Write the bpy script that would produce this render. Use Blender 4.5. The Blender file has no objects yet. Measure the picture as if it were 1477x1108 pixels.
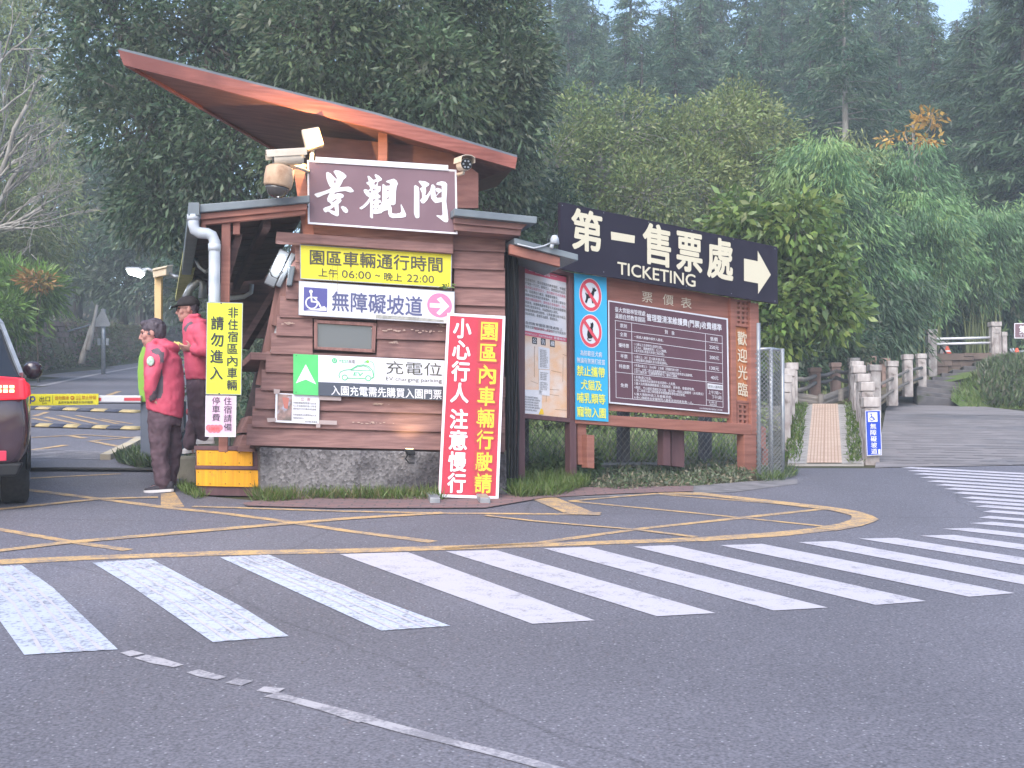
import bpy, bmesh, math, random
import numpy as np
from mathutils import Vector as V, Matrix

sc = bpy.context.scene
COL = sc.collection
R = math.radians

# ---------------------------------------------------------------- camera, sky, sun, exposure
F, CX, CY = 1800.0, 738.5, 554.0
PITCH = math.atan(86 / F)
EYE = V((0, 0, 1.5))
cam_d = bpy.data.cameras.new('camera')
cam_d.sensor_width = 36
cam_d.lens = 36 * F / 1477
cam_d.clip_start = 0.1
cam_d.clip_end = 2000
cam = bpy.data.objects.new('camera', cam_d)
cam.location = EYE
cam.rotation_euler = (R(90) + PITCH, 0, 0)
COL.objects.link(cam)
sc.camera = cam

SUN_EL, SUN_AZ = R(42), R(200)       # high pale light from behind the camera
world = bpy.data.worlds.new('World')
sc.world = world
world.use_nodes = True
wn = world.node_tree.nodes
sky = wn.new('ShaderNodeTexSky')
sky.sky_type = 'NISHITA'
sky.sun_disc = False
sky.sun_elevation = SUN_EL
sky.sun_rotation = SUN_AZ
sky.air_density = 1.0
sky.dust_density = 2.0
sky.ozone_density = 1.0
wn['Background'].inputs['Strength'].default_value = 0.15
world.node_tree.links.new(sky.outputs['Color'], wn['Background'].inputs['Color'])
sun_d = bpy.data.lights.new('sun', 'SUN')
sun_d.energy = 1.5
sun_d.angle = R(55)
sun_d.color = (1.0, 0.975, 0.95)
sun = bpy.data.objects.new('sun', sun_d)
sd = V((math.sin(SUN_AZ) * math.cos(SUN_EL), math.cos(SUN_AZ) * math.cos(SUN_EL), math.sin(SUN_EL)))
sun.rotation_euler = sd.to_track_quat('Z', 'Y').to_euler()
COL.objects.link(sun)
sc.view_settings.view_transform = 'Standard'
sc.view_settings.look = 'None'
sc.view_settings.exposure = 1.28
sc.view_settings.gamma = 1.0
sc.cycles.max_bounces = 5
sc.cycles.diffuse_bounces = 3
sc.cycles.transparent_max_bounces = 8
sc.cycles.volume_bounces = 1
sc.cycles.use_denoising = True

# ---------------------------------------------------------------- pixel -> place helpers
CP, SP = math.cos(PITCH), math.sin(PITCH)
GA, GB = 0.085, -0.015               # the road climbs away from the camera


def ray(px, py):
    x, y = (px - CX) / F, -(py - CY) / F
    return V((x, CP - y * SP, SP + y * CP))


def P(px, py, Y):
    d = ray(px, py)
    return EYE + d * (Y / d.y)


def G(px, py, up=0.0):
    d = ray(px, py)
    t = (EYE.z - up) / (GA * d.y + GB * d.x - d.z)
    return EYE + d * t


def g(x, y):
    return GA * y + GB * x


class Plane:
    def __init__(s, p, ang):
        s.p = V(p)
        s.u = V((math.cos(R(ang)), math.sin(R(ang)), 0))
        s.n = V((math.sin(R(ang)), -math.cos(R(ang)), 0))

    def hit(s, px, py, off=0.0):
        d = ray(px, py)
        t = ((s.p + s.n * off) - EYE).dot(s.n) / d.dot(s.n)
        return EYE + d * t


# ---------------------------------------------------------------- mesh builder
class MB:
    def __init__(s):
        s.v, s.f, s.m = [], [], []

    def add(s, vs, fs, mi=0):
        b = len(s.v)
        s.v += [V(q) for q in vs]
        for f in fs:
            s.f.append([b + i for i in f])
            s.m.append(mi)
        return s

    def box(s, c, size, M=None, mi=0):
        c = V(c)
        vs = []
        for i in (-.5, .5):
            for j in (-.5, .5):
                for k in (-.5, .5):
                    q = V((i * size[0], j * size[1], k * size[2]))
                    vs.append(c + (M @ q if M else q))
        return s.add(vs, [(0, 1, 3, 2), (4, 6, 7, 5), (0, 4, 5, 1), (2, 3, 7, 6), (0, 2, 6, 4), (1, 5, 7, 3)], mi)

    def prism(s, poly, off, mi=0):
        n = len(poly)
        off = V(off)
        vs = [V(q) for q in poly] + [V(q) + off for q in poly]
        fs = [list(range(n)), list(range(2 * n - 1, n - 1, -1))]
        for i in range(n):
            j = (i + 1) % n
            fs.append((i, i + n, j + n, j)[::-1])
        return s.add(vs, fs, mi)

    def loftq(s, q0, q1, mi=0):           # solid between two quads
        vs = [V(q) for q in q0] + [V(q) for q in q1]
        n = len(q0)
        fs = [list(range(n))[::-1], list(range(n, 2 * n))]
        for i in range(n):
            j = (i + 1) % n
            fs.append((i, j, j + n, i + n))
        return s.add(vs, fs, mi)

    def bar(s, a, b, w, h, up=(0, 0, 1), mi=0):
        a, b = V(a), V(b)
        d = (b - a).normalized()
        x = d.cross(V(up))
        if x.length < 1e-4:
            x = d.cross(V((0, 1, 0)))
        x.normalize()
        y = x.cross(d)
        q = [x * w / 2 + y * h / 2, -x * w / 2 + y * h / 2, -x * w / 2 - y * h / 2, x * w / 2 - y * h / 2]
        return s.loftq([a + k for k in q], [b + k for k in q], mi)

    def tube(s, pts, r, n=8, mi=0, cap=True):
        pts = [V(q) for q in pts]
        if not hasattr(r, '__len__'):
            r = [r] * len(pts)
        rings = []
        x = None
        for i, q in enumerate(pts):
            d = (pts[min(i + 1, len(pts) - 1)] - pts[max(i - 1, 0)])
            d = d.normalized() if d.length > 1e-9 else V((0, 0, 1))
            if x is None:
                x = d.cross(V((0, 0, 1)))
                if x.length < .05:
                    x = d.cross(V((0, 1, 0)))
            else:
                x = x - d * x.dot(d)
            x.normalize()
            y = d.cross(x)
            rings.append([q + (x * math.cos(a) + y * math.sin(a)) * r[i] for a in [2 * math.pi * k / n for k in range(n)]])
        return s.rings(rings, mi, cap)

    def rings(s, rings, mi=0, cap=True):
        b, n = [], len(rings[0])
        for rg in rings:
            b += rg
        fs = []
        for i in range(len(rings) - 1):
            for k in range(n):
                j = (k + 1) % n
                fs.append((i * n + k, i * n + j, (i + 1) * n + j, (i + 1) * n + k))
        if cap:
            fs.append(list(range(n))[::-1])
            fs.append([(len(rings) - 1) * n + k for k in range(n)])
        return s.add(b, fs, mi)

    def ell(s, c, rx, ry, rz, M=None, nu=14, nv=9, mi=0):
        c = V(c)
        rings = []
        for i in range(1, nv):
            th = math.pi * i / nv
            rg = []
            for k in range(nu):
                a = 2 * math.pi * k / nu
                q = V((rx * math.sin(th) * math.cos(a), ry * math.sin(th) * math.sin(a), -rz * math.cos(th)))
                rg.append(c + (M @ q if M else q))
            rings.append(rg)
        b = len(s.v)
        s.rings(rings, mi, False)
        bot = V((0, 0, -rz))
        top = V((0, 0, rz))
        i0 = len(s.v)
        s.v += [c + (M @ bot if M else bot), c + (M @ top if M else top)]
        last = b + (nv - 2) * nu
        for k in range(nu):
            j = (k + 1) % nu
            s.f.append([i0, b + j, b + k])
            s.m.append(mi)
            s.f.append([i0 + 1, last + k, last + j])
            s.m.append(mi)
        return s

    def lathe(s, c, prof, n=16, M=None, mi=0, cap=True):
        c = V(c)
        rings = []
        for r, z in prof:
            rg = []
            for k in range(n):
                a = 2 * math.pi * k / n
                q = V((r * math.cos(a), r * math.sin(a), z))
                rg.append(c + (M @ q if M else q))
            rings.append(rg)
        return s.rings(rings, mi, cap)

    def mesh(s, name, mats, off=V((0, 0, 0))):
        me = bpy.data.meshes.new(name)
        me.from_pydata([tuple(q - off) for q in s.v], [], s.f)
        for m in mats:
            me.materials.append(m)
        if len(mats) > 1:
            me.polygons.foreach_set('material_index', s.m)
        bm = bmesh.new()
        bm.from_mesh(me)
        bmesh.ops.recalc_face_normals(bm, faces=bm.faces)
        bm.to_mesh(me)
        bm.free()
        return me

    def build(s, name, mats, parent=None, smooth=False, bevel=0):
        if not isinstance(mats, (list, tuple)):
            mats = [mats]
        off = base(parent)
        me = s.mesh(name, mats, off)
        return link(name, me, parent, smooth, bevel)


def pieces(s, name, mats, parent=None, smooth=False, bevel=0):
    """every separate piece of the builder becomes a part of its own"""
    par = list(range(len(s.v)))

    def find(i):
        while par[i] != i:
            par[i] = par[par[i]]
            i = par[i]
        return i
    for f in s.f:
        for i in f[1:]:
            par[find(i)] = find(f[0])
    grp = {}
    for f in s.f:
        grp.setdefault(find(f[0]), []).append(f)
    out = []
    for fs in grp.values():
        mb = MB()
        used = sorted({i for f in fs for i in f})
        mp = {i: k for k, i in enumerate(used)}
        mb.add([s.v[i] for i in used], [[mp[i] for i in f] for f in fs])
        out.append(mb.build(name, mats, parent, smooth, bevel))
    return out


MB.pieces = pieces


def base(parent):
    off = V((0, 0, 0))
    while parent is not None:
        off += parent.location
        parent = parent.parent
    return off


def link(name, me, parent=None, smooth=False, bevel=0):
    o = bpy.data.objects.new(name, me)
    COL.objects.link(o)
    o.parent = parent
    if smooth:
        me.polygons.foreach_set('use_smooth', [True] * len(me.polygons))
    if bevel:
        b = o.modifiers.new('bevel', 'BEVEL')
        b.width = bevel
        b.segments = 2
        b.limit_method = 'ANGLE'
        b.angle_limit = R(50)
    return o


def tag(o, label, cat, group=None, kind=None):
    if label:
        o['label'] = label
    if cat:
        o['category'] = cat
    if group:
        o['group'] = group
    if kind:
        o['kind'] = kind
    return o


def thing(name, label, cat, loc, group=None, rz=0):
    o = bpy.data.objects.new(name, None)
    o.empty_display_size = .1
    o.location = loc
    o.rotation_euler = (0, 0, rz)
    COL.objects.link(o)
    return tag(o, label, cat, group)


def struct(o):
    o['kind'] = 'structure'
    return o


def copy_tree(o, parent=None):
    c = o.copy()
    COL.objects.link(c)
    if parent:
        c.parent = parent
    for ch in list(o.children):
        copy_tree(ch, c)
    return c


# ---------------------------------------------------------------- materials
def S(r, gg, b, k=0.85):
    def l(c):
        c /= 255
        return (c / 12.92 if c <= .04045 else ((c + .055) / 1.055) ** 2.4) * k
    return (l(r), l(gg), l(b))


def mix(a, b, t):
    return tuple(x + (y - x) * t for x, y in zip(a, b))


def pbr(name, c1, c2=None, scale=(8, 8, 8), rough=.8, bump=0, detail=5, spec=.3, metal=0, c3=None, s3=1.5, t3=.55, lo=.35, hi=.65):
    """noise between two colours, an optional third colour in broad patches, optional bump"""
    m = bpy.data.materials.new(name)
    m.use_nodes = True
    nt = m.node_tree
    b = nt.nodes['Principled BSDF']
    b.inputs['Roughness'].default_value = rough
    b.inputs['Specular IOR Level'].default_value = spec
    b.inputs['Metallic'].default_value = metal
    b.inputs['Base Color'].default_value = (*c1, 1)
    if c2 is None:
        return m
    tc = nt.nodes.new('ShaderNodeTexCoord')
    mp = nt.nodes.new('ShaderNodeMapping')
    mp.inputs['Scale'].default_value = scale if hasattr(scale, '__len__') else (scale,) * 3
    nt.links.new(tc.outputs['Object'], mp.inputs['Vector'])
    n = nt.nodes.new('ShaderNodeTexNoise')
    n.inputs['Detail'].default_value = detail
    n.inputs['Scale'].default_value = 1
    nt.links.new(mp.outputs[0], n.inputs['Vector'])
    rp = nt.nodes.new('ShaderNodeValToRGB')
    rp.color_ramp.elements[0].position = lo
    rp.color_ramp.elements[1].position = hi
    rp.color_ramp.elements[0].color = (*c1, 1)
    rp.color_ramp.elements[1].color = (*c2, 1)
    nt.links.new(n.outputs['Fac'], rp.inputs['Fac'])
    out = rp.outputs['Color']
    if c3 is not None:
        n3 = nt.nodes.new('ShaderNodeTexNoise')
        n3.inputs['Scale'].default_value = s3
        n3.inputs['Detail'].default_value = 6
        nt.links.new(tc.outputs['Object'], n3.inputs['Vector'])
        r3 = nt.nodes.new('ShaderNodeValToRGB')
        r3.color_ramp.elements[0].position = t3
        r3.color_ramp.elements[1].position = t3 + .12
        nt.links.new(n3.outputs['Fac'], r3.inputs['Fac'])
        mx = nt.nodes.new('ShaderNodeMix')
        mx.data_type = 'RGBA'
        nt.links.new(r3.outputs['Color'], mx.inputs[0])
        nt.links.new(out, mx.inputs[6])
        mx.inputs[7].default_value = (*c3, 1)
        out = mx.outputs[2]
    nt.links.new(out, b.inputs['Base Color'])
    if bump:
        bp = nt.nodes.new('ShaderNodeBump')
        bp.inputs['Strength'].default_value = bump
        bp.inputs['Distance'].default_value = .01
        nt.links.new(n.outputs['Fac'], bp.inputs['Height'])
        nt.links.new(bp.outputs[0], b.inputs['Normal'])
    return m


def emit(name, col, strength):
    m = bpy.data.materials.new(name)
    m.use_nodes = True
    b = m.node_tree.nodes['Principled BSDF']
    b.inputs['Base Color'].default_value = (*col, 1)
    b.inputs['Emission Color'].default_value = (*col, 1)
    b.inputs['Emission Strength'].default_value = strength
    return m


def glass(name, col, rough=.05):
    m = pbr(name, col, rough=rough, spec=.8)
    return m


def leafmat(name, trans=.35, rough=.45, spec=.35):
    m = bpy.data.materials.new(name)
    m.use_nodes = True
    nt = m.node_tree
    b = nt.nodes['Principled BSDF']
    at = nt.nodes.new('ShaderNodeAttribute')
    at.attribute_name = 'col'
    b.inputs['Roughness'].default_value = rough
    b.inputs['Specular IOR Level'].default_value = spec
    nt.links.new(at.outputs['Color'], b.inputs['Base Color'])
    t = nt.nodes.new('ShaderNodeBsdfTranslucent')
    nt.links.new(at.outputs['Color'], t.inputs['Color'])
    mx = nt.nodes.new('ShaderNodeMixShader')
    mx.inputs[0].default_value = trans
    nt.links.new(b.outputs[0], mx.inputs[1])
    nt.links.new(t.outputs[0], mx.inputs[2])
    nt.links.new(mx.outputs[0], nt.nodes['Material Output'].inputs['Surface'])
    return m


M_LEAF = leafmat('leaf', .35, .4, .5)
M_WOOD = pbr('red_brown_wood', S(122, 90, 88), S(150, 114, 109), (2.2, 14, 38), .72, .35, c3=S(104, 78, 78), s3=1.7, t3=.56)
M_WOODV = pbr('red_brown_wood_upright', S(124, 90, 86), S(150, 112, 106), (30, 30, 2.5), .72, .3)
M_ROOFWOOD = pbr('stained_fascia_wood', S(142, 84, 76), S(170, 108, 98), (1.2, 8, 40), .6, .3, c3=S(118, 70, 66), s3=.8, t3=.58)
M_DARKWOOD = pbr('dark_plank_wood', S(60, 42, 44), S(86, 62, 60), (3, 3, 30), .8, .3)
M_SOFFIT = pbr('roof_soffit_wood', S(112, 78, 76), S(132, 94, 90), (2, 20, 20), .8, .2)
M_BOARDWOOD = pbr('orange_brown_wood', S(148, 98, 86), S(172, 116, 102), (2, 2, 26), .65, .2, c3=S(134, 90, 82), s3=1.2)
M_POSTWOOD = pbr('purple_brown_wood', S(94, 68, 74), S(110, 80, 84), (20, 20, 2), .7, .2)
M_METALGREY = pbr('grey_green_sheet_metal', S(96, 106, 116), S(118, 128, 136), (3, 3, 3), .45, 0, spec=.5)
M_PVC = pbr('white_pipe_plastic', S(172, 180, 192), S(196, 202, 210), (3, 3, 6), .45)
M_WHITE = pbr('white_paint', S(236, 236, 242), S(222, 222, 230), (6, 6, 6), .5)
M_BLACK = pbr('black_plastic', (.012, .012, .014), rough=.5)
M_STEEL = pbr('galvanised_steel', S(150, 156, 164), S(176, 180, 186), (8, 8, 8), .45, metal=.5)
M_INK = pbr('dark_ink', S(62, 64, 74, .7), rough=.6)
M_DIRT = pbr('soil', (.05, .04, .028), (.09, .07, .05), (3, 3, 3), .95, .5)


# ---------------------------------------------------------------- text outlines
_tc = {}


def glyphs(body, bold=0.0):
    k = (body, bold)
    if k in _tc:
        return _tc[k]
    c = bpy.data.curves.new('t', 'FONT')
    c.body = body
    c.size = 1
    c.offset = bold
    c.resolution_u = 3
    o = bpy.data.objects.new('t', c)
    COL.objects.link(o)
    dg = bpy.context.evaluated_depsgraph_get()
    dg.update()
    ev = o.evaluated_get(dg)
    me = ev.to_mesh()
    vs = [(q.co.x, q.co.y) for q in me.vertices]
    fs = [tuple(f.vertices) for f in me.polygons]
    ev.to_mesh_clear()
    bpy.data.objects.remove(o)
    bpy.data.curves.remove(c)
    _tc[k] = (vs, fs)
    return vs, fs


class Sign:
    """a flat panel on a plane, given by its four photo corners (tl, tr, br, bl); marks are laid on it in the same pixels"""

    def __init__(s, name, label, cat, c, plane, off, th, mat, group=None, edge=None):
        s.c, s.pl, s.off = c, plane, off
        q = [plane.hit(x, y, off) for x, y in c]
        s.root = thing(name, label, cat, (q[2] + q[3]) / 2, group)
        mb = MB()
        mb.prism(q, plane.n * -th)
        mb.build('panel', mat, s.root)
        s.mats = []
        s.mb = MB()

    def mi(s, m):
        if m not in s.mats:
            s.mats.append(m)
        return s.mats.index(m)

    def inv(s, x, y):                 # pixel -> slopes there
        tl, tr, br, bl = s.c
        v = (y - (tl[1] + tr[1]) / 2) / ((bl[1] + br[1]) / 2 - (tl[1] + tr[1]) / 2)
        u = (x - tl[0]) / (tr[0] - tl[0])
        st = (tr[1] - tl[1]) / (tr[0] - tl[0])
        sb = (br[1] - bl[1]) / (br[0] - bl[0])
        ll = (bl[0] - tl[0]) / (bl[1] - tl[1])
        lr = (br[0] - tr[0]) / (br[1] - tr[1])
        return st + (sb - st) * v, ll + (lr - ll) * u

    def at(s, x, y, layer):
        return s.pl.hit(x, y, s.off + .0025 * layer)

    def poly(s, pts, m, layer=1):
        s.mb.add([s.at(x, y, layer) for x, y in pts], [list(range(len(pts)))], s.mi(m))
        return s

    def line(s, pts, w, m, layer=1, closed=False):
        pts = [V((x, y)) for x, y in pts]
        n = len(pts)
        for i in range(n if closed else n - 1):
            a, b = pts[i], pts[(i + 1) % n]
            d = (b - a).normalized()
            nn = V((-d.y, d.x)) * w / 2
            e = d * w * .35
            s.poly([a - nn - e, b - nn + e, b + nn + e, a + nn - e], m, layer)
        return s

    def rect(s, x0, y0, x1, y1, m, layer=1):   # y given at the middle of the rect, slopes follow the sign
        xm, ym = (x0 + x1) / 2, (y0 + y1) / 2
        pts = []
        for x, y in ((x0, y0), (x1, y0), (x1, y1), (x0, y1)):
            sx, ly = s.inv(xm, y)
            pts.append((x + ly * (y - ym), y + sx * (x - xm)))
        return s.poly(pts, m, layer)

    def border(s, w, m, layer=1, inset=0):
        c = [V(q) for q in s.c]
        ce = (c[0] + c[1] + c[2] + c[3]) / 4

        def ins(q, d):
            return V((q.x + (d if q.x < ce.x else -d), q.y + (d if q.y < ce.y else -d)))
        o = [ins(q, inset) for q in c]
        i = [ins(q, inset + w) for q in c]
        for k in range(4):
            j = (k + 1) % 4
            s.poly([o[k], o[j], i[j], i[k]], m, layer)
        return s

    def disc(s, x, y, r, m, layer=1, ry=None, n=28, r_in=0):
        ry = ry or r
        sx, ly = s.inv(x, y)
        o = []
        for k in range(n):
            a = 2 * math.pi * k / n
            o.append((math.cos(a), math.sin(a)))

        def q(c, k):
            dx, dy = c[0] * r * k, c[1] * ry * k
            return (x + dx + ly * dy, y + dy + sx * dx)
        if not r_in:
            return s.poly([q(c, 1) for c in o], m, layer)
        for k in range(n):
            j = (k + 1) % n
            s.poly([q(o[k], 1), q(o[j], 1), q(o[j], r_in), q(o[k], r_in)], m, layer)
        return s

    def text(s, body, x0, x1, yc, h, m, bold=0.0, layer=2, fit='em', it=0):
        vs, fs = glyphs(body)
        xs = [q[0] for q in vs]
        ys = [q[1] for q in vs]
        a, b = min(xs), max(xs)
        if fit == 'em':
            lo, hi = -.08, .85
        else:
            lo, hi = min(ys), max(ys)
        sx, ly = s.inv((x0 + x1) / 2, yc)
        xm = (x0 + x1) / 2
        if bold <= .004:
            sh = [(0, 0)]
        elif h < 9:
            sh = [(-bold, 0), (bold, 0)]
        else:
            sh = [(bold * math.cos(t), bold * math.sin(t)) for t in [R(22.5 + 45 * k) for k in range(8)]]
            if bold > .05:
                sh += [(p * .5, q * .5) for p, q in sh]
        for i, (bx, by) in enumerate(sh):
            out = []
            for x, y in vs:
                dx = x0 + (x + bx + it * y - a) / (b - a) * (x1 - x0) - xm
                dy = -((y + by - (lo + hi) / 2) / (hi - lo)) * h
                out.append(s.at(xm + dx + ly * dy, yc + dy + sx * dx, layer + i * .06))
            s.mb.add(out, fs, s.mi(m))
        return s

    def vtext(s, body, xc, y0, y1, w, m, bold=0.0, layer=2, fill=.92, xb=None):
        n = len(body)
        st = (y1 - y0) / n
        for i, ch in enumerate(body):
            if ch == ' ':
                continue
            x = xc if xb is None else xc + (xb - xc) * (i / max(1, n - 1))
            s.text(ch, x - w / 2, x + w / 2, y0 + st * (i + .5), st * fill, m, bold, layer)
        return s

    def done(s, name='lettering'):
        o = s.mb.build(name, s.mats, s.root)
        return s.root
# ---------------------------------------------------------------- ground
WALL_LINE = [(-11.0, 26.0), (-15.6, 41.0), (-18.4, 62.0), (-18.0, 90.0), (-12.0, 120.0)]


def left_of_wall(x, y):
    """metres beyond the road's outer edge (positive = on the bank)"""
    w = WALL_LINE
    if y <= w[0][1]:
        xe = w[0][0] + (y - w[0][1]) * .31
    elif y >= w[-1][1]:
        xe = w[-1][0]
    else:
        for (x0, y0), (x1, y1) in zip(w, w[1:]):
            if y0 <= y <= y1:
                xe = x0 + (x1 - x0) * (y - y0) / (y1 - y0)
                break
    return xe - x


def hgt(x, y):
    z = g(x, min(y, 92)) - .25 * max(0, y - 96)
    d = left_of_wall(x, y)
    if d > .8 and y > 22:
        z += min(14, .42 * (d - .8)) * min(1, (y - 22) / 6)
    ys_ = min(y, 92)
    if x > -4:
        k = min(1, (x + 4) / 6)
        z += k * max(0, ys_ - 38) * .16
        z += k * max(0, ys_ - 62) * .16
    return z


def build_terrain():
    xs = [-100, -85, -65, -50, -40] + [-34 + 2 * i for i in range(40)] + [48, 60, 75, 95]
    ys = [-32, -25, -15, -8] + [-4 + 2 * i for i in range(60)] + [120, 130, 140]
    mb = MB()
    vs = [(x, y, hgt(x, y) - .03) for y in ys for x in xs]
    n = len(xs)
    fs = [(j * n + i, j * n + i + 1, (j + 1) * n + i + 1, (j + 1) * n + i) for j in range(len(ys) - 1) for i in range(n - 1)]
    mb.add(vs, fs)
    m = pbr('forest_floor', (.035, .04, .018), (.075, .065, .035), (.6, .6, .6), .95, .6, c3=(.05, .075, .025), s3=.25)
    struct(mb.build('terrain', m, smooth=True))


build_terrain()


def asphalt(name, k=1.0, tint=(1, 1, 1)):
    m = bpy.data.materials.new(name)
    m.use_nodes = True
    nt = m.node_tree
    L = nt.links.new
    b = nt.nodes['Principled BSDF']
    b.inputs['Roughness'].default_value = .75
    b.inputs['Specular IOR Level'].default_value = .35
    tc = nt.nodes.new('ShaderNodeTexCoord')

    def noise(s, d=4):
        n = nt.nodes.new('ShaderNodeTexNoise')
        n.inputs['Scale'].default_value = s
        n.inputs['Detail'].default_value = d
        L(tc.outputs['Object'], n.inputs['Vector'])
        return n.outputs['Fac']

    def ramp(x, p0, c0, p1, c1):
        r = nt.nodes.new('ShaderNodeValToRGB')
        r.color_ramp.elements[0].position = p0
        r.color_ramp.elements[1].position = p1
        r.color_ramp.elements[0].color = (*c0, 1)
        r.color_ramp.elements[1].color = (*c1, 1)
        L(x, r.inputs['Fac'])
        return r.outputs['Color']

    def mul(a, c, f=1.0, t='MULTIPLY'):
        x = nt.nodes.new('ShaderNodeMix')
        x.data_type = 'RGBA'
        x.blend_type = t
        x.inputs[0].default_value = f
        L(a, x.inputs[6])
        L(c, x.inputs[7])
        return x.outputs[2]
    c = [.142 * k * tint[0], .138 * k * tint[1], .164 * k * tint[2]]
    base_ = ramp(noise(.35, 6), .3, [q * .78 for q in c], .7, [q * 1.2 for q in c])
    fine = noise(70, 3)
    grain = ramp(fine, .3, (.55, .55, .55), .7, (1.3, 1.3, 1.3))
    out = mul(base_, grain)
    vor = nt.nodes.new('ShaderNodeTexVoronoi')
    vor.inputs['Scale'].default_value = 26
    L(tc.outputs['Object'], vor.inputs['Vector'])
    spk = ramp(vor.outputs['Distance'], .09, (.2, .2, .21), .17, (0, 0, 0))
    out = mul(out, spk, .8, 'ADD')
    # a few sealed cracks
    wv = nt.nodes.new('ShaderNodeTexVoronoi')
    wv.feature = 'DISTANCE_TO_EDGE'
    wv.inputs['Scale'].default_value = .22
    dn = nt.nodes.new('ShaderNodeTexNoise')
    dn.inputs['Scale'].default_value = 1.3
    dn.inputs['Detail'].default_value = 6
    L(tc.outputs['Object'], dn.inputs['Vector'])
    mxv = nt.nodes.new('ShaderNodeMix')
    mxv.data_type = 'RGBA'
    mxv.inputs[0].default_value = .25
    L(tc.outputs['Object'], mxv.inputs[6])
    L(dn.outputs['Color'], mxv.inputs[7])
    L(mxv.outputs[2], wv.inputs['Vector'])
    crack = ramp(wv.outputs['Distance'], .001, (.8, .8, .8), .003, (1, 1, 1))
    out = mul(out, crack)
    L(out, b.inputs['Base Color'])
    bp = nt.nodes.new('ShaderNodeBump')
    bp.inputs['Strength'].default_value = .6
    bp.inputs['Distance'].default_value = .006
    L(fine, bp.inputs['Height'])
    L(bp.outputs[0], b.inputs['Normal'])
    return m


def paint(name, col, wear=.47, worn=(.142, .138, .164), sc_=9.0, fine=60):
    """road paint worn through to the asphalt in specks and patches"""
    m = bpy.data.materials.new(name)
    m.use_nodes = True
    nt = m.node_tree
    L = nt.links.new
    b = nt.nodes['Principled BSDF']
    b.inputs['Roughness'].default_value = .7
    tc = nt.nodes.new('ShaderNodeTexCoord')
    n1 = nt.nodes.new('ShaderNodeTexNoise')
    n1.inputs['Scale'].default_value = sc_
    n1.inputs['Detail'].default_value = 8
    n1.inputs['Roughness'].default_value = .75
    L(tc.outputs['Object'], n1.inputs['Vector'])
    n2 = nt.nodes.new('ShaderNodeTexNoise')
    n2.inputs['Scale'].default_value = fine
    n2.inputs['Detail'].default_value = 3
    L(tc.outputs['Object'], n2.inputs['Vector'])
    ad = nt.nodes.new('ShaderNodeMath')
    ad.operation = 'MULTIPLY_ADD'
    ad.inputs[1].default_value = .55
    L(n2.outputs['Fac'], ad.inputs[0])
    L(n1.outputs['Fac'], ad.inputs[2])
    r = nt.nodes.new('ShaderNodeValToRGB')
    r.color_ramp.elements[0].position = wear + .12
    r.color_ramp.elements[1].position = wear + .30
    r.color_ramp.elements[0].color = (*mix(col, worn, .75), 1)
    r.color_ramp.elements[1].color = (*col, 1)
    L(ad.outputs[0], r.inputs['Fac'])
    L(r.outputs['Color'], b.inputs['Base Color'])
    return m


M_ASPH = asphalt('asphalt')
M_ASPH2 = asphalt('asphalt_older', 1.12, (1, 1.0, .98))
M_PW = paint('white_road_paint', S(194, 190, 200), .44, sc_=7)
M_PWN = paint('fresh_white_road_paint', S(190, 197, 214), .49, sc_=5, fine=40)
M_PY = paint('yellow_road_paint', S(210, 172, 118), .56, sc_=6)
M_PWO = paint('faded_white_road_paint', S(178, 174, 180), .56, sc_=5)


def sheet(name, polys, mat, up, parent=None):
    mb = MB()
    for p in polys:
        mb.add([(q[0], q[1], g(q[0], q[1]) + up) for q in p], [list(range(len(p)))])
    o = mb.build(name, mat, parent)
    return struct(o)


def gp(pts):
    return [tuple(G(x, y)[:2]) for x, y in pts]


# road: the junction in front and the lane climbing away on the left
road = [(-60, -30), (60, -30), (60, 13.0)] + gp([(1477, 672), (1300, 675), (1262, 676), (1130, 676), (1090, 700), (760, 720), (560, 722), (380, 724), (270, 714), (262, 690)]) + \
    [(-4.6, 17), (-5.6, 22), (-7.6, 34), (-9.5, 50), (-9.6, 70), (-7, 92), (-1.5, 115), (-9, 121)] + \
    [(x, y) for x, y in WALL_LINE[::-1]][0:] + [(-24, 14), (-60, 10)]
sheet('road', [road], M_ASPH, .004)

# paved plaza on the right
plaza = gp([(1262, 676), (1300, 675), (1477, 672)]) + [(60, 13.0), (60, 32)] + gp([(1700, 600), (1477, 594), (1409, 586), (1325, 577), (1315, 570), (1300, 570), (1278, 590)])
m_plaza = pbr('weathered_paving', S(124, 119, 120), S(148, 142, 143), (.9, 5, 5), .85, .4, c3=S(120, 118, 122), s3=.6)
sheet('plaza', [plaza], m_plaza, .012)
# courses of the paving
mb = MB()
rng = random.Random(3)
for i in range(34):
    y = 598 + i * i * .062 + i * .25
    if y > 672:
        break
    x = 1285 + rng.uniform(0, 40)
    while x < 1640:
        x2 = x + rng.uniform(25, 120)
        a, b_ = G(x, y + (x - 1285) * .012), G(x2, y + (x2 - 1285) * .012 + rng.uniform(-.6, .6))
        w = .018
        mb.add([(a.x, a.y - w, g(a.x, a.y - w) + .016), (b_.x, b_.y - w, g(b_.x, b_.y - w) + .016), (b_.x, b_.y + w, g(b_.x, b_.y + w) + .016), (a.x, a.y + w, g(a.x, a.y + w) + .016)], [(0, 1, 2, 3)])
        x = x2 + rng.uniform(2, 30)
struct(mb.build('plaza_joints', pbr('paving_joint', S(96, 94, 98), S(120, 118, 122), 2, .9)))

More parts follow.
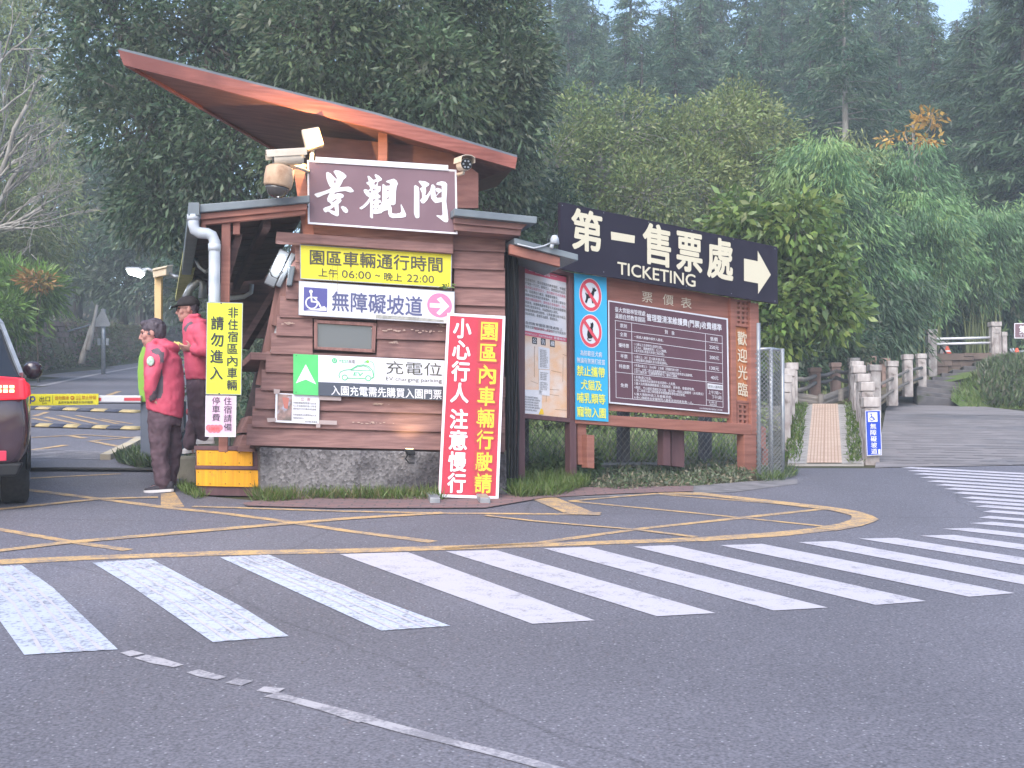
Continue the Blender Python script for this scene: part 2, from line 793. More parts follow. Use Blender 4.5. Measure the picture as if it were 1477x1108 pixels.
# brick strip in front of the kiosk
brick = bpy.data.materials.new('brick_paving')
brick.use_nodes = True
nt = brick.node_tree
bt = nt.nodes.new('ShaderNodeTexBrick')
tcn = nt.nodes.new('ShaderNodeTexCoord')
nt.links.new(tcn.outputs['Object'], bt.inputs['Vector'])
bt.inputs['Scale'].default_value = 1
bt.inputs['Brick Width'].default_value = .2
bt.inputs['Row Height'].default_value = .1
bt.inputs['Mortar Size'].default_value = .008
bt.inputs['Color1'].default_value = (*S(140, 108, 106), 1)
bt.inputs['Color2'].default_value = (*S(126, 104, 106), 1)
bt.inputs['Mortar'].default_value = (*S(104, 92, 92), 1)
nt.links.new(bt.outputs['Color'], nt.nodes['Principled BSDF'].inputs['Base Color'])
nt.nodes['Principled BSDF'].inputs['Roughness'].default_value = .85
sheet('brick_pavement', [gp([(350, 728), (420, 717), (560, 716), (720, 713), (790, 706), (1000, 703), (1000, 711), (900, 714), (786, 720), (700, 735), (480, 735.5), (355, 732)])], brick, .016)
# worn concrete edge strip under the boards
sheet('concrete_edge', [gp([(786, 720), (900, 714), (1000, 711), (1000, 702), (1070, 696), (1150, 692), (1150, 699), (1060, 711), (900, 717)])], pbr('old_concrete', S(112, 110, 113), S(136, 133, 136), 6, .9, .3), .008)

# zebra stripes
ST = [
    [(-245, 829), (-158, 826), (-98, 885), (-82, 962), (-238, 972)],
    [(-55, 821), (31, 817), (77, 850), (170, 939), (35, 947)],
    [(133.3, 813.3), (218, 808), (348, 877), (417, 920), (307, 928.5), (193, 850)],
    [(317, 805.6), (388, 801.7), (500, 850), (650, 905), (550, 912)],
]
ST2 = [
    [(490, 801), (588, 798), (858, 897), (768, 902)],
    [(643, 797), (715, 795), (1032, 886.4), (947.6, 891)],
    [(784, 792.6), (850, 790.7), (1194, 878.4), (1116, 882.6)],
    [(913.5, 790), (971, 788), (1336, 869), (1263, 874.6)],
    [(1038.6, 788), (1099, 786), (1464, 857.5), (1398, 862.7)],
    [(1151.4, 783.6), (1206, 782), (1580, 851), (1530, 855)],
    [(1239, 778.4), (1293.6, 777.4), (1680, 838), (1640, 842)],
    [(1327, 774), (1376.5, 773), (1760, 826), (1730, 830)],
    [(1359, 764), (1402.6, 763), (1800, 806), (1780, 810.5)],
    [(1398, 756), (1431, 754), (1800, 786), (1790, 790)],
]
for i, (x, y) in enumerate([(1411, 748), (1417, 739.5), (1407, 732), (1395.5, 725.5), (1386, 719.6), (1373, 712.5), (1361, 706.5), (1348, 701), (1336, 695.5), (1326, 690), (1317, 685), (1308, 680.3), (1298, 676)]):
    w = 4.6 - i * .17
    s1 = .075 - i * .002
    ST2.append([(x, y), (x + 16, y - w * .55), (1780, y - w * .5 + (1780 - x) * s1), (1780, y + w * .5 + (1780 - x) * s1)])
sheet('crosswalk_stripes_repainted', [gp(p) for p in ST], M_PWN, .008)
sheet('crosswalk_stripes', [gp(p) for p in ST2], M_PW, .008)
# ridges of thicker paint on the repainted stripes
mb = MB()
for p in ST:
    a0, a1, b0, b1 = V(p[0]), V(p[1]), V(p[-1] if len(p) < 6 else p[-2]), V(p[-3] if len(p) > 5 else p[-2])
    b1 = V(p[3])
    b0 = V(p[4])
    for t in (.2, .42, .63, .82):
        q0, q1 = a0.lerp(a1, t), b0.lerp(b1, t)
        A, B = G(*q0), G(*q1)
        mid = (A + B) / 2 + V((rng.uniform(-.03, .03) + .03, 0, 0))
        for u, w_ in ((A, mid), (mid, B)):
            mb.add([(u.x - .008, u.y, g(u.x, u.y) + .0105), (u.x + .008, u.y, g(u.x, u.y) + .0105), (w_.x + .012, w_.y, g(w_.x, w_.y) + .0105), (w_.x - .012, w_.y, g(w_.x, w_.y) + .0105)], [(0, 1, 2, 3)])
struct(mb.build('crosswalk_paint_ridges', M_PW))


def stroke(mb, pts, w, up, jag=0.0):
    q = [G(x, y) for x, y in pts]
    # densify
    out = []
    for a, b in zip(q, q[1:]):
        n = max(1, int((b - a).length / .35))
        for k in range(n):
            out.append(a.lerp(b, k / n))
    out.append(q[-1])
    L_, R_ = [], []
    for i, c in enumerate(out):
        d = out[min(i + 1, len(out) - 1)] - out[max(0, i - 1)]
        d = V((d.x, d.y, 0)).normalized()
        nn = V((-d.y, d.x, 0)) * w / 2
        j = 1 + rng.uniform(-jag, jag)
        for lst, k in ((L_, c + nn * j), (R_, c - nn * j)):
            lst.append((k.x, k.y, g(k.x, k.y) + up))
    n = len(out)
    mb.add(L_ + R_, [(i, i + 1, n + i + 1, n + i) for i in range(n - 1)])


mb = MB()
for pts, w in [
    ([(-420, 835), (-60, 815), (130, 806), (330, 799), (500, 796), (777, 787.5), (1014, 779), (1120, 772), (1194, 764), (1226, 758)], .2),
    ([(1190, 765), (1226, 758.5), (1243, 753), (1248, 749.5), (1243, 745), (1226, 740), (1205, 736), (1160, 730.5), (1080, 721.5), (1010, 713.5), (950, 713)], .24),
    ([(640, 793), (777, 784.5), (919, 764.5), (1061, 749), (1189, 735)], .1),
    ([(919, 765.6), (1004, 776)], .09), ([(700, 745), (777, 753.7), (919, 765.6)], .07),
    ([(822, 724), (1000, 741), (1194, 761)], .08), ([(943, 713.5), (1180, 732)], .08),
    ([(782, 719), (834, 740.5)], .3), ([(818, 741), (866, 743)], .2), ([(640, 741.5), (866, 743)], .1),
    ([(822, 724), (948, 713)], .08),
    ([(-300, 772), (-30, 740), (0, 736), (147, 720.6), (228, 718.6)], .12),
    ([(-20, 700), (42.5, 708), (143, 720.6), (247, 734), (324.6, 742), (409.6, 753), (500, 767), (625, 783)], .12),
    ([(-300, 828), (-60, 803), (0, 796), (97, 784), (294, 767), (410, 757), (500, 749.5), (640, 741)], .13),
    ([(-300, 725), (-40, 760), (0, 765), (97, 782), (185, 795)], .11),
    ([(278, 732), (348, 734), (500, 739), (640, 741.5)], .09),
    ([(42, 691), (100, 688), (174, 684.6)], .1),
]:
    stroke(mb, pts, w * .85, .0075 + .0005 * (len(mb.f) % 7), .12)
mb.add([tuple(q + V((0, 0, .0065))) for q in (G(232, 713), G(252, 711), G(266, 732), G(232, 732))], [(0, 1, 2, 3)])
# marks on the lane beyond the barrier
for pts, w in [([(47, 650), (95, 643)], .12), ([(45, 632), (120, 628), (200, 633)], .1), ([(100, 629), (122, 633)], .14), ([(130, 637), (200, 631)], .1),
               ([(130, 637), (178, 646.5)], .12), ([(47, 604), (73, 609)], .12), ([(50, 601), (68, 595)], .14), ([(65, 602), (112, 612)], .12),
               ([(85, 600), (140, 612)], .12), ([(110, 600), (170, 612)], .1), ([(150, 573), (172, 565)], .15), ([(145, 605), (190, 612)], .1)]:
    stroke(mb, pts, w * .85, .0075 + .0005 * (len(mb.f) % 7), .15)
struct(mb.build('yellow_road_markings', M_PY))

mb = MB()
for k in range(7):
    stroke(mb, [(44, 649 + k * 2.0), (160 - k * 2, 653.5 + k * 1.6)], .055, .010, .2)
stroke(mb, [(40, 560.5), (80, 553), (130, 542), (197, 530), (230, 524)], .22, .01)
# dashed, half worn curve in the foreground
for p in [[(182, 942), (198, 947)], [(203, 949), (228, 956), (258, 963)], [(278, 970), (297, 976), (320, 981)], [(333, 984), (357, 988)], [(375, 996), (405, 999)],
          [(390, 1004), (420, 1011), (470, 1024), (530, 1041)], [(530, 1041), (590, 1057), (650, 1073), (720, 1090), (800, 1112), (860, 1130)]]:
    stroke(mb, p, .075, .0075, .3)
struct(mb.build('white_road_markings', M_PWO))

# speed humps, kerb, drain hose on the lane
hump_y, hump_b = pbr('yellow_hump_rubber', S(198, 178, 132), S(176, 158, 118), 5, .8), pbr('black_hump_rubber', S(62, 66, 84), S(86, 88, 100), 5, .8)
for (pa, pb, lab) in (((20, 614.5), (203, 620.5), 'nearer'), ((20, 589.5), (200, 596), 'farther')):
    A, B = G(*pa), G(*pb)
    rt = thing('speed_hump', 'yellow and black rubber speed hump lying across the lane, the %s of the two' % lab, 'speed hump', (A + B) / 2, 'speed humps across the lane')
    n = 9
    up = V((0, 0, 1))
    ux = (B - A).normalized()
    uy = up.cross(ux)
    for k in range(n):
        a, b_ = A.lerp(B, k / n + .002), A.lerp(B, (k + 1) / n - .002)
        prof = [(-.2, 0), (-.15, .03), (-.06, .055), (.06, .055), (.15, .03), (.2, 0)]
        mb = MB()
        mb.loftq([a + uy * p + up * (q + .005) for p, q in prof], [b_ + uy * p + up * (q + .005) for p, q in prof])
        mb.build('hump_section', hump_y if k % 2 == 0 else hump_b, rt, True)
mb = MB()
kp = [G(152, 664), G(172, 654), G(190, 645), G(203, 637)]
for a, b_ in zip(kp, kp[1:]):
    mb.bar(a + V((0, 0, .03)), b_ + V((0, 0, .03)), .12, .08)
o = mb.build('kerb', pbr('faded_yellow_kerb', S(176, 168, 158), S(190, 176, 150), 3, .9, .3), None)
struct(o)
mb = MB()
hp = [G(30, 681.5), G(90, 681), G(150, 681.5), G(222, 682), G(262, 681), G(272, 676), G(278, 668)]
mb.tube([q + V((0, 0, .03)) for q in hp], .022, 8)
tag(mb.build('rubber_hose', M_BLACK, None, True), 'thin black hose laid across the lane behind the car', 'hose')
# ---------------------------------------------------------------- the gate kiosk
kp0 = G(500, 716)
K = Plane((kp0.x, kp0.y, 0), 10)
DC = V((-.27, .963, 0)).normalized()          # the kiosk's length runs back this way
UP = V((0, 0, 1))
kiosk = thing('ticket_kiosk', 'small brown lapped timber gate kiosk on a pebbled stone base under a swooping roof', 'kiosk', (kp0.x, kp0.y, g(kp0.x, kp0.y)))


def kq(pts, off):
    return [K.hit(x, y, off) for x, y in pts]


def slant(y):
    return 358 + (642 - y) * (437 - 358) / (642 - 345)


# stone base
M_PEB = bpy.data.materials.new('pebble_dash_stone')
M_PEB.use_nodes = True
nt = M_PEB.node_tree
tcn = nt.nodes.new('ShaderNodeTexCoord')
vo = nt.nodes.new('ShaderNodeTexVoronoi')
vo.inputs['Scale'].default_value = 45
nt.links.new(tcn.outputs['Object'], vo.inputs['Vector'])
rp = nt.nodes.new('ShaderNodeValToRGB')
rp.color_ramp.elements[0].color = (*S(78, 74, 76), 1)
rp.color_ramp.elements[1].color = (*S(146, 142, 144), 1)
nt.links.new(vo.outputs['Color'], rp.inputs['Fac'])
no = nt.nodes.new('ShaderNodeTexNoise')
no.inputs['Scale'].default_value = 2.2
no.inputs['Detail'].default_value = 8
nt.links.new(tcn.outputs['Object'], no.inputs['Vector'])
r2 = nt.nodes.new('ShaderNodeValToRGB')
r2.color_ramp.elements[0].position = .45
r2.color_ramp.elements[1].position = .62
r2.color_ramp.elements[0].color = (1, 1, 1, 1)
r2.color_ramp.elements[1].color = (.32, .31, .34, 1)
nt.links.new(no.outputs['Fac'], r2.inputs['Fac'])
mx = nt.nodes.new('ShaderNodeMix')
mx.data_type = 'RGBA'
mx.blend_type = 'MULTIPLY'
mx.inputs[0].default_value = 1
nt.links.new(rp.outputs['Color'], mx.inputs[6])
nt.links.new(r2.outputs['Color'], mx.inputs[7])
pb = nt.nodes['Principled BSDF']
pb.inputs['Roughness'].default_value = .85
nt.links.new(mx.outputs[2], pb.inputs['Base Color'])
bp = nt.nodes.new('ShaderNodeBump')
bp.inputs['Strength'].default_value = .7
bp.inputs['Distance'].default_value = .01
nt.links.new(vo.outputs['Distance'], bp.inputs['Height'])
nt.links.new(bp.outputs[0], pb.inputs['Normal'])

mb = MB()
f = kq([(374, 645), (470, 649), (600, 651), (731, 655), (732, 730), (600, 735), (470, 735), (376, 735)], .06)
mb.prism(f, DC * 2.3)
mb.build('stone_base', M_PEB, kiosk, bevel=.02)

# wall core and lapped boards
mb = MB()
core = kq([(361, 646), (727, 656), (727, 333), (440, 330)], -.02)
mb.prism(core, DC * 2.2)
mb.build('wall', M_DARKWOOD, kiosk)
mb = MB()
rng = random.Random(5)
for i in range(13):
    yl, yr = 642.5 - 26.4 * i, 652 - 26.2 * i
    if yl < 330:
        break
    yl2, yr2 = yl - 30, yr - 29.5
    xl = slant(yl) - 3 + rng.uniform(-1.5, 1.5)
    seg = [(xl, 728 + rng.uniform(-1, 1))]
    if i in (5, 6):                    # boards broken by the little window
        seg = [(xl, 451), (543, 728)]
    if i in (8, 9, 7):                 # a joint to the right-hand boards
        seg = [(xl, 652), (654.5, 728.5)]
    for a, b in seg:
        def Y(x, t):
            k = (x - slant(yl)) / (728 - slant(yl))
            return (yl + (yr - yl) * k) if t else (yl2 + (yr2 - yl2) * k)
        o1 = .045 + rng.uniform(-.004, .004)
        fr = [K.hit(a, Y(a, 1), o1), K.hit(b, Y(b, 1), o1), K.hit(b, Y(b, 0), .012), K.hit(a + 1, Y(a + 1, 0), .012)]
        bk = [K.hit(a, Y(a, 1), o1 - .022), K.hit(b, Y(b, 1), o1 - .022), K.hit(b, Y(b, 0), -.008), K.hit(a + 1, Y(a + 1, 0), -.008)]
        mb.loftq(fr, bk)
mb.build('lapped_boards', M_WOOD, kiosk, bevel=.003)
# scraped bare patches on the boards
mb = MB()
for x, y, w, h in [(560, 476, 40, 3), (625, 478, 30, 2.5), (415, 466, 14, 2), (540, 610, 30, 2.5), (548, 583, 14, 1.5), (570, 494, 8, 2), (640, 470, 20, 2)]:
    for k in range(16):
        cx, cy = x + rng.gauss(0, w * .35), y + rng.gauss(0, h * .4)
        r = rng.uniform(.5, 1.9)
        mb.add([K.hit(cx + r * rng.uniform(.9, 2.2) * math.cos(a), cy + r * .55 * math.sin(a), .052) for a in [i * math.pi / 3 for i in range(6)]], [range(6)])
mb.build('scraped_patch', pbr('bare_scraped_wood', S(196, 172, 160), S(176, 148, 138), 20, .9), kiosk)

# ledge beam under the name board
mb = MB()
mb.prism(kq([(399, 334), (654, 352), (654, 366), (397, 348)], .16), K.n * -.16)
mb.prism(kq([(436, 322), (654, 339), (654, 353), (434, 336)], .10), K.n * -.1)
mb.pieces('ledge_beam', M_WOOD, kiosk, bevel=.006)

# small window
win = MB()
for q in ([(453, 461), (543, 466), (543, 471), (453, 466)], [(453, 500), (541, 504), (541, 509), (453, 504)], [(453, 461), (458, 461), (458, 504), (453, 504)], [(537, 466), (543, 466), (541, 509), (536, 508)]):
    win.prism(kq(q, .06), K.n * -.07)
wf = win.build('window', M_WOODV, kiosk, bevel=.004)
mb = MB()
mb.prism(kq([(456, 464), (540, 468), (539, 506), (456, 502)], .03), K.n * -.008)
mb.build('pane', glass('window_pane', S(112, 118, 128, .5), .12), wf)

# counter shelf and slanting side posts of the service opening
mb = MB()
mb.prism(kq([(361, 508), (402, 509.5), (402, 520), (361, 519)], .02), DC * 2.0)
mb.build('counter_shelf', M_WOOD, kiosk, bevel=.008)
mb = MB()
for (xa, ya), (xb, yb), o, w in [((412, 372), (374, 556), -.12, .07), ((428, 346), (396, 470), -.06, .06)]:
    mb.bar(K.hit(xa, ya, o), K.hit(xb, yb, o), w, .07, K.n)
mb.pieces('side_post', M_WOODV, kiosk)
mb = MB()
mb.prism(kq([(378, 548), (396, 540), (392, 592), (368, 606)], -.1), DC * .05)
mb.build('side_pane', glass('dull_side_pane', S(120, 122, 116, .5), .3), kiosk)
mb = MB()
mb.prism(kq([(380, 500), (399, 440), (401, 505), (383, 520)], -.09), DC * .02)
mb.build('side_paper', M_WHITE, kiosk)
for i in range(4):
    y = 548 + i * 27
    mb = MB()
    mb.prism(kq([(slant(y) - 20, y + 22), (slant(y) + 6, y + 23), (slant(y) + 8, y), (slant(y) - 10, y - 2)], -.13), DC * 1.2)
    if i > 1:
        mb.build('side_board', M_WOOD, kiosk)

# canopy over the service side
can = MB()
can.prism(kq([(284, 295), (447, 281.5), (447, 292), (284, 307)], .42), DC * 5.3)
can.build('canopy_sheet', M_METALGREY, kiosk, bevel=.008)
mb = MB()
mb.prism(kq([(288, 308), (443, 293.5), (443, 302), (289, 317)], .38), K.n * -.07)
mb.prism(kq([(291, 317.5), (441, 302.5), (441, 309), (291, 325)], .35), K.n * -.07)
mb.prism(kq([(290, 317), (297, 316.5), (297, 331), (290, 331)], .345), K.n * -.07)
mb.pieces('canopy_beam', M_BOARDWOOD, kiosk, bevel=.006)
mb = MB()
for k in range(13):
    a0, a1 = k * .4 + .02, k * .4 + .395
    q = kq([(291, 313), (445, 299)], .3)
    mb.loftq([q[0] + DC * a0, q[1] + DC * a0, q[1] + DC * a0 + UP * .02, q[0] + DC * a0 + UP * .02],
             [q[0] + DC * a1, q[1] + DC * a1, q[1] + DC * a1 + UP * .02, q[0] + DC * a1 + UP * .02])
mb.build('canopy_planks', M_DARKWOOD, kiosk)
mb = MB()
for px_, py_ in ((330, 330), (385, 325)):
    q = K.hit(px_, py_, .25)
    mb.bar(q + UP * .03, q + DC * 5.0 + UP * .03, .07, .1)
mb.pieces('canopy_rafter', M_DARKWOOD, kiosk)
gut = MB()
c0 = K.hit(280, 303, .45)
gut.prism(kq([(271.5, 292), (287.5, 292), (287.5, 311), (271.5, 311)], .47), K.n * -.12)
gut.bar(c0 - K.n * .06, c0 - K.n * .06 + DC * 5.4, .11, .13)
gu = gut.build('gutter', M_METALGREY, kiosk, bevel=.006)
mb = MB()
mb.tube([K.hit(x, y, .42) for x, y in [(279, 310), (279, 324), (281, 332), (288, 336), (299, 337), (306, 340), (309.5, 348), (309, 440), (308, 566)]], .05, 12)
mb.tube([K.hit(x, y, .42) for x, y in [(278.5, 310), (278.8, 318)]], .056, 12)
mb.tube([K.hit(x, y, .42) for x, y in [(309.3, 352), (309.2, 362)]], .056, 12)
mb.build('downpipe', M_PVC, kiosk, True)
mb = MB()
mb.bar(K.hit(326.5, 318, .28), K.hit(322, 652, .28), .078, .078, K.n)
mb.prism(kq([(336, 316), (346, 315), (346, 338), (336, 338)], .3), K.n * -.07)
mb.pieces('canopy_post', M_BOARDWOOD, kiosk, bevel=.005)
mb = MB()
for a, b, w in [((345, 338), (328, 400), .06)]:
    mb.bar(K.hit(*a, .2), K.hit(*b, .2), w, .06, K.n)
pA, pB, pC, pD = P(372, 512, 14.2), P(430, 372, 14.2), P(332, 424, 16.0), P(445, 408, 16.0)
mb.bar(P(352, 500, 13.6), P(412, 400, 13.2), .09, .09)
mb.pieces('canopy_brace', M_DARKWOOD, kiosk)
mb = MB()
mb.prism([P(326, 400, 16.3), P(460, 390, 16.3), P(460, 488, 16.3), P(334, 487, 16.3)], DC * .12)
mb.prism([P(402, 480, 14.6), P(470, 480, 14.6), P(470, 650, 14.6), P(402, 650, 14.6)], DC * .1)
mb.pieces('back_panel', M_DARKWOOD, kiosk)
mb = MB()
mb.tube([P(332, 430, 15.6), P(352, 428, 15.6), P(362, 422, 15.6), P(363, 410, 15.6)], .03, 8)
mb.build('inner_pipe', M_PVC, kiosk, True)
mb = MB()
pts = [P(281, 340, 13.0), P(276, 360, 13.5), P(271, 385, 14.4), P(266, 410, 15.3), P(262, 432, 16.0)]
for a, b in zip(pts, pts[1:]):
    mb.bar(a, b, .045, .16, K.u)
mb.build('rolled_blind', pbr('yellowed_plastic_blind', S(168, 164, 104), S(196, 190, 130), 12, .6), kiosk)
mb = MB()
mb.tube([P(282, 372, 13.6), P(288, 385, 13.6), P(296, 392, 13.6), P(304, 388, 13.6)], .025, 6)
mb.tube([P(268, 430, 15.0), P(276, 414, 15.0), P(286, 404, 15.0), P(293, 408, 15.0), P(292, 430, 15.0)], .05, 6)
mb.pieces('canopy_bracket', M_STEEL, kiosk, True)

# swooping upper roof
T, Rr = P(172, 72, 10.9), P(746, 227, 12.3)
mid = T.lerp(Rr, .62) + UP * .045
Lb, Rb = P(560, 296, 15.6), P(716, 256, 15.2)
dn = V((0, 0, -.15))
dnR = V((0, 0, -.125))
mb = MB()
top = [T, mid, Rr, Rb, Lb]
bot = [T + dn + V((.055, 0, 0)), mid + dn, Rr + dnR + V((-.02, 0, 0)), Rb + dn, Lb + dn]
mb.loftq([q + UP * .02 for q in top], [q + UP * -.02 for q in top])
roof = mb.build('roof', M_METALGREY, kiosk)
mb = MB()
for a, b, c, d in [(0, 1, .95, 1), (1, 2, 1, .85)]:
    n1 = V((0, -.045, 0))
    mb.loftq([top[a] + n1 - UP * .012, top[b] + n1 - UP * .012, bot[b] + n1, bot[a] + n1], [top[a] - UP * .012, top[b] - UP * .012, bot[b], bot[a]])
mb.loftq([top[0] - UP * .012, top[4] - UP * .012, bot[4], bot[0]], [top[0] + V((.04, .01, -.012)), top[4] + V((.04, .01, -.012)), bot[4] + V((.04, .01, 0)), bot[0] + V((.04, .01, 0))])
mb.build('fascia', M_ROOFWOOD, roof)
mb = MB()
q = [v + UP * .03 for v in bot]
mb.loftq([v + UP * .03 for v in q], q)
mb.build('soffit', M_SOFFIT, roof)
mb = MB()
mb.bar(K.hit(552, 186, -.3), K.hit(551, 262, -.3), .082, .09, K.n)
mb.build('roof_post', M_BOARDWOOD, kiosk)
mb = MB()
mb.prism(kq([(455, 196), (640, 214), (690, 250), (690, 300), (455, 300)], -.45), K.n * -.06)
mb.build('clerestory_wall', M_SOFFIT, kiosk)
mb = MB()
mb.bar(K.hit(430, 236, .09), K.hit(446, 345, .09), .1, .09, K.n)
mb.build('sign_bracket', M_BOARDWOOD, kiosk)

# right-hand low roofs
mb = MB()
mb.prism(kq([(655, 300.5), (775, 312.5), (774, 322.5), (655, 311)], .42), DC * 2.6)
rr = mb.build('side_roof', M_METALGREY, kiosk, bevel=.006)
mb = MB()
mb.prism(kq([(655, 310), (764, 321), (752, 331), (655, 322)], .34), K.n * -.35)
mb.prism(kq([(655, 322), (752, 331), (751, 340), (655, 332)], .30), K.n * -.3)
mb.build('beam', M_WOOD, rr, bevel=.005)
mb = MB()
A_, B_ = K.hit(742, 343, .28), K.hit(834, 367, .28)
mb.loftq([A_, B_, B_ - UP * .06, A_ - UP * .06], [A_ + DC * 1.4, B_ + DC * 1.4, B_ + DC * 1.4 - UP * .06, A_ + DC * 1.4 - UP * .06])
pr = mb.build('porch_roof', M_METALGREY, kiosk, bevel=.006)
mb = MB()
mb.prism(kq([(735, 352), (808, 371), (808, 385), (735, 366)], .24), K.n * -.08)
mb.build('beam', M_BOARDWOOD, pr, bevel=.005)
mb = MB()
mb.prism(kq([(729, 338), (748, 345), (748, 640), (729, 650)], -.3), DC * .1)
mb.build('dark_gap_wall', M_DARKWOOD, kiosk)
mb = MB()
for k in range(7):
    x = 731 + k * 2.6
    mb.tube([K.hit(x + rng.uniform(-2, 2), y, -.15 + rng.uniform(-.03, .03)) for y in (350, 430, 520, 600, 690)], .012, 5)
mb.pieces('loose_cable', M_BLACK, kiosk)
mb = MB()
mb.tube([K.hit(x, y, .3) for x, y in [(746, 352), (770, 358), (784, 355), (796, 350)]], .008, 5)
mb.tube([K.hit(x, y, .33) for x, y in [(795, 358), (797, 352)]], .02, 8)
mb.lathe(K.hit(800, 352, .33), [(.045, 0), (.04, .05), (.025, .08), (.005, .085)], 10)
tag(mb.build('roof_insulator', M_PVC, None, True), 'small white insulator knob with a wire on the low roof edge', 'insulator')

# ---------------------------------------------------------------- signs on the kiosk
M_SGNBRN = pbr('mauve_brown_sign', S(128, 102, 112), S(122, 96, 106), 4, .35)
M_SGNYEL = pbr('yellow_sign', S(236, 226, 60), S(228, 218, 66), 5, .45)
M_SGNWHT = pbr('white_sign', S(234, 234, 244), S(224, 226, 238), 5, .4)
M_GREYTXT = pbr('grey_lettering', S(98, 96, 88, .6), rough=.6)
M_BLUETXT = pbr('indigo_lettering', S(92, 92, 158, .8), rough=.5)
M_PINK = pbr('pink_vinyl', S(244, 130, 168), rough=.5)

s = Sign('name_board', 'mauve brown name board with three large white brush characters above the kiosk ledge', 'sign', [(443, 231), (658.5, 245), (660, 338), (444, 323)], K, .26, .03, M_SGNBRN)
s.border(2.6, M_WHITE, 1)
z1 = lambda pts: [(440 + x / 9.233, 225 + y / 9.233) for x, y in pts]
z2 = lambda pts: [(550 + x / 9.233, 225 + y / 9.233) for x, y in pts]
for pg in [
    [(280, 225), (300, 213), (340, 232), (375, 270), (415, 308), (428, 298), (400, 245), (378, 208), (400, 190), (455, 195), (515, 228), (552, 265), (545, 290), (512, 315), (485, 370), (465, 408), (420, 430), (380, 430), (330, 410), (305, 360), (285, 300)],
    [(475, 680), (500, 665), (545, 685), (575, 725), (565, 755), (540, 762), (505, 735)],
]:
    s.poly(z1(pg), M_WHITE, 2)
s.poly(z1([(122, 515), (140, 500), (250, 470), (330, 440), (345, 418), (420, 425), (500, 415), (580, 408), (612, 422), (648, 462), (642, 480), (600, 487), (540, 466), (460, 475), (400, 488), (330, 490), (250, 520), (185, 550), (160, 553)]), M_WHITE, 2.4)
s.poly(z1([(330, 488), (400, 486), (385, 515), (430, 497), (480, 500), (515, 520), (512, 550), (470, 572), (488, 590), (470, 620), (445, 640), (450, 720), (450, 790), (430, 805), (400, 795), (350, 770), (320, 745), (300, 740), (275, 755), (250, 735), (240, 705), (265, 685), (330, 665), (350, 650), (330, 625), (300, 605), (293, 570), (310, 530)]), M_WHITE, 2.2)
for pg in [[(358, 612), (412, 568), (424, 578), (380, 612)], [(333, 715), (390, 672), (402, 738)], [(385, 330), (405, 322), (408, 355), (390, 360)]]:
    s.poly(z1(pg), M_SGNBRN, 3)
s.poly(z1([(830, 270), (850, 265), (885, 295), (905, 320), (930, 315), (950, 310), (925, 255), (940, 242), (985, 265), (1025, 305), (1020, 325), (975, 345), (965, 400), (1010, 405), (1005, 470), (975, 490), (975, 510), (1005, 530), (1000, 560), (960, 575), (1005, 590), (1010, 620), (970, 640), (1000, 660), (995, 685), (960, 690), (960, 715), (1040, 700), (1060, 690), (1108, 640), (1108, 720), (1060, 730), (1000, 765), (940, 775), (905, 765), (905, 830), (885, 832), (865, 810), (868, 600), (845, 640), (800, 685), (750, 713), (730, 705), (725, 690), (770, 660), (820, 610), (860, 555), (820, 530), (790, 490), (778, 455), (800, 442), (845, 455), (870, 440), (855, 395), (820, 370), (815, 355), (850, 340)]), M_WHITE, 2)
for pg in [[(932, 345), (966, 345), (942, 385), (918, 378)], [(900, 445), (925, 428), (922, 468)], [(850, 465), (884, 465), (865, 498)], [(903, 582), (948, 568), (910, 605)], [(903, 640), (928, 640), (906, 664)], [(934, 688), (903, 722), (903, 700)], [(938, 440), (950, 436), (945, 470)], [(925, 515), (945, 512), (935, 530)]]:
    s.poly(z1(pg), M_SGNBRN, 3)
s.poly(z2([(15, 380), (30, 375), (60, 400), (115, 395), (118, 370), (60, 345), (75, 330), (165, 303), (200, 325), (222, 370), (205, 405), (195, 480), (188, 640), (160, 657), (120, 650), (138, 690), (140, 765), (200, 770), (250, 760), (265, 740), (258, 655), (264, 640), (300, 710), (330, 780), (325, 810), (280, 822), (150, 828), (110, 810), (92, 770), (88, 655), (60, 690), (0, 765), (-70, 740), (-5, 640), (10, 600)]), M_WHITE, 2.3)
for pg in [[(75, 448), (104, 460), (82, 478)], [(68, 574), (102, 542), (102, 566), (76, 580)]]:
    s.poly(z2(pg), M_SGNBRN, 3)
for pg in [
    [(437, 400), (455, 388), (498, 415), (505, 470), (508, 815), (495, 828), (470, 830), (450, 815), (435, 760)],
    [(495, 340), (510, 330), (590, 340), (640, 370), (630, 395), (590, 420), (597, 470), (585, 520), (600, 530), (650, 460), (668, 385), (690, 378), (720, 410), (718, 460), (725, 535), (745, 560), (805, 555), (805, 400), (800, 395), (760, 390), (730, 378), (745, 355), (800, 337), (850, 345), (877, 375), (875, 450), (865, 610), (880, 720), (893, 850), (885, 880), (860, 885), (830, 875), (760, 820), (730, 797), (745, 790), (800, 795), (815, 780), (808, 610), (770, 620), (720, 628), (690, 600), (665, 565), (655, 500), (610, 590), (570, 632), (540, 630), (515, 595), (545, 555), (540, 490), (512, 435), (530, 422), (550, 415)],
]:
    s.poly(z2(pg), M_WHITE, 2)
s.poly(z2([(720, 440), (745, 425), (795, 440), (805, 470), (760, 505), (720, 548), (725, 530), (760, 490), (730, 470)]), M_WHITE, 2.6)
nb = s.done('brush_lettering')
mb = MB()
mb.bar(K.hit(455, 231, .25), K.hit(646, 243, .25), .05, .05)
mb.build('top_rail', M_WHITE, nb)

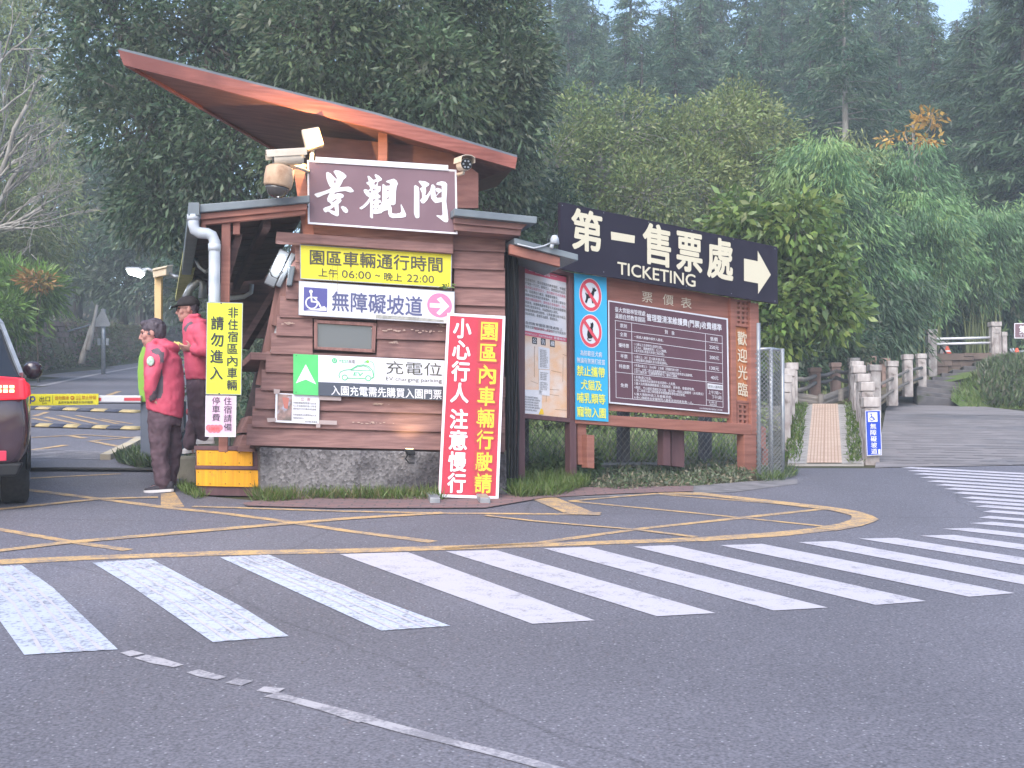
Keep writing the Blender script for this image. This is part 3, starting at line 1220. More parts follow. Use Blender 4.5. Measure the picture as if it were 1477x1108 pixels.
s = Sign('opening_hours_sign', 'yellow sign with dark two-line opening hours below the kiosk ledge', 'sign', [(432.5, 352.5), (652, 366), (651, 415.5), (433, 402.5)], K, .1, .02, M_SGNYEL)
s.border(1.2, M_STEEL, .5)
s.text('園區車輛通行時間', 447, 638, 376.2, 21.5, M_GREYTXT, .012)
s.text('上午', 459, 487, 393.5, 12, M_GREYTXT, .006).text('06:00', 493, 535, 396.2, 11, M_GREYTXT, .004, fit='bbox').text('~', 541, 548, 397.5, 3, M_GREYTXT, 0, fit='bbox')
s.text('晚上', 554, 580, 399.5, 12, M_GREYTXT, .006).text('22:00', 587, 626, 402, 11, M_GREYTXT, .004, fit='bbox')
rust = pbr('rust_streak', S(150, 130, 70), rough=.8)
for x, y0, y1 in [(480, 382, 408), (487, 384, 420), (476, 394, 404), (506, 384, 396)]:
    s.line([(x, y0), (x - .5, y1)], .5, rust, 2.5)
s.done()

s = Sign('accessible_ramp_sign', 'white sign with a violet wheelchair emblem, blue-grey characters and a pink arrow disc', 'sign', [(431, 405), (656, 420.5), (655.5, 467.5), (430.5, 454.5)], K, .1, .02, M_SGNWHT)
s.border(.9, M_STEEL, .5)
s.text('無障礙坡道', 479, 609, 438, 28, pbr('slate_lettering', S(96, 100, 140, .8), rough=.5), .014)
s.rect(438, 415.2, 472, 449, M_BLUETXT, 1)
W = M_WHITE
s.disc(448.5, 420.6, 2.6, W, 2)
s.line([(448.8, 424), (449.5, 435), (459, 436), (463, 444), (468, 443)], 2.3, W, 2).line([(449, 429), (457, 429.5)], 2, W, 2)
s.disc(449.5, 437, 9.3, W, 2, r_in=.78)
s.poly([(445, 432), (459, 430), (459, 436), (449, 436)], M_BLUETXT, 2.2) if False else None
s.poly([(441, 447.5), (471, 443.5), (471, 448.5)], W, 2)
s.disc(634, 440.5, 18, M_PINK, 1, 17.5)
s.poly([(620, 437.2), (636, 438), (630, 431.5), (636, 428.5), (648, 442), (634, 455), (629.5, 451.5), (636, 444.5), (620, 443.5)], W, 2)
tape = pbr('peeling_tape', S(176, 176, 170), S(150, 150, 146), 30, .7)
s.poly([(542, 454), (600, 457.5), (640, 461.5), (640, 464.5), (542, 459)], tape, 1.5)
s.done()

M_GREEN = pbr('green_vinyl', S(96, 208, 124), S(88, 198, 116), 5, .5)
M_CHAR = pbr('charcoal_vinyl', S(78, 84, 98), rough=.5)
M_GLINE = pbr('green_line', S(96, 196, 140), rough=.5)
s = Sign('charging_sign', 'wide sign with a green arrow panel, green car outline and dark lower band', 'sign', [(423, 510.5), (650, 520.5), (650, 578), (423, 569)], K, .1, .012, M_SGNWHT)
s.poly([(423, 510.5), (459, 512.2), (459, 570.5), (423, 569)], M_GREEN, 1)
s.poly([(441, 525.5), (456, 554.5), (441, 547.5), (426.5, 553)], M_SGNWHT, 2)
s.poly([(459, 551), (650, 558), (650, 578), (459, 570.5)], M_CHAR, 1)
s.text('入園充電需先購買入園門票', 478, 637, 566, 14, M_WHITE, .012)
s.text('充電位', 557, 637, 531.5, 19, M_GREYTXT, .0).text('EV charging parking', 556.5, 637, 548.5, 7.2, M_GREYTXT, -.004, fit='bbox')
s.text('YES!', 488, 501.5, 521, 4.5, M_GLINE, .01, fit='bbox').text('來電', 502.5, 512, 521.5, 5.2, M_GREYTXT, 0)
s.disc(482.5, 520.3, 3.9, M_GLINE, 1).text('U', 481, 484, 520.3, 4, M_WHITE, .01, fit='bbox')
c = lambda x, y: (380 + x / 5.47, 500 + y / 5.47)
car = [c(*q) for q in [(600, 245), (595, 225), (605, 200), (640, 185), (690, 180), (740, 150), (790, 143), (830, 155), (858, 185), (865, 215), (870, 240), (850, 250)]]
s.line(car, 1.1, M_GLINE, 2).line([c(660, 248), c(800, 252)], 1.1, M_GLINE, 2)
s.line([c(690, 185), c(735, 160), c(790, 152), c(825, 165), c(845, 190), c(690, 185)], .8, M_GLINE, 2)
for x in (641, 826):
    s.disc(*c(x, 243 if x < 700 else 249), 4.3, M_GLINE, 2, r_in=.72)
s.text('EV', *[c(x, 0)[0] for x in (708, 780)], c(0, 217)[1], 5.2, M_GLINE, .02, fit='bbox', it=.2)
s.line([c(858, 250), c(872, 240), c(872, 150), c(862, 122), c(840, 118)], .9, M_GLINE, 2)
s.disc(*c(822, 118), 2.2, pbr('lime_plug', S(140, 210, 90), rough=.5), 2).line([c(795, 112), c(815, 116)], .8, M_GLINE, 2).line([c(795, 125), c(815, 121)], .8, M_GLINE, 2)
for x, y in ((427.5, 513), (427, 566), (644, 522), (580, 516)):
    s.disc(x, y, .7, M_GREYTXT, 2.5)
s.done()

s = Sign('paper_notice', 'white paper notice with a small photo taped to the lowest boards', 'notice', [(397.5, 567), (461, 570), (460, 612), (396.5, 609)], K, .075, .004, M_SGNWHT)
ph = pbr('printed_photo', S(96, 96, 92), S(170, 140, 136), (14, 14, 14), .5, c3=S(180, 186, 210), s3=9)
s.rect(400, 569, 421, 606.5, ph, 1)
s.poly([(407, 573), (417, 574), (415, 590), (410, 589)], pbr('salmon_print', S(190, 120, 110), rough=.5), 2)
red = pbr('faded_red_print', S(170, 90, 96), rough=.6)
s.text('公', 434, 438.5, 576, 5, red, 0).text('告', 443, 447.5, 576.3, 5, red, 0)
for i, t in enumerate(['本園區車輛請減速慢行並注意', '行人安全機車請勿進入停車場', '請依指示方向行駛及停放車輛', '', '如需服務請洽本園售票處人員', '感謝您的配合']):
    if t:
        s.text(t, 423, 423 + 2.55 * len(t), 581.5 + i * 4.3, 3.0, M_GREYTXT, 0)
s.text('自然教育園區', 440, 458, 608.5, 3, M_GREYTXT, 0)
s.done('print')
mb = MB()
for q in ([(460, 571), (492, 572.5), (492, 578), (460, 577)], [(460, 606), (486, 607), (486, 613), (460, 612)], [(385, 603), (398, 603), (398, 608), (386, 609)], [(395, 561), (404, 562), (403, 568), (395, 568)], [(456, 611), (462, 611), (462, 617), (456, 617)]):
    mb.add(kq(q, .082), [(0, 1, 2, 3)])
mb.pieces('tape', pbr('clear_tape', S(176, 160, 160), rough=.25), s.root)

# ---------------------------------------------------------------- lamps and cameras on the kiosk
M_CAMW = pbr('camera_ivory', S(214, 204, 190), S(196, 184, 170), 8, .5)
fl = thing('floodlight', 'lit square white floodlight above the left end of the name board', 'floodlight', K.hit(450, 200, .12))
fq = [(437, 188), (461, 185), (467, 208), (443, 216)]
mb = MB()
mb.prism(kq([(434.5, 187), (460, 182.5), (468, 209), (441.5, 217.5)], .14), K.n * -.09)
mb.build('housing', M_CAMW, fl, bevel=.01)
mb = MB()
mb.add(kq([(444, 194), (456, 193), (460.5, 203.5), (449.5, 207.5)], .172), [(0, 1, 2, 3)])
mb.add(kq([(437.5, 189), (459.5, 185), (466.5, 207.5), (443.5, 215.5)], .165), [(0, 1, 2, 3)], 1)  # glowing rim added to imitate the warm halo round the lens
mb.build('lens', [emit('lit_flood_lens', (1.0, .86, .6), 2.2), emit('warm_flood_halo', (1.0, .46, .11), .62)], fl)
mb = MB()
mb.tube([K.hit(452, 205, .04), K.hit(450, 222, .08), K.hit(449, 236, .2)], .02, 8)
mb.build('bracket', M_STEEL, fl)
ld = bpy.data.lights.new('floodlight_beam', 'SPOT')
ld.energy = 60
ld.spot_size = R(140)
ld.spot_blend = .9
ld.shadow_soft_size = 0
ld.color = (1, .74, .38)
lo = bpy.data.objects.new('floodlight_beam', ld)
lo.location = K.hit(452, 201, .22) - base(fl)
lo.rotation_euler = (K.n * .9 + V((-.25, 0, -.05))).to_track_quat('-Z', 'Y').to_euler()
lo.parent = fl
COL.objects.link(lo)

ld = bpy.data.lights.new('floodlight_spill', 'POINT')
ld.energy = 22
ld.shadow_soft_size = 0
ld.color = (1, .62, .25)
lo = bpy.data.objects.new('floodlight_spill', ld)
lo.location = K.hit(456, 203, .24) - base(fl)
lo.parent = fl
COL.objects.link(lo)



def bullet(name, label, px, py, off, L, r, yaw, arm, look_front):
    c = K.hit(px, py, off)
    t = thing(name, label, 'security camera', c)
    d = V((math.sin(R(yaw)), -math.cos(R(yaw)), -.12)).normalized()
    x = d.cross(UP).normalized()
    y = x.cross(d)
    mb = MB()
    a, b = c - d * L / 2, c + d * L / 2
    mb.tube([a, a + d * .02, b - d * .01, b], [r * .8, r, r, r * .95], 14)
    bd = mb.build('body', M_CAMW, t, True)
    mb = MB()
    h = d * (L / 2 + .03)
    q0 = [c - h + x * r * k + y * r * j for k, j in ((-1.15, .2), (-1.1, 1.0), (-.5, 1.3), (.5, 1.3), (1.1, 1.0), (1.15, .2))]
    q1 = [p + h * 2.2 for p in q0]
    for i in range(5):
        n_ = y * .006
        mb.loftq([q0[i], q0[i + 1], q0[i + 1] + n_, q0[i] + n_], [q1[i], q1[i + 1], q1[i + 1] + n_, q1[i] + n_])
    mb.build('sunshield', M_CAMW, t)
    mb = MB()
    mb.tube([b, b + d * .004], [r * .9, r * .9], 14)
    fr = mb.build('lens_window', M_BLACK, t)
    mb = MB()
    for k in range(6):
        an = k * math.pi / 3
        q = b + d * .006 + (x * math.cos(an) + y * math.sin(an)) * r * .55
        mb.tube([q, q + d * .003], r * .18, 6)
    mb.build('infrared_dot', M_STEEL, t)
    mb = MB()
    mb.tube([c - y * r * .9] + [K.hit(*q) for q in arm], .017, 8)
    mb.build('bracket', M_CAMW, t, True)
    return t


bullet('security_camera', 'ivory bullet camera with a sunshield beside the lit floodlight', 416, 229, .62, .26, .06, -75, [(424, 240, .5), (436, 244, .4), (446, 248, .24)], False)
bullet('security_camera', 'small white bullet camera at the right end of the name board', 669, 238, .38, .16, .058, 20, [(668, 250, .36), (660, 252, .28)], True)
dc = K.hit(402, 258, .6)
t = thing('dome_camera', 'beige hanging dome camera with a dark glass bowl under the white bullet camera', 'security camera', dc)
mb = MB()
mb.lathe(dc, [(.03, .14), (.06, .125), (.10, .11), (.125, .09), (.13, 0), (.125, -.06), (.118, -.075)], 20, Matrix.Rotation(R(8), 3, 'Y'))
mb.build('housing', pbr('rusty_beige_housing', S(188, 158, 132), S(206, 176, 150), 9, .6, c3=S(160, 126, 100), s3=5), t, True)
mb = MB()
mb.lathe(dc, [(.108, -.07), (.104, -.1), (.08, -.145), (.045, -.165), (.01, -.17)], 20, Matrix.Rotation(R(8), 3, 'Y'))
mb.build('bowl', glass('smoked_bowl', S(96, 92, 92, .5), .08), t, True)
mb = MB()
mb.tube([dc + UP * .13, dc + UP * .2, K.hit(408, 240, .45), K.hit(440, 240, .26)], .022, 8)
mb.build('bracket', M_CAMW, t, True)

fx = thing('fluorescent_lamp', 'lit slim fluorescent fitting on the slanting post beside the opening hours sign', 'lamp', K.hit(402, 382, .05))
mb = MB()
mb.bar(K.hit(411, 362, 0), K.hit(388, 412, 0), .1, .05, K.n)
mb.bar(K.hit(424, 366, 0), K.hit(401, 414, 0), .05, .05, K.n)
mb.build('reflector', pbr('grey_lamp_casing', S(112, 116, 122), rough=.5), fx, bevel=.01)
mb = MB()
mb.tube([K.hit(406.5, 371, .07), K.hit(398.5, 390, .07)], .032, 8)
mb.build('tube', emit('lit_tube', (.95, .98, 1.0), 16), fx)
mb = MB()
mb.tube([K.hit(x, y, .09) for x, y in [(388, 388), (392, 398), (400, 402), (408, 392)]], .006, 5)
mb.pieces('cable', M_BLACK, fx)
mb = MB()
mb.prism(kq([(417, 384), (426, 384), (421, 412), (413, 412)], .1), K.n * -.09)
tag(mb.build('horn_speaker', M_METALGREY, None, bevel=.01), 'small grey speaker box on the kiosk corner beside the hours sign', 'speaker')

up = thing('wall_lamp', 'small lit lamp at the foot of the boards casting a warm glow', 'lamp', K.hit(590, 648, .2))
mb = MB()
mb.prism(kq([(584, 648), (597, 648), (600, 656), (588, 657)], .2), K.n * -.12)
mb.build('housing', M_BLACK, up, bevel=.01)
mb = MB()
mb.tube([K.hit(x, y, .15) for x, y in [(588, 656), (585, 662), (590, 668), (598, 668)]], .008, 5)
mb.pieces('cable', M_BLACK, up)
mb = MB()
mb.add(kq([(585, 646.8), (596, 647.2), (596, 647.8), (585, 647.5)], .16), [(0, 1, 2, 3)])
mb.build('lens', emit('warm_lens', (1, .8, .4), 4), up)
ld = bpy.data.lights.new('wall_lamp_glow', 'SPOT')
ld.energy = 4
ld.spot_size = R(110)
ld.spot_blend = 1
ld.shadow_soft_size = 0
ld.color = (1, .8, .4)
lo = bpy.data.objects.new('wall_lamp_glow', ld)
lo.location = K.hit(590, 643, .22) - base(up)
lo.rotation_euler = (V((.05, 0, 1)) - K.n * .45).to_track_quat('-Z', 'Y').to_euler()
lo.parent = up
COL.objects.link(lo)

# little fern rooted on the sign edge
mb = MB()
b0 = K.hit(645, 417, .13)
for k in range(11):
    a = R(200 + k * 16 - 180 + rng.uniform(-8, 8))
    d = V((math.cos(a), -.35, math.sin(a) * .8))
    ln = rng.uniform(.06, .13)
    q = [b0, b0 + d * ln * .6, b0 + d * ln + V((0, -.01, -.03))]
    w = V((.006, 0, .006))
    mb.add([q[0], q[1] + w, q[2], q[1] - w], [(0, 1, 2, 3)])
tag(mb.build('small_fern', pbr('fern_green', (.10, .16, .05), rough=.7), None), 'tiny green fern growing between the yellow and white kiosk signs', 'fern')
# ---------------------------------------------------------------- red standing sign
rp0 = G(676, 722)
RS = Plane(rp0, 10)
RS.n = (RS.n * math.cos(R(7)) + UP * math.sin(R(7))).normalized()
M_RED = pbr('red_sign', S(192, 58, 78), S(186, 54, 72), 4, .4)
M_YTXT = pbr('golden_lettering', S(250, 206, 64), rough=.45)
M_DRED = pbr('dark_red_outline', S(180, 70, 70), rough=.5)
s = Sign('standing_sign', 'tall narrow red standing sign with white and golden upright lettering leaning on metal feet', 'standing sign', [(645, 451.5), (729, 456), (719, 720), (632, 717)], RS, 0, .025, M_RED)
s.border(4, M_WHITE, 1, 0)
s.vtext('小心行人', 667, 458, 582, 25, M_WHITE, .03, fill=.9, xb=663)
s.vtext('注意慢行', 662, 589, 712, 25, M_WHITE, .03, fill=.9, xb=658.5)
s.vtext('園區內車輛行駛請', 705, 461, 712.5, 26.5, M_DRED, .07, layer=1.5, fill=.94, xb=696.5)
s.vtext('園區內車輛行駛請', 705, 461, 712.5, 24, M_YTXT, .03, fill=.88, xb=696.5)
rt = s.done()
mb = MB()
for (a, b) in (((652, 456), (640, 712)), ((722, 460), (711, 716))):
    mb.bar(RS.hit(*a, -.045), RS.hit(*b, -.045), .035, .035, RS.n)
for xx in (652, 722):
    b0 = RS.hit(xx - 2, 500, -.06)
    e = V((b0.x - .1, b0.y + .62, 0))
    e.z = g(e.x, e.y) + .03
    mb.bar(b0, e, .025, .025)
mb.pieces('support_frame', M_STEEL, rt)
mb = MB()
for xx in (638, 710):
    q = G(xx, 727)
    a = q + V((-.06, -.06, .03))
    mb.bar(a, a + V((-.12, .8, .8 * GA)), .09, .055)
mb.pieces('foot', M_STEEL, rt, bevel=.004)
mb = MB()
q = G(620, 712)
mb.box(q + V((0, 0, .06)), (.14, .16, .12))
tag(mb.build('weight_block', pbr('sooty_concrete', S(120, 116, 112), S(140, 136, 130), 14, .9, .3), None, bevel=.01), 'small concrete block on the ground behind the left foot of the red sign', 'block')

# ---------------------------------------------------------------- yellow and pink signs on the canopy post
M_LEMON = pbr('lemon_sign', S(228, 236, 66), S(220, 228, 70), 4, .45)
s = Sign('no_entry_sign', 'tall lemon yellow sign with dark upright lettering fixed to the canopy post', 'sign', [(298.4, 435.7), (350.4, 436.8), (348, 569.7), (296.5, 569)], K, .53, .02, M_LEMON)
s.border(1.0, M_STEEL, .5)
s.vtext('非住宿區內車輛', 336.3, 442, 564, 14.5, M_INK, .012, fill=.9, xb=334.5)
s.vtext('請勿進入', 313.5, 454, 550, 18, M_INK, .018, fill=.8, xb=312)
for q in ((319, 438), (316, 567.5)):
    s.disc(*q, 1.1, M_INK, 2)
s.done()
M_PALEP = pbr('pale_pink_sign', S(236, 196, 224), S(228, 190, 218), 4, .5)
s = Sign('lodging_sign', 'small pale pink sign with upright lettering directly under the lemon yellow one', 'sign', [(296.5, 570.6), (341, 571.1), (340, 630.4), (295.7, 629.9)], K, .525, .015, M_PALEP)
s.border(.7, M_WHITE, .5)
s.vtext('住宿請備', 328.5, 572, 622.5, 11.5, M_INK, -.004, fill=.92)
s.vtext('停車費', 311.5, 572, 608, 11.5, M_INK, -.004, fill=.92)
for k in range(7):
    s.disc(301 + k * 2.7, 618.5 + (1.4 if k % 2 else -1.4), 4.2, pbr('coral_patch', S(236, 120, 130), rough=.5) if k == 0 else s.mats[-1], 1 + k * .01, 4.6)
s.text('100元', 302, 317, 618.5, 6, M_DRED, .0, layer=2.2)
s.done()

# ---------------------------------------------------------------- timber step with yellow boards
M_YBOARD = pbr('worn_yellow_board', S(244, 176, 40), S(226, 158, 40), (40, 6, 1.2), .7, .3, c3=S(196, 140, 56), s3=14, t3=.62)
SP0 = G(330, 713)
ST_ = Plane((SP0.x, SP0.y, 0), 6)
st = thing('timber_step', 'low timber step box faced with two worn yellow boards beside the kiosk base', 'step', SP0)
sh = lambda pts, o: [ST_.hit(x, y, o) for x, y in pts]
mb = MB()
mb.prism(sh([(282, 648), (374, 650), (374, 716), (284, 714)], 0), -ST_.n * .75)
mb.build('box', M_POSTWOOD, st)
mb = MB()
mb.prism(sh([(280, 643), (375, 644.5), (375, 650.5), (280, 649)], .03), -ST_.n * .8)
mb.prism(sh([(281, 671.5), (377, 673), (377, 678), (281, 676.5)], .035), -ST_.n * .06)
mb.build('tread', M_POSTWOOD, st, bevel=.004)
for q in ([(283.5, 649.5), (364, 651), (364.5, 672.5), (284, 671.5)], [(282.5, 677), (373, 678.5), (373, 703), (283, 701)]):
    mb = MB()
    mb.prism(sh(q, .022), -ST_.n * .02)
    mb.pieces('yellow_board', M_YBOARD, st, bevel=.003)
mb = MB()
for xx in (286, 303, 325, 345, 361):
    for yy in (653, 668, 681, 698):
        mb.tube([ST_.hit(xx, yy, .02), ST_.hit(xx, yy, .027)], .005, 6)
mb.build('nail', M_BLACK, st)
mb = MB()
a = P(262, 655, 12.9)
mb.box(a + V((.05, .1, -.3)), (.3, .45, .56))
tag(mb.build('stone_block', pbr('mossy_stone', S(110, 108, 100), S(132, 128, 118), 8, .9, .4, c3=S(92, 98, 76), s3=4), None, bevel=.03), 'squat mossy stone block between the timber step and the barrier', 'block')

# chair seen under the canopy
ch = thing('red_chair', 'dark red chair standing inside under the kiosk canopy', 'chair', P(356, 652, 13.4))
cb = ch.location
M_CH = pbr('dark_red_fabric', S(136, 60, 70), S(118, 52, 62), 20, .85)
mb = MB()
ring = lambda z, w: [cb + V((-.36 + w * math.cos(a), .06 * math.sin(a), z)) for a in [k * math.pi / 8 for k in range(16)]]
mb.rings([ring(.46, .17), ring(.6, .2), ring(.78, .19), ring(.86, .12)])
mb.build('backrest', M_CH, ch, True)
mb = MB()
mb.box(cb + V((-.36, -.2, .42)), (.4, .42, .08))
mb.build('seat', M_CH, ch, bevel=.03)
for sx in (-.16, .16):
    for sy in (-.36, 0):
        mb = MB()
        mb.tube([cb + V((-.36 + sx, sy, .4)), cb + V((-.36 + sx * 1.1, sy, -.02))], .014, 8)
        mb.pieces('leg', M_STEEL, ch)

# ---------------------------------------------------------------- boards on the right
bp0 = G(750, 702)
B = Plane((bp0.x, bp0.y, 0), 34.8)
bq = lambda pts, o: [B.hit(x, y, o) for x, y in pts]
foot = lambda px, o: 487 + 2700 / 14


def post(mb, x0, x1, y0, y1, o, th, lean=0):
    mb.prism(bq([(x0, y0), (x1, y0 + (x1 - x0) * .15), (x1 + lean, y1), (x0 + lean, y1)], o), B.n * -th)


nbd = thing('notice_board', 'narrow purple brown notice board with pinned papers beside the kiosk', 'notice board', bp0)
mb = MB()
post(mb, 748.5, 757.5, 375, 706, .04, .09)
mb.build('post', M_POSTWOOD, nbd, bevel=.005)
mb = MB()
post(mb, 821, 830.5, 394, 690, .04, .09, 1.5)
mb.build('post', M_POSTWOOD, nbd, bevel=.005)
mb = MB()
mb.prism(bq([(750, 374.5), (829, 394.5), (829, 400), (750, 381)], .045), B.n * -.08)
mb.prism(bq([(753, 596.5), (824, 603.5), (824, 609.5), (753, 603)], .042), B.n * -.08)
mb.build('rail', M_POSTWOOD, nbd, bevel=.004)
mb = MB()
mb.prism(bq([(752, 378), (824, 396), (824, 606), (752, 600)], -.02), B.n * -.03)
mb.build('backing', M_POSTWOOD, nbd)

M_PAPER = pbr('white_paper', S(232, 230, 236), S(222, 222, 230), 6, .6)
M_ROSE = pbr('rose_print', S(212, 100, 124), rough=.5)
M_CORK = pbr('orange_map_print', S(240, 196, 160), S(236, 214, 200), (6, 6, 9), .6, c3=S(238, 226, 220), s3=3, t3=.5)
z4 = lambda x, y: (740 + x / 4.613, 370 + y / 4.613)
s = Sign('notice_poster', 'white poster of close dark text with rose red title bands in the upper notice board', 'poster', [z4(62, 55), z4(362, 140), z4(368, 545), z4(66, 490)], B, -.012, .004, M_PAPER)
s.poly([z4(62, 55), z4(362, 140), z4(362, 176), z4(62, 106)], M_ROSE, 1)
s.text('園區通報', *[z4(x, 0)[0] for x in (148, 248)], z4(0, 112)[1], 5.5, M_WHITE, .01)
s.line([z4(105, 92), z4(140, 101)], .5, M_WHITE, 2).line([z4(255, 125), z4(290, 134)], .5, M_WHITE, 2)
TXT = ['各位遊客您好，歡迎蒞臨自然教育園區，本園區', '位於海拔一千公尺，氣候宜人，請愛護自然資源。', '園區內禁止吸菸及生火，請勿攀折花木與餵食', '動物，垃圾請自行攜回，維護環境整潔。', '車輛請依規定停放於停車場內，並注意行車安全', '步道部分路段整修中，請依指示改道通行，勿入', '危險區域，如遇颱風豪雨等惡劣天候將休園管制', '遊客請注意自身安全，孩童應由成人陪同。', '請勿擅自餵食野生動物，以免影響生態平衡及', '造成自身危險，違者依法處理，敬請配合。', '', '敬祝各位遊客旅途愉快，謝謝您的合作與支持']
for i, t in enumerate(TXT):
    if t:
        y0 = 150 + i * 24.5 + (34 if i > 10 else 0)
        x1 = 350 if len(t) > 19 else 300
        s.text(t, z4(68, 0)[0], z4(x1, 0)[0], z4(0, y0 + (x1 - 68) / 2 * .24)[1], 4.1, M_ROSE if i in (2, 5) else M_GREYTXT, .0)
s.text('自然教育園區管理處敬上', z4(85, 0)[0], z4(330, 0)[0], z4(0, 463)[1], 4.4, M_INK, .0)
s.text('電話 049-2612111', z4(140, 0)[0], z4(265, 0)[0], z4(0, 489)[1], 3.6, M_ROSE, .01, fit='bbox')
s.done('print')
s = Sign('map_poster', 'pale orange map poster covered with pinned white papers in the lower notice board', 'poster', [z4(66, 491), z4(368, 546), z4(375, 1075), z4(70, 1045)], B, -.012, .004, M_CORK)
s.poly([z4(66, 491), z4(368, 546), z4(368, 572), z4(66, 522)], M_ROSE, 1)
s.text('請勿停車於出入口', z4(72, 0)[0], z4(160, 0)[0], z4(0, 516)[1], 3, M_WHITE, 0).text('請遵守園區規定', z4(170, 0)[0], z4(262, 0)[0], z4(0, 533)[1], 3, M_WHITE, 0).text('愛護自然', z4(272, 0)[0], z4(350, 0)[0], z4(0, 548)[1], 3.6, M_WHITE, .01)
for x, ch_, y in ((143, '公', 560), (201, '告', 568), (262, '欄', 580)):
    s.rect(*z4(x - 16, y - 22), *z4(x + 16, y + 22), M_INK, 1)
    s.text(ch_, *[z4(q, 0)[0] for q in (x - 12, x + 12)], z4(0, y)[1], 7.5, M_WHITE, .01)
lin = pbr('map_line', S(150, 110, 90), rough=.6)
r4 = random.Random(8)
for k in range(16):
    x = r4.uniform(75, 365)
    y = r4.uniform(590, 1040)
    if r4.random() < .5:
        s.line([z4(x, y), z4(x + r4.uniform(-4, 4), min(1040, y + r4.uniform(60, 220)))], .45, lin, 1)
    else:
        s.line([z4(x, y), z4(min(368, x + r4.uniform(40, 120)), y + r4.uniform(4, 20))], .45, lin, 1)
for q in ([(168, 600), (243, 612), (243, 752), (168, 748)], [(172, 752), (244, 757), (244, 928), (172, 920)], [(70, 885), (192, 890), (190, 1052), (70, 1044)]):
    s.poly([z4(*p) for p in q], M_PAPER, 2)
for k in range(11):
    for (xa, xb, ya) in ((180, 234, 625), (182, 236, 775)):
        if r4.random() < .85:
            s.text('園區公告事項如下請'[:r4.randint(5, 9)], z4(xa, 0)[0], z4(xb - r4.uniform(0, 14), 0)[0], z4(0, ya + k * 11)[1], 1.7, M_GREYTXT, 0, layer=3)
for k in range(6):
    s.text('請出示有效證件購票入園謝謝配合', z4(80, 0)[0], z4(182 - r4.uniform(0, 24), 0)[0], z4(0, 935 + k * 17 + 3)[1], 2.6, M_INK, 0, layer=3)
s.poly([z4(185, 1010), z4(200, 1020), z4(205, 1050), z4(170, 1052)], M_YTXT, 3)
s.done('print')

M_CYAN = pbr('cyan_sign', S(66, 184, 232), S(60, 176, 226), 4, .4)
M_RING = pbr('signal_red', S(226, 84, 100), rough=.45)
s = Sign('pet_ban_sign', 'bright cyan sign with struck-out dog and cat discs above yellow lettering', 'sign', [z4(410, 112), z4(622, 140), z4(635, 1100), z4(418, 1085)], B, .075, .012, M_CYAN)
for cx, cy in ((515, 257), (517, 497)):
    x, y = z4(cx, cy)
    s.disc(x, y, 16.4, M_WHITE, 1, 24.4).disc(x, y, 15.6, M_RING, 1.5, 23.2, r_in=.78)
dog = [(478, 300), (485, 285), (487, 262), (480, 245), (484, 238), (492, 252), (505, 248), (520, 243), (528, 225), (530, 203), (536, 212), (542, 206), (545, 216), (556, 224), (552, 232), (542, 236), (540, 250), (534, 268), (532, 300), (536, 312), (526, 312), (524, 285), (518, 275), (500, 280), (496, 295), (490, 310), (480, 306)]
cat = [(497, 545), (493, 520), (496, 495), (508, 478), (516, 465), (516, 440), (522, 446), (530, 436), (536, 452), (534, 468), (530, 480), (533, 505), (531, 535), (524, 546), (512, 547), (522, 556), (512, 564), (497, 556), (494, 546), (506, 556), (512, 552)]
s.poly([z4(*p) for p in dog], M_BLACK, 2)
s.poly([z4(*p) for p in cat[:15]], M_BLACK, 2)
s.line([z4(*p) for p in [(496, 545), (500, 556), (510, 561), (520, 557)]], 1.3, M_BLACK, 2)
for cx, cy in ((515, 257), (517, 497)):
    s.line([z4(cx - 48, cy - 74), z4(cx + 48, cy + 74)], 4.2, M_RING, 3)
s.text('為防範狂犬病', 837, 868.3, 510.3, 8, M_WHITE, .012).text('無論有無施打疫苗', 832.2, 872.6, 521, 8, M_WHITE, .012)
M_LIME = pbr('pale_yellow_lettering', S(240, 240, 110), rough=.5)
s.text('禁止攜帶', 832.2, 872.2, 536, 14.5, M_LIME, .02).text('犬貓及', 838, 868, 555.7, 14.5, M_LIME, .02).text('哺乳類等', 832.6, 873, 574.8, 14.5, M_LIME, .02).text('寵物入園', 832.6, 873.6, 594.8, 14.5, M_LIME, .02)
s.done()

# ---- price board
pbd = thing('price_board', 'large orange brown timber board carrying the framed price table and a carved welcome plaque', 'board', B.hit(960, 680, 0))
mb = MB()
mb.prism(bq([(872, 398), (1056, 430), (1058, 604), (874, 592)], 0), B.n * -.05)
mb.build('panel', M_BOARDWOOD, pbd)
mb = MB()
mb.prism(bq([(831, 596), (1092, 612.5), (1092, 628), (831, 611)], .055), B.n * -.12)
mb.prism(bq([(1054, 430), (1061, 431), (1063, 613), (1056, 612)], .04), B.n * -.09)
mb.prism(bq([(1061, 466), (1083, 469), (1083, 473), (1061, 470)], .03), B.n * -.05)
mb.prism(bq([(1063, 577), (1086, 579), (1086, 583), (1063, 581)], .03), B.n * -.05)
mb.build('frame', M_BOARDWOOD, pbd, bevel=.005)
mb = MB()
mb.prism(bq([(1082, 436), (1094.5, 438), (1097, 628), (1084, 626)], .06), B.n * -.12)
mb.prism(bq([(1073, 624), (1091, 627), (1091, 692), (1074, 690)], .05), B.n * -.12)
mb.build('post', M_BOARDWOOD, pbd, bevel=.006)
mb = MB()
mb.prism(bq([(833, 610), (846, 611), (846, 672), (834, 670)], .0), B.n * -.12)
mb.build('post', M_BOARDWOOD, pbd, bevel=.006)
mb = MB()
mb.prism(bq([(846.5, 627), (857.5, 628), (857.5, 676), (847, 675)], .08), B.n * -.1)
mb.prism(bq([(1091.5, 612), (1105, 617), (1105, 648), (1092, 646)], .03), B.n * -.08)
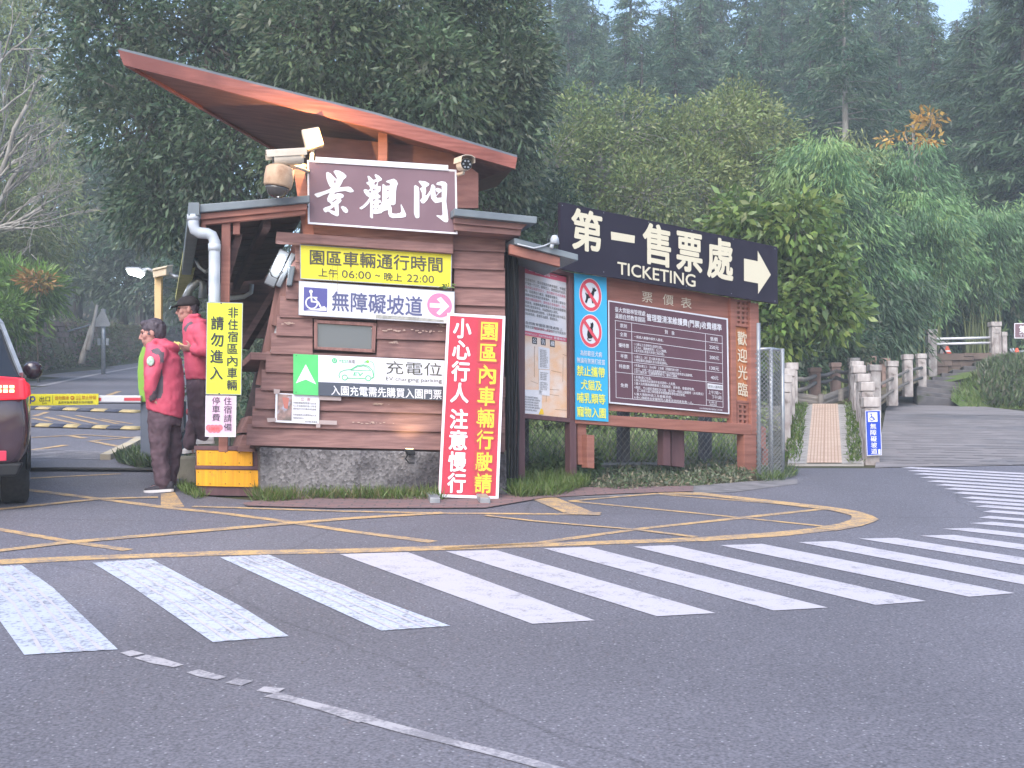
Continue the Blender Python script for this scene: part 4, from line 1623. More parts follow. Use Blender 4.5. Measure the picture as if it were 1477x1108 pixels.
mb.prism(bq([(1092, 644), (1098, 645), (1098, 690), (1092, 689)], .02), B.n * -.1)
mb.prism(bq([(1100, 647), (1108, 648), (1108, 690), (1100, 689)], -.05), B.n * -.1)
mb.pieces('stub_brace', M_BOARDWOOD, pbd, bevel=.005)
mb = MB()
mb.prism(bq([(957, 617), (967, 618), (967, 672), (957, 671)], -.05), B.n * -.1)
mb.prism(bq([(969, 618), (987, 620), (987, 674), (969, 672)], -.1), B.n * -.14)
mb.pieces('back_post', M_POSTWOOD, pbd)
mb = MB()
for x0, y0, n in ((1062, 433, 5), (1064.5, 582.5, 4)):
    for k in range(4):
        x = x0 + k * 6.6
        mb.prism(bq([(x - 1.4, y0), (x + 1.4, y0), (x + 1.7, y0 + n * 7), (x - 1.1, y0 + n * 7)], .02), B.n * -.04)
    for k in range(n + 1):
        y = y0 + k * 7
        mb.prism(bq([(x0 - 1, y - 1.5), (x0 + 21, y + 1.2), (x0 + 21, y + 4.2), (x0 - 1, y + 1.5)], .023), B.n * -.03)
mb.build('lattice', M_BOARDWOOD, pbd)
mb = MB()
mb.prism(bq([(1060, 470), (1083, 472), (1086, 582), (1062, 580)], -.01), B.n * -.03)
pq = mb.build('plaque', pbr('honey_wood', S(192, 124, 84), S(206, 138, 96), (2, 2, 20), .6), pbd)
fake = Sign.__new__(Sign)
fake.c, fake.pl, fake.off, fake.mats, fake.mb, fake.root = [(1062, 468), (1082, 471), (1084, 580), (1064, 577)], B, 0.0, [], MB(), pbd
M_CREAM = pbr('cream_lettering', S(232, 222, 200), rough=.6)
fake.vtext('歡迎光臨', 1070.5, 476, 574, 13.5, M_CREAM, .01, fill=.8, xb=1071.5)
for c_, x0, x1, y in (('票', 926, 941, 428.5), ('價', 956, 971.5, 432.5), ('表', 982, 997.5, 437)):
    fake.c = [(876, 401), (1056, 431), (1058, 604), (878, 590)]
    fake.text(c_, x0, x1, y, 15.5, M_CREAM, -.006)
fake.mb.build('carved_lettering', fake.mats, pbd)

M_MAROON = pbr('maroon_sign', S(104, 72, 84), S(98, 68, 78), 4, .4)
z6 = lambda x, y: (870 + x / 6.158, 425 + y / 6.158)
s = Sign('price_table_sign', 'maroon price table with white ruled rows and a white border on the timber board', 'sign', [(876.8, 433.1), (1049.9, 459.4), (1052.2, 597.5), (878.1, 581.7)], B, .035, .02, M_MAROON)
s.border(2.0, M_WHITE, 1)


def pt(t, x0, x1, y, h, b=.0, m=M_WHITE, fit='em', layer=2):
    s.text(t, z6(x0, 0)[0], z6(x1, 0)[0], z6(0, y)[1], h / 6.158, m, b, layer, fit)


def pl(a, b, w=.6):
    s.line([z6(*a), z6(*b)], w, M_WHITE, 1)


pt('臺大實驗林管理處', 105, 375, 150, 45, .015)
pt('溪頭自然教育園區', 105, 375, 207, 45, .015)
pt('管理暨清潔維護費(門票)收費標準', 387, 1052, 247, 62, .02)
pl((105, 230), (1057, 368)); pl((108, 230), (115, 915)); pl((252, 252), (262, 925)); pl((908, 345), (917, 985)); pl((1057, 368), (1065, 1003)); pl((115, 915), (915, 985)); pl((917, 985), (1065, 1003))
for a, b in ((310, 437), (385, 518), (503, 615), (583, 695), (687, 790)):
    pl((108, a), (1061, b))
for t, x, y, w in (('票別', 180, 278, 60), ('全票', 180, 355, 62), ('優待票', 183, 452, 92), ('半票', 185, 548, 62), ('特惠票', 187, 640, 92), ('免費', 187, 807, 64), ('售價', 984, 396, 66)):
    pt(t, x - w / 2, x + w / 2, y, 36, .012)
pt('對', 548, 574, 332, 36, .012); pt('象', 608, 634, 342, 36, .012)
for t, x, y in (('250元', 985, 468), ('200元', 987, 560), ('130元', 987, 654), ('40元', 990, 738)):
    w = 84 if len(t) > 3 else 66
    pt(t, x - w / 2, x + w / 2, y, 38, .014)
for t, x0, x1, y in (('一般成人無優待條件入園者。', 275, 535, 390), ('1.12歲以上在學學生(憑學生證)。', 275, 527, 455), ('2.凡30人（購團體票券）以上之團體。', 275, 565, 487), ('3.臺大校友(憑臺大核發之校友證)。', 275, 545, 513),
                     ('1.6歲以上（含）至12歲(未滿)兒童。', 277, 552, 566), ('2.南投縣民(憑國民身分證或證明)。', 277, 572, 597), ('1.年滿65歲以上（含65歲）之長者（憑國民身分證）。', 277, 690, 651), ('2.志工、大學二專科及相關學校師生至本園校外教學憑公函辦理。', 277, 795, 690), ('3.志工榮民憑「志願服務榮譽卡」優待入園者。', 277, 665, 706),
                     ('1.未滿6歲之兒童。', 277, 430, 738), ('2.身心障礙者及必要陪伴者憑證明一人免費。', 277, 645, 777), ('3.臺大及附屬機構教職員工憑服務證，退休證，眷屬證免費。', 277, 812, 815), ('4.縣民、竹山鎮民憑國民身分證，每日第一時段入園優待（未收費前）', 277, 890, 853),
                     ('至二時前入園之學校教學參觀團體依學校規定辦理。', 300, 730, 872), ('5.臺大實驗林員工及眷屬憑證。', 277, 612, 897), ('6.身心障礙者由家屬陪同入園者其陪同者免費一人。', 277, 800, 936)):
    pt(t, x0, x1, y, 25, .006)
s.poly([z6(926, 788), z6(1062, 805), z6(1063, 850), z6(927, 836)], M_WHITE, 1.5)
pt('開放入園時間', 935, 1056, 820, 26, .0, M_INK, layer=2.2)
pt('上午7時～', 935, 1050, 872, 36, .01); pt('下午5時', 965, 1052, 913, 36, .01)
pl((918, 935), (1064, 953)); pt('線上購票入園', 940, 1008, 958, 18, 0); pt('請洽售票處', 946, 1008, 980, 16, 0)
pt('本收費標準依規定辦理並公告實施', 855, 1060, 1018, 15, 0)
s.done()

# ---- ticketing sign
M_NAVY = pbr('blue_black_sign', S(34, 27, 44), S(40, 33, 50), 2.5, .5)
M_IVORY = pbr('ivory_vinyl', S(222, 214, 190), rough=.5)
z5 = lambda x, y: (730 + x / 3.6925, 280 + y / 3.6925)
s = Sign('ticketing_sign', 'long blue-black sign with large ivory characters and an arrow pointing right above the boards', 'sign', [(808.2, 291.5), (1121.3, 356.2), (1121.9, 438.6), (808.4, 388)], B, .2, .04, M_NAVY)
for t, x0, x1, y in (('第', 352, 508, 195), ('一', 555, 686, 231), ('售', 732, 874, 270), ('票', 910, 1042, 305), ('處', 1074, 1206, 343)):
    if t == '一':
        s.poly([z5(558, 200), z5(686, 222), z5(684, 262), z5(560, 243)], M_IVORY, 2)
    else:
        s.text(t, z5(x0, 0)[0], z5(x1, 0)[0], z5(0, y)[1], 57, M_IVORY, .028)
s.text('TICKETING', z5(594, 0)[0], z5(1008, 0)[0], z5(0, 428)[1], 17.5, M_IVORY, .012, fit='bbox')
s.poly([z5(1267, 343), z5(1340, 358), z5(1340, 302), z5(1410, 430), z5(1342, 532), z5(1342, 476), z5(1267, 462)], M_IVORY, 2)
for x, y in ((300, 60), (520, 100), (760, 150), (990, 195), (1210, 240), (1432, 292), (1432, 570), (1200, 530), (960, 490), (740, 455), (520, 415)):
    s.disc(*z5(x, y), .6, M_STEEL, 2)
tk = s.done()
mb = MB()
for x in (835, 950, 1075):
    mb.prism(bq([(x, 310 + (x - 808) * .2), (x + 8, 311.5 + (x - 808) * .2), (x + 8, 380 + (x - 800) * .16), (x, 379 + (x - 800) * .16)], .155), B.n * -.1)
mb.pieces('upright', M_POSTWOOD, tk)


# ---------------------------------------------------------------- chain-link fences
def chain(mb, pl_, x0, x1, ytop, ybot, off, sp, r, lean=0):
    """diagonal wires on a plane between two pixel columns"""
    A, Bq, Cq = pl_.hit(x0, ybot(x0), off), pl_.hit(x1, ybot(x1), off), pl_.hit(x0, ytop(x0), off)
    L_ = (Bq - A).length
    u = (Bq - A).normalized()
    H = (Cq - A).length
    n = int((L_ + H) / sp) + 1
    for k in range(n):
        for sgn in (1, -1):
            c0 = k * sp if sgn == 1 else k * sp - H
            # line a(t) = c0 - t (sgn 1) or c0 + t
            ts = []
            t0, t1 = 0.0, H
            if sgn == 1:
                t0, t1 = max(0, c0 - L_), min(H, c0)
                f = lambda t: c0 - t
            else:
                t0, t1 = max(0, -c0), min(H, L_ - c0)
                f = lambda t: c0 + t
            if t1 - t0 < sp * .3:
                continue
            a = A + u * f(t0) + UP * t0
            b = A + u * f(t1) + UP * t1
            mb.tube([a, b], r, 3, cap=False)


M_WIRE = pbr('dull_fence_wire', S(120, 122, 124), S(140, 140, 138), 20, .6, metal=.3)
cf = thing('chain_link_fence', 'low dark chain-link fence on grey posts behind the boards', 'fence', B.hit(920, 670, -.7))
mb = MB()
chain(mb, B, 752, 1100, lambda x: 560, lambda x: 672 if x < 900 else 671, -.75, .085, .0042)
mb.build('wire_mesh', M_WIRE, cf)
for x in (757, 903, 1021):
    mb = MB()
    mb.prism(bq([(x - 6, 560), (x + 6, 561), (x + 6, 676), (x - 6, 675)], -.82), B.n * -.1)
    mb.build('post', pbr('slate_post', S(96, 98, 106), S(112, 112, 118), (9, 9, 2), .8) if x == 757 else bpy.data.materials['slate_post'], cf, bevel=.005)
mb = MB()
mb.tube([B.hit(x, y, -.72) for x, y in ((858, 671), (930, 670), (1010, 672), (1090, 671))], .03, 6)
mb.build('bottom_roll', M_WIRE, cf)
fp = G(1112, 690)
FP = Plane((fp.x, fp.y, 0), 18)
tf = thing('tall_fence', 'tall grey chain-link fence end panel right of the price board', 'fence', fp)
mb = MB()
chain(mb, FP, 1091, 1129, lambda x: 505, lambda x: 688, 0, .05, .0034)
chain(mb, FP, 1108, 1130, lambda x: 503, lambda x: 684, -.12, .05, .0034)
mb.build('wire_mesh', pbr('bright_fence_wire', S(118, 122, 128), S(136, 138, 142), 20, .6, metal=.2), tf)
for x in (1112, 1128.5, 1094):
    mb = MB()
    mb.tube([FP.hit(x, 503 if x != 1094 else 466, -.02), FP.hit(x + .8, 692, -.02)], .022, 10)
    mb.build('post', M_STEEL, tf, True)
mb = MB()
mb.tube([FP.hit(1092, 504, -.02), FP.hit(1112, 503, -.02), FP.hit(1129, 506, -.1)], .018, 8)
mb.build('top_rail', M_STEEL, tf, True)
# ---------------------------------------------------------------- barrier, lamp post, mirror back on the left
bq0 = G(228, 674)
BD = bq0.y
bar = thing('barrier_gate', 'grey barrier cabinet with a green top and a lowered red-striped white arm', 'barrier', bq0)
px = lambda x, y, dy=0: P(x, y, BD + dy)
mb = MB()
mb.loftq([px(195, 661), px(261, 661), px(261, 675), px(195, 675)], [px(195, 661) + V((0, .5, 0)), px(261, 661) + V((0, .5, 0)), px(261, 675) + V((0, .5, 0)), px(195, 675) + V((0, .5, 0))])
mb.build('plinth', pbr('ochre_plinth', S(206, 168, 84), S(190, 150, 80), 9, .9, .3), bar, bevel=.01)
mb = MB()
q = [px(202, 577, .06), px(257, 577, .06), px(257, 661, .06), px(202, 661, .06)]
mb.prism(q, (0, .36, 0))
mb.build('cabinet', pbr('slate_cabinet', S(104, 112, 128), S(112, 120, 136), 3, .5), bar, bevel=.015)
mb = MB()
pts = [(203, 580), (199, 560), (198, 535), (200, 515), (205, 501), (214, 495), (228, 495), (236, 502), (240, 520), (242, 545), (241, 580)]
mb.prism([px(x, y, .03) for x, y in pts], (0, .42, 0))
mb.build('top_panel', pbr('apple_green_panel', S(140, 184, 76), rough=.45), bar, bevel=.01)
M_ARM = pbr('arm_white', S(224, 226, 232), rough=.4)
mb = MB()
q = [px(203, 570.6, -.02), px(203, 580.5, -.02)]
L0, L1 = px(-330, 569.5, -.02), px(-330, 577, -.02)
mb.loftq([L0, L1, L1 + V((0, .05, 0)), L0 + V((0, .05, 0))], [q[0], q[1], q[1] + V((0, .05, 0)), q[0] + V((0, .05, 0))])
arm = mb.build('arm', M_ARM, bar, bevel=.006)
mb = MB()
for x0, x1 in ((179, 203), (120, 146), (60, 86), (0, 26), (-60, -34)):
    mb.add([px(x0, 573.8, -.024), px(x1, 573.8, -.024), px(x1, 578.2, -.024), px(x0, 578.2, -.024)], [(0, 1, 2, 3)])
mb.build('stripe', pbr('arm_red', S(214, 78, 92), rough=.4), arm)
mb = MB()
mb.add([px(-330, 578.5, -.022), px(203, 581.5, -.022), px(203, 582.8, -.022), px(-330, 579.6, -.022)], [(0, 1, 2, 3)])
mb.build('rubber_edge', M_BLACK, arm)
BP = Plane((0, BD, 0), 0)
M_ORT = pbr('orange_brown_print', S(190, 120, 40), rough=.5)
s = Sign('exit_banner', 'yellow exit banner with dark and orange print hung along the barrier arm', 'banner', [(30, 568.5), (142, 568), (142, 583.8), (30, 585.5)], BP, .05, .006, M_SGNYEL)
s.text('出口', 57, 72, 575.4, 8, M_INK, .01).text('Exit', 61, 67.5, 581.4, 3, M_INK, 0, fit='bbox')
s.line([(76, 570.5), (76, 582.5)], .5, M_INK, 2)
s.text('請勿跟車', 79, 99.5, 574, 5.6, M_ORT, .012).disc(104.3, 574, 2.9, M_ORT, 2).rect(102.6, 573.4, 106, 574.6, M_SGNYEL, 2.4)
s.text('小心', 109.5, 116.5, 571.8, 3.4, M_ORT, 0).text('碰撞', 109.5, 116.5, 575.6, 3.4, M_ORT, 0).text('禁止停留', 118, 138.5, 573.3, 5.6, M_ORT, .012)
s.text('違規停放車輛請依指示離開', 83.5, 134, 580.3, 3.8, M_INK, .0)
s.disc(47, 575.5, 4.2, M_BLUETXT, 1, r_in=.5).line([(44, 572), (44, 582)], 1.6, M_BLUETXT, 1)
s.done()

# post with box head and the lit lamp on its arm
lp0 = G(229, 655)
LD = lp0.y
lp = thing('lamp_post', 'yellow-lit post with a boxy camera head and a lit white lamp behind the two people', 'lamp post', lp0)
mb = MB()
mb.bar(lp0 + V((0, 0, -.05)), P(229, 398, LD), .085, .085)
mb.build('pole', pbr('yellow_lit_pole', S(222, 190, 140), S(206, 176, 132), (6, 6, 1.5), .6), lp, bevel=.01)  # the warm yellow light on the post is put into its base colour
mb = MB()
mb.loftq([P(220, 391, LD - .14), P(240, 386, LD - .14), P(240, 397, LD - .14), P(221, 401, LD - .14)], [P(226, 389, LD + .2), P(249, 384, LD + .2), P(249, 397, LD + .2), P(226, 400, LD + .2)])
mb.loftq([P(219, 388, LD - .16), P(241, 383, LD - .16), P(241, 386, LD - .16), P(220, 391, LD - .16)], [P(226, 386, LD + .22), P(250, 382, LD + .22), P(250, 385, LD + .22), P(226, 389, LD + .22)])
mb.build('camera_head', pbr('putty_casing', S(214, 196, 172), S(200, 182, 160), 7, .5), lp, bevel=.01)
mb = MB()
mb.tube([P(240, 394, LD + .02), P(252, 399, LD + .02), P(259, 400, LD + .02)], .025, 8)
mb.tube([P(222, 392, LD), P(214, 388, LD), P(206, 389, LD)], .018, 8)
mb.pieces('side_arm', M_STEEL, lp, True)
mb = MB()
mb.loftq([P(181, 386, LD), P(200, 386, LD), P(210, 392, LD), P(209, 396, LD), P(181, 388, LD)], [P(184, 385, LD + .3), P(202, 385, LD + .3), P(211, 391, LD + .3), P(210, 395, LD + .3), P(184, 387, LD + .3)])
mb.build('lamp_housing', M_STEEL, lp)
mb = MB()
mb.loftq([P(182, 388.2, LD - .01), P(208.5, 396.3, LD - .01), P(203, 401, LD - .01), P(186, 396, LD - .01)], [P(185, 388, LD + .28), P(209, 395.5, LD + .28), P(204, 400, LD + .28), P(188, 395, LD + .28)])
mb.build('lamp_lens', emit('lit_lamp_lens', (.9, 1.0, .97), 9), lp)
ld = bpy.data.lights.new('lamp_glow', 'SPOT')
ld.energy = 18
ld.spot_size = R(150)
ld.spot_blend = .8
ld.shadow_soft_size = 0
lo = bpy.data.objects.new('lamp_glow', ld)
lo.location = P(195, 403, LD + .1) - lp0
lo.rotation_euler = V((-.3, 0, 1)).to_track_quat('Z', 'Y').to_euler()
lo.parent = lp
COL.objects.link(lo)

# road sign seen from behind
ts0 = G(149, 540)
TD = ts0.y
t = thing('road_sign', 'grey back of a triangular road sign on a thick post at the bend', 'road sign', ts0)
mb = MB()
mb.tube([ts0, P(149, 446, TD)], .075, 10)
mb.build('post', M_STEEL, t, True)
mb = MB()
mb.prism([P(148.5, 444.5, TD - .12), P(159, 468, TD - .12), P(157, 471, TD - .12), P(137, 471, TD - .12), P(134, 468, TD - .12)], (0, .03, 0))
mb.build('plate', pbr('sign_back_grey', S(150, 152, 158), S(164, 166, 170), 4, .5, metal=.2), t)
mb = MB()
for x0, x1 in ((140.5, 144.5), (153, 156.5)):
    mb.prism([P(x0, 488, TD - .08), P(x1, 488, TD - .08), P(x1, 498, TD - .08), P(x0, 498, TD - .08)], (0, .05, 0))
mb.pieces('side_plate', M_STEEL, t)
mb = MB()
mb.tube([P(133, 468, TD - .1), P(98, 478, TD + 1)], .03, 6)
mb.build('brace', M_STEEL, t)

# dry-stone retaining wall along the lane
def wallpt(d, h, k):
    pts = [V((x, y, 0)) for x, y in WALL_LINE[:4]]
    acc = 0
    for a, b in zip(pts, pts[1:]):
        L_ = (b - a).length
        if d <= acc + L_ or b is pts[-1]:
            q = a.lerp(b, (d - acc) / L_)
            n = V((-(b - a).y, (b - a).x, 0)).normalized()
            q = q + n * (.5 + h * .28 + k)
            return V((q.x, q.y, g(q.x, q.y) + h))
        acc += L_


mb = MB()
rng = random.Random(11)
NL = 130
for j in range(9):
    h0, h1 = j * .21 + rng.uniform(-.01, .01), j * .21 + .19
    d = rng.uniform(0, .5)
    while d < 62:
        w = rng.uniform(.3, .9)
        k = rng.uniform(-.07, .04)
        a = [wallpt(d, h0, k), wallpt(d + w, h0, k), wallpt(d + w, h1, k), wallpt(d, h1, k)]
        n = V((-.95, .3, 0)) * .4
        mb.prism(a, n)
        d += w + .02
M_STONE = pbr('mossy_wall_stone', S(134, 110, 102), S(160, 138, 128), 1.2, .95, .5, c3=S(118, 116, 84), s3=.35, t3=.5)
tag(mb.build('stone_wall', M_STONE, None), 'long low dry-stone retaining wall along the bend of the lane', 'wall')

# ---------------------------------------------------------------- ramp, posts, steps on the right
M_CONC = pbr('lichened_concrete', S(150, 140, 138), S(196, 190, 188), (7, 7, 4), .9, .4, c3=S(96, 86, 82), s3=5, t3=.56)
M_CONCR = pbr('reddish_concrete', S(140, 116, 108), S(160, 136, 126), (7, 7, 4), .9, .4, c3=S(96, 82, 76), s3=5, t3=.56)
R0, R1 = G(1188, 670), P(1193, 583.5, 21.5)
RD0 = R0.y


def rampq(x_near, x_far, up=0.0):
    a, b = G(x_near, 669), P(x_far, 583.5, 21.5)
    return a + UP * up, b + UP * up


rq = lambda xs: None
mb = MB()
a, b = rampq(1136, 1151)
c_, d_ = rampq(1246, 1236)
mb.loftq([a, c_, c_ - UP * .4, a - UP * .4], [b, d_, d_ - UP * 1.2, b - UP * 1.2])
mb.loftq([b, d_, d_ - UP * 1.2, b - UP * 1.2], [b + V((-1, 4, 0)), d_ + V((1.5, 4, 0)), d_ + V((1.5, 4, -1.2)), b + V((-1, 4, -1.2))])
ramp = mb.build('ramp', pbr('ramp_slabs', S(160, 156, 152), S(178, 172, 168), 3, .9, .3), None)
struct(ramp)
mb = MB()
for x0, x1, f0, f1 in ((1138, 1161, 1153, 1169), (1217, 1243, 1211, 1233)):
    p0, p1 = rampq(x0, f0, .006)
    q0, q1 = rampq(x1, f1, .006)
    for k in range(26):
        t = (k / 26) ** 1.0
        w = .008
        u0, u1 = p0.lerp(p1, t), q0.lerp(q1, t)
        v = (p1 - p0).normalized() * w
        mb.add([u0 - v, u1 - v, u1 + v, u0 + v], [(0, 1, 2, 3)])
struct(mb.build('ramp_joints', M_DIRT))
M_TACT = pbr('cream_tactile_tile', S(212, 188, 170), S(202, 176, 158), 5, .85, c3=S(190, 168, 152), s3=2)
mb, mj = MB(), MB()
for x0, x1, f0, f1 in ((1163.5, 1188, 1172, 1190), (1189, 1214.5, 1190.6, 1208.5)):
    p0, p1 = rampq(x0, f0, .012)
    q0, q1 = rampq(x1, f1, .012)
    mb.add([p0, q0, q1, p1], [(0, 1, 2, 3)])
    for k in range(23):
        t = k / 23
        v = (p1 - p0).normalized() * .008
        u0, u1 = p0.lerp(p1, t) + UP * .003, q0.lerp(q1, t) + UP * .003
        mj.add([u0 - v, u1 - v, u1 + v, u0 + v], [(0, 1, 2, 3)])
    for k in (1, 2, 3, 4):
        u0, u1 = p0.lerp(q0, k / 5) + UP * .003, p1.lerp(q1, k / 5) + UP * .003
        h = (q0 - p0).normalized() * .007
        mj.add([u0 - h, u0 + h, u1 + h, u1 - h], [(0, 1, 2, 3)])
p0, p1 = rampq(1188.3, 1190.2, .016)
h = V((.012, 0, 0))
mj.add([p0 - h, p0 + h, p1 + h, p1 - h], [(0, 1, 2, 3)])
struct(mb.build('tactile_strip', M_TACT))
struct(mj.build('tactile_strip_ribs', pbr('tactile_rib', S(178, 150, 132), rough=.9)))


def stone_post(x0, x1, ytop, ybot, Y, label, group, mat=None, cap=.17, capw=1.12, panel=False, extra=0.0):
    m = mat or M_CONC
    A, Bq = P(x0, ytop, Y), P(x1, ytop, Y)
    w = (Bq - A).length
    zt = A.z
    zb = P(x0, ybot, Y).z - extra
    c = (A + Bq) / 2
    t = thing('stone_post', label, 'post', V((c.x, c.y, zb)), group)
    ws = w / capw * .96
    hc = (zt - zb) * cap if not panel else .2
    hc = min(hc, .14)
    mb = MB()
    mb.box((c.x, c.y + w / 2, (zb + zt - hc) / 2), (ws, ws, zt - hc - zb))
    mb.build('shaft', m, t, bevel=.012)
    mb = MB()
    mb.box((c.x, c.y + w / 2, zt - hc * .45), (w, w, hc * .9))
    mb.box((c.x, c.y + w / 2, zt - hc * .98), (ws * .93, ws * .93, hc * .16))
    mb.build('cap', m, t, bevel=.012)
    if panel:
        mb = MB()
        for (u0, u1, v0, v1) in ((-.3, .3, .12, .14), (-.3, .3, .80, .82), (-.32, -.26, .12, .82), (.26, .32, .12, .82), (-.2, .2, .86, .9)):
            mb.box((c.x + (u0 + u1) / 2 * ws, c.y + w / 2 - ws / 2 - .006, zb + (zt - zb) * (v0 + v1) / 2), ((u1 - u0) * ws, .02, (zt - zb) * (v1 - v0)))
        mb.build('moulding', m, t)
    return c, zb, zt


ORD = ['nearest', 'second', 'third', 'fourth', 'fifth', 'farthest']
grp = 'stone posts along the ramp'
RR = []
for i, (x0, x1, yt, Y) in enumerate([(1246, 1270, 573, 15.6), (1242, 1262.5, 551, 17.3), (1237, 1256, 539, 18.9), (1231, 1249.5, 527, 20.3), (1229, 1246.5, 521, 21.9), (1226, 1241, 516, 23.6)]):
    zt = P(x0, yt, Y).z
    yb = 554 + 0
    c = stone_post(x0, x1, yt, yt + .88 * F / Y, Y, 'pale lichened stone post on the right edge of the ramp, %s of six' % ORD[i] if i else 'nearest pale lichened stone post on the ramp, carrying the blue sign', grp)
    RR.append(c)
LR = []
for i, (x0, x1, yt, Y) in enumerate([(1128, 1141, 553, 17.2), (1128.5, 1143, 540, 18.6), (1129.5, 1148, 531.5, 19.8), (1134, 1152, 523, 21.4)]):
    c = stone_post(x0, x1, yt, yt + .95 * F / Y, Y, 'pale stone post on the left edge of the ramp, %s of four' % ['nearest', 'second', 'third', 'farthest'][i], grp)
    LR.append(c)
BR = []
for i, (x0, x1, yt, yb, Y) in enumerate([(1168.5, 1185.5, 530, 574, 24.0), (1199, 1214, 523, 566, 25.5)]):
    c = stone_post(x0, x1, yt, yb, Y, 'reddish stone post across the head of the ramp, %s of two' % ['left', 'right'][i], grp, M_CONCR)
    BR.append(c)


def rails(name, label, pts, zs, r, mat, cat='railing', group=None, sag=0.0):
    t = thing(name, label, cat, V(pts[0][0]), group)
    for k in zs:
        mb = MB()
        path = []
        for i, (c, zb, zt) in enumerate(pts):
            q = V((c.x, c.y + .05, zb + (zt - zb) * k))
            if path and sag:
                m_ = (path[-1] + q) / 2
                m_.z -= sag
                path.append(m_)
            path.append(q)
        mb.tube(path, r, 8)
        mb.build('rail', mat, t, True)
    return t


M_RAILC = pbr('greyed_timber_rail', S(116, 110, 106), S(136, 130, 124), (3, 3, 20), .85, .3)
rails('ramp_railing', 'low greyed railing along the right edge of the ramp', RR, (.55, .25), .04, M_RAILC)
rails('ramp_railing', 'low greyed railing along the left edge of the ramp', LR, (.6, .3), .04, M_RAILC)
rails('ramp_railing', 'sagging greyed railing across the head of the ramp', [(LR[-1][0] + V((.1, .3, 0)), LR[-1][1], LR[-1][2])] + BR + [(RR[-1][0], RR[-1][1], RR[-1][2])], (.72, .5), .04, M_RAILC, sag=.04)
# low log kerbs at the ramp head
mb = MB()
for y0, y1, y2 in ((570, 577, 565), (576, 583, 571)):
    mb.tube([P(1140, y0, 22.5), P(1184, y1, 22.5), P(1232, y2 - 6, 24.5)], .07, 8)
for x, y in ((1184, 568), (1213, 562)):
    mb.tube([P(x, y, 22.4), P(x, y + 16, 22.4)], .05, 8)
tag(mb.build('log_kerb', M_RAILC, None), 'low log kerb across the head of the ramp', 'kerb')

SR = []
lab2 = ['behind the blue sign post', 'second up the stepped path', 'third up the stepped path', 'fourth up the stepped path']
for i, (x0, x1, yt, yb, Y) in enumerate([(1255, 1272, 526, 588, 25.5), (1280.5, 1296.5, 520.5, 566, 27.5), (1303.5, 1318, 511, 554, 29.3), (1323.5, 1337.5, 510, 546, 31.2)]):
    SR.append(stone_post(x0, x1, yt, yb, Y, 'pale stone post of the stepped path railing, %s' % lab2[i], 'stone posts of the stepped path', extra=.3))
for i, (x0, x1, yt, yb, Y) in enumerate([(1224.5, 1238, 514.5, 560, 30), (1250.5, 1264.5, 513.5, 560, 31), (1271.5, 1284.5, 516.5, 560, 32), (1295, 1301, 518, 556, 34)]):
    stone_post(x0, x1, yt, yb, Y, 'dull stone post in the row behind the stepped path, %s from left' % ['first', 'second', 'third', 'fourth'][i], 'stone posts of the far path', M_CONCR, extra=.3)
rails('path_railing', 'greyed railing climbing along the stepped path posts', SR, (.62, .35), .035, M_RAILC)
mb = MB()
p = [P(1262, 592, 26.6), P(1296, 565, 29), P(1322, 552, 31), P(1340, 548, 32.5)]
q = [P(1262, 580, 26.9), P(1296, 555, 34.9), P(1322, 545, 31.5), P(1340, 541, 33)]
for a, b in zip(range(3), range(1, 4)):
    for k in range(3):
        t0, t1 = k / 3 + .02, (k + 1) / 3 - .02
        mb.loftq([p[a].lerp(q[a], t0), p[a].lerp(q[a], t1), p[a].lerp(q[a], t1) + V((-.4, .3, 0)), p[a].lerp(q[a], t0) + V((-.4, .3, -.3))], [p[b].lerp(q[b], t0), p[b].lerp(q[b], t1), p[b].lerp(q[b], t1) + V((-.4, .3, 0)), p[b].lerp(q[b], t0) + V((-.4, .3, -.3))])
tag(mb.build('edging_wall', pbr('mossy_edging', S(128, 118, 98), S(104, 96, 84), (3, 3, 9), .9, .4, c3=S(92, 96, 62), s3=2), None), 'mossy stepped edging wall under the path posts', 'wall')

g0 = stone_post(1338, 1352.5, 475, 524, 34.2, 'tall pale stone gatepost at the left end of the white rails', 'stone gateposts at the head of the steps', extra=.5)
g1 = stone_post(1430, 1445.5, 464, 521, 34.5, 'tallest stone gatepost with a moulded panel at the right end of the white rails', 'stone gateposts at the head of the steps', panel=True, extra=.5)
stone_post(1445.5, 1453.5, 478.5, 522, 37, 'slim pale stone post just behind the tallest gatepost', 'stone gateposts at the head of the steps', extra=.4)
stone_post(1355.5, 1367.5, 492, 513, 38, 'short stone post seen behind the white rails', 'stone gateposts at the head of the steps', extra=.4)
t = thing('white_railing', 'two white metal rails between the tall gateposts', 'railing', P(1390, 500, 34.5))
for ya, yb in ((489, 487), (496.5, 494.5)):
    mb = MB()
    mb.tube([P(1350, ya, 34.4), P(1432, yb, 34.7)], .034, 8)
    mb.build('rail', M_WHITE, t, True)
mb = MB()
rng = random.Random(4)
for j, (ya, yb, dk) in enumerate(((510, 515, 0), (515, 519.5, -.06), (519.5, 528, .0), (528, 540, .04))):
    x = 1346
    while x < 1446:
        w = rng.uniform(8, 24) if j > 1 else rng.uniform(40, 60)
        x2 = min(1446, x + w)
        o = rng.uniform(-.03, .03) + dk
        s0 = -(x - 1346) * .02
        mb.prism([P(x + .2, ya + s0, 34.6 + o), P(x2 - .2, ya + s0, 34.6 + o), P(x2 - .2, yb + s0, 34.6 + o), P(x + .2, yb + s0, 34.6 + o)], (0, .5, 0))
        x = x2
tag(mb.build('low_stone_wall', pbr('mossy_low_wall', S(124, 108, 100), S(96, 84, 80), 2.5, .95, .5, c3=S(92, 92, 62), s3=1.2), None), 'low mossy stone wall under the white rails', 'wall')
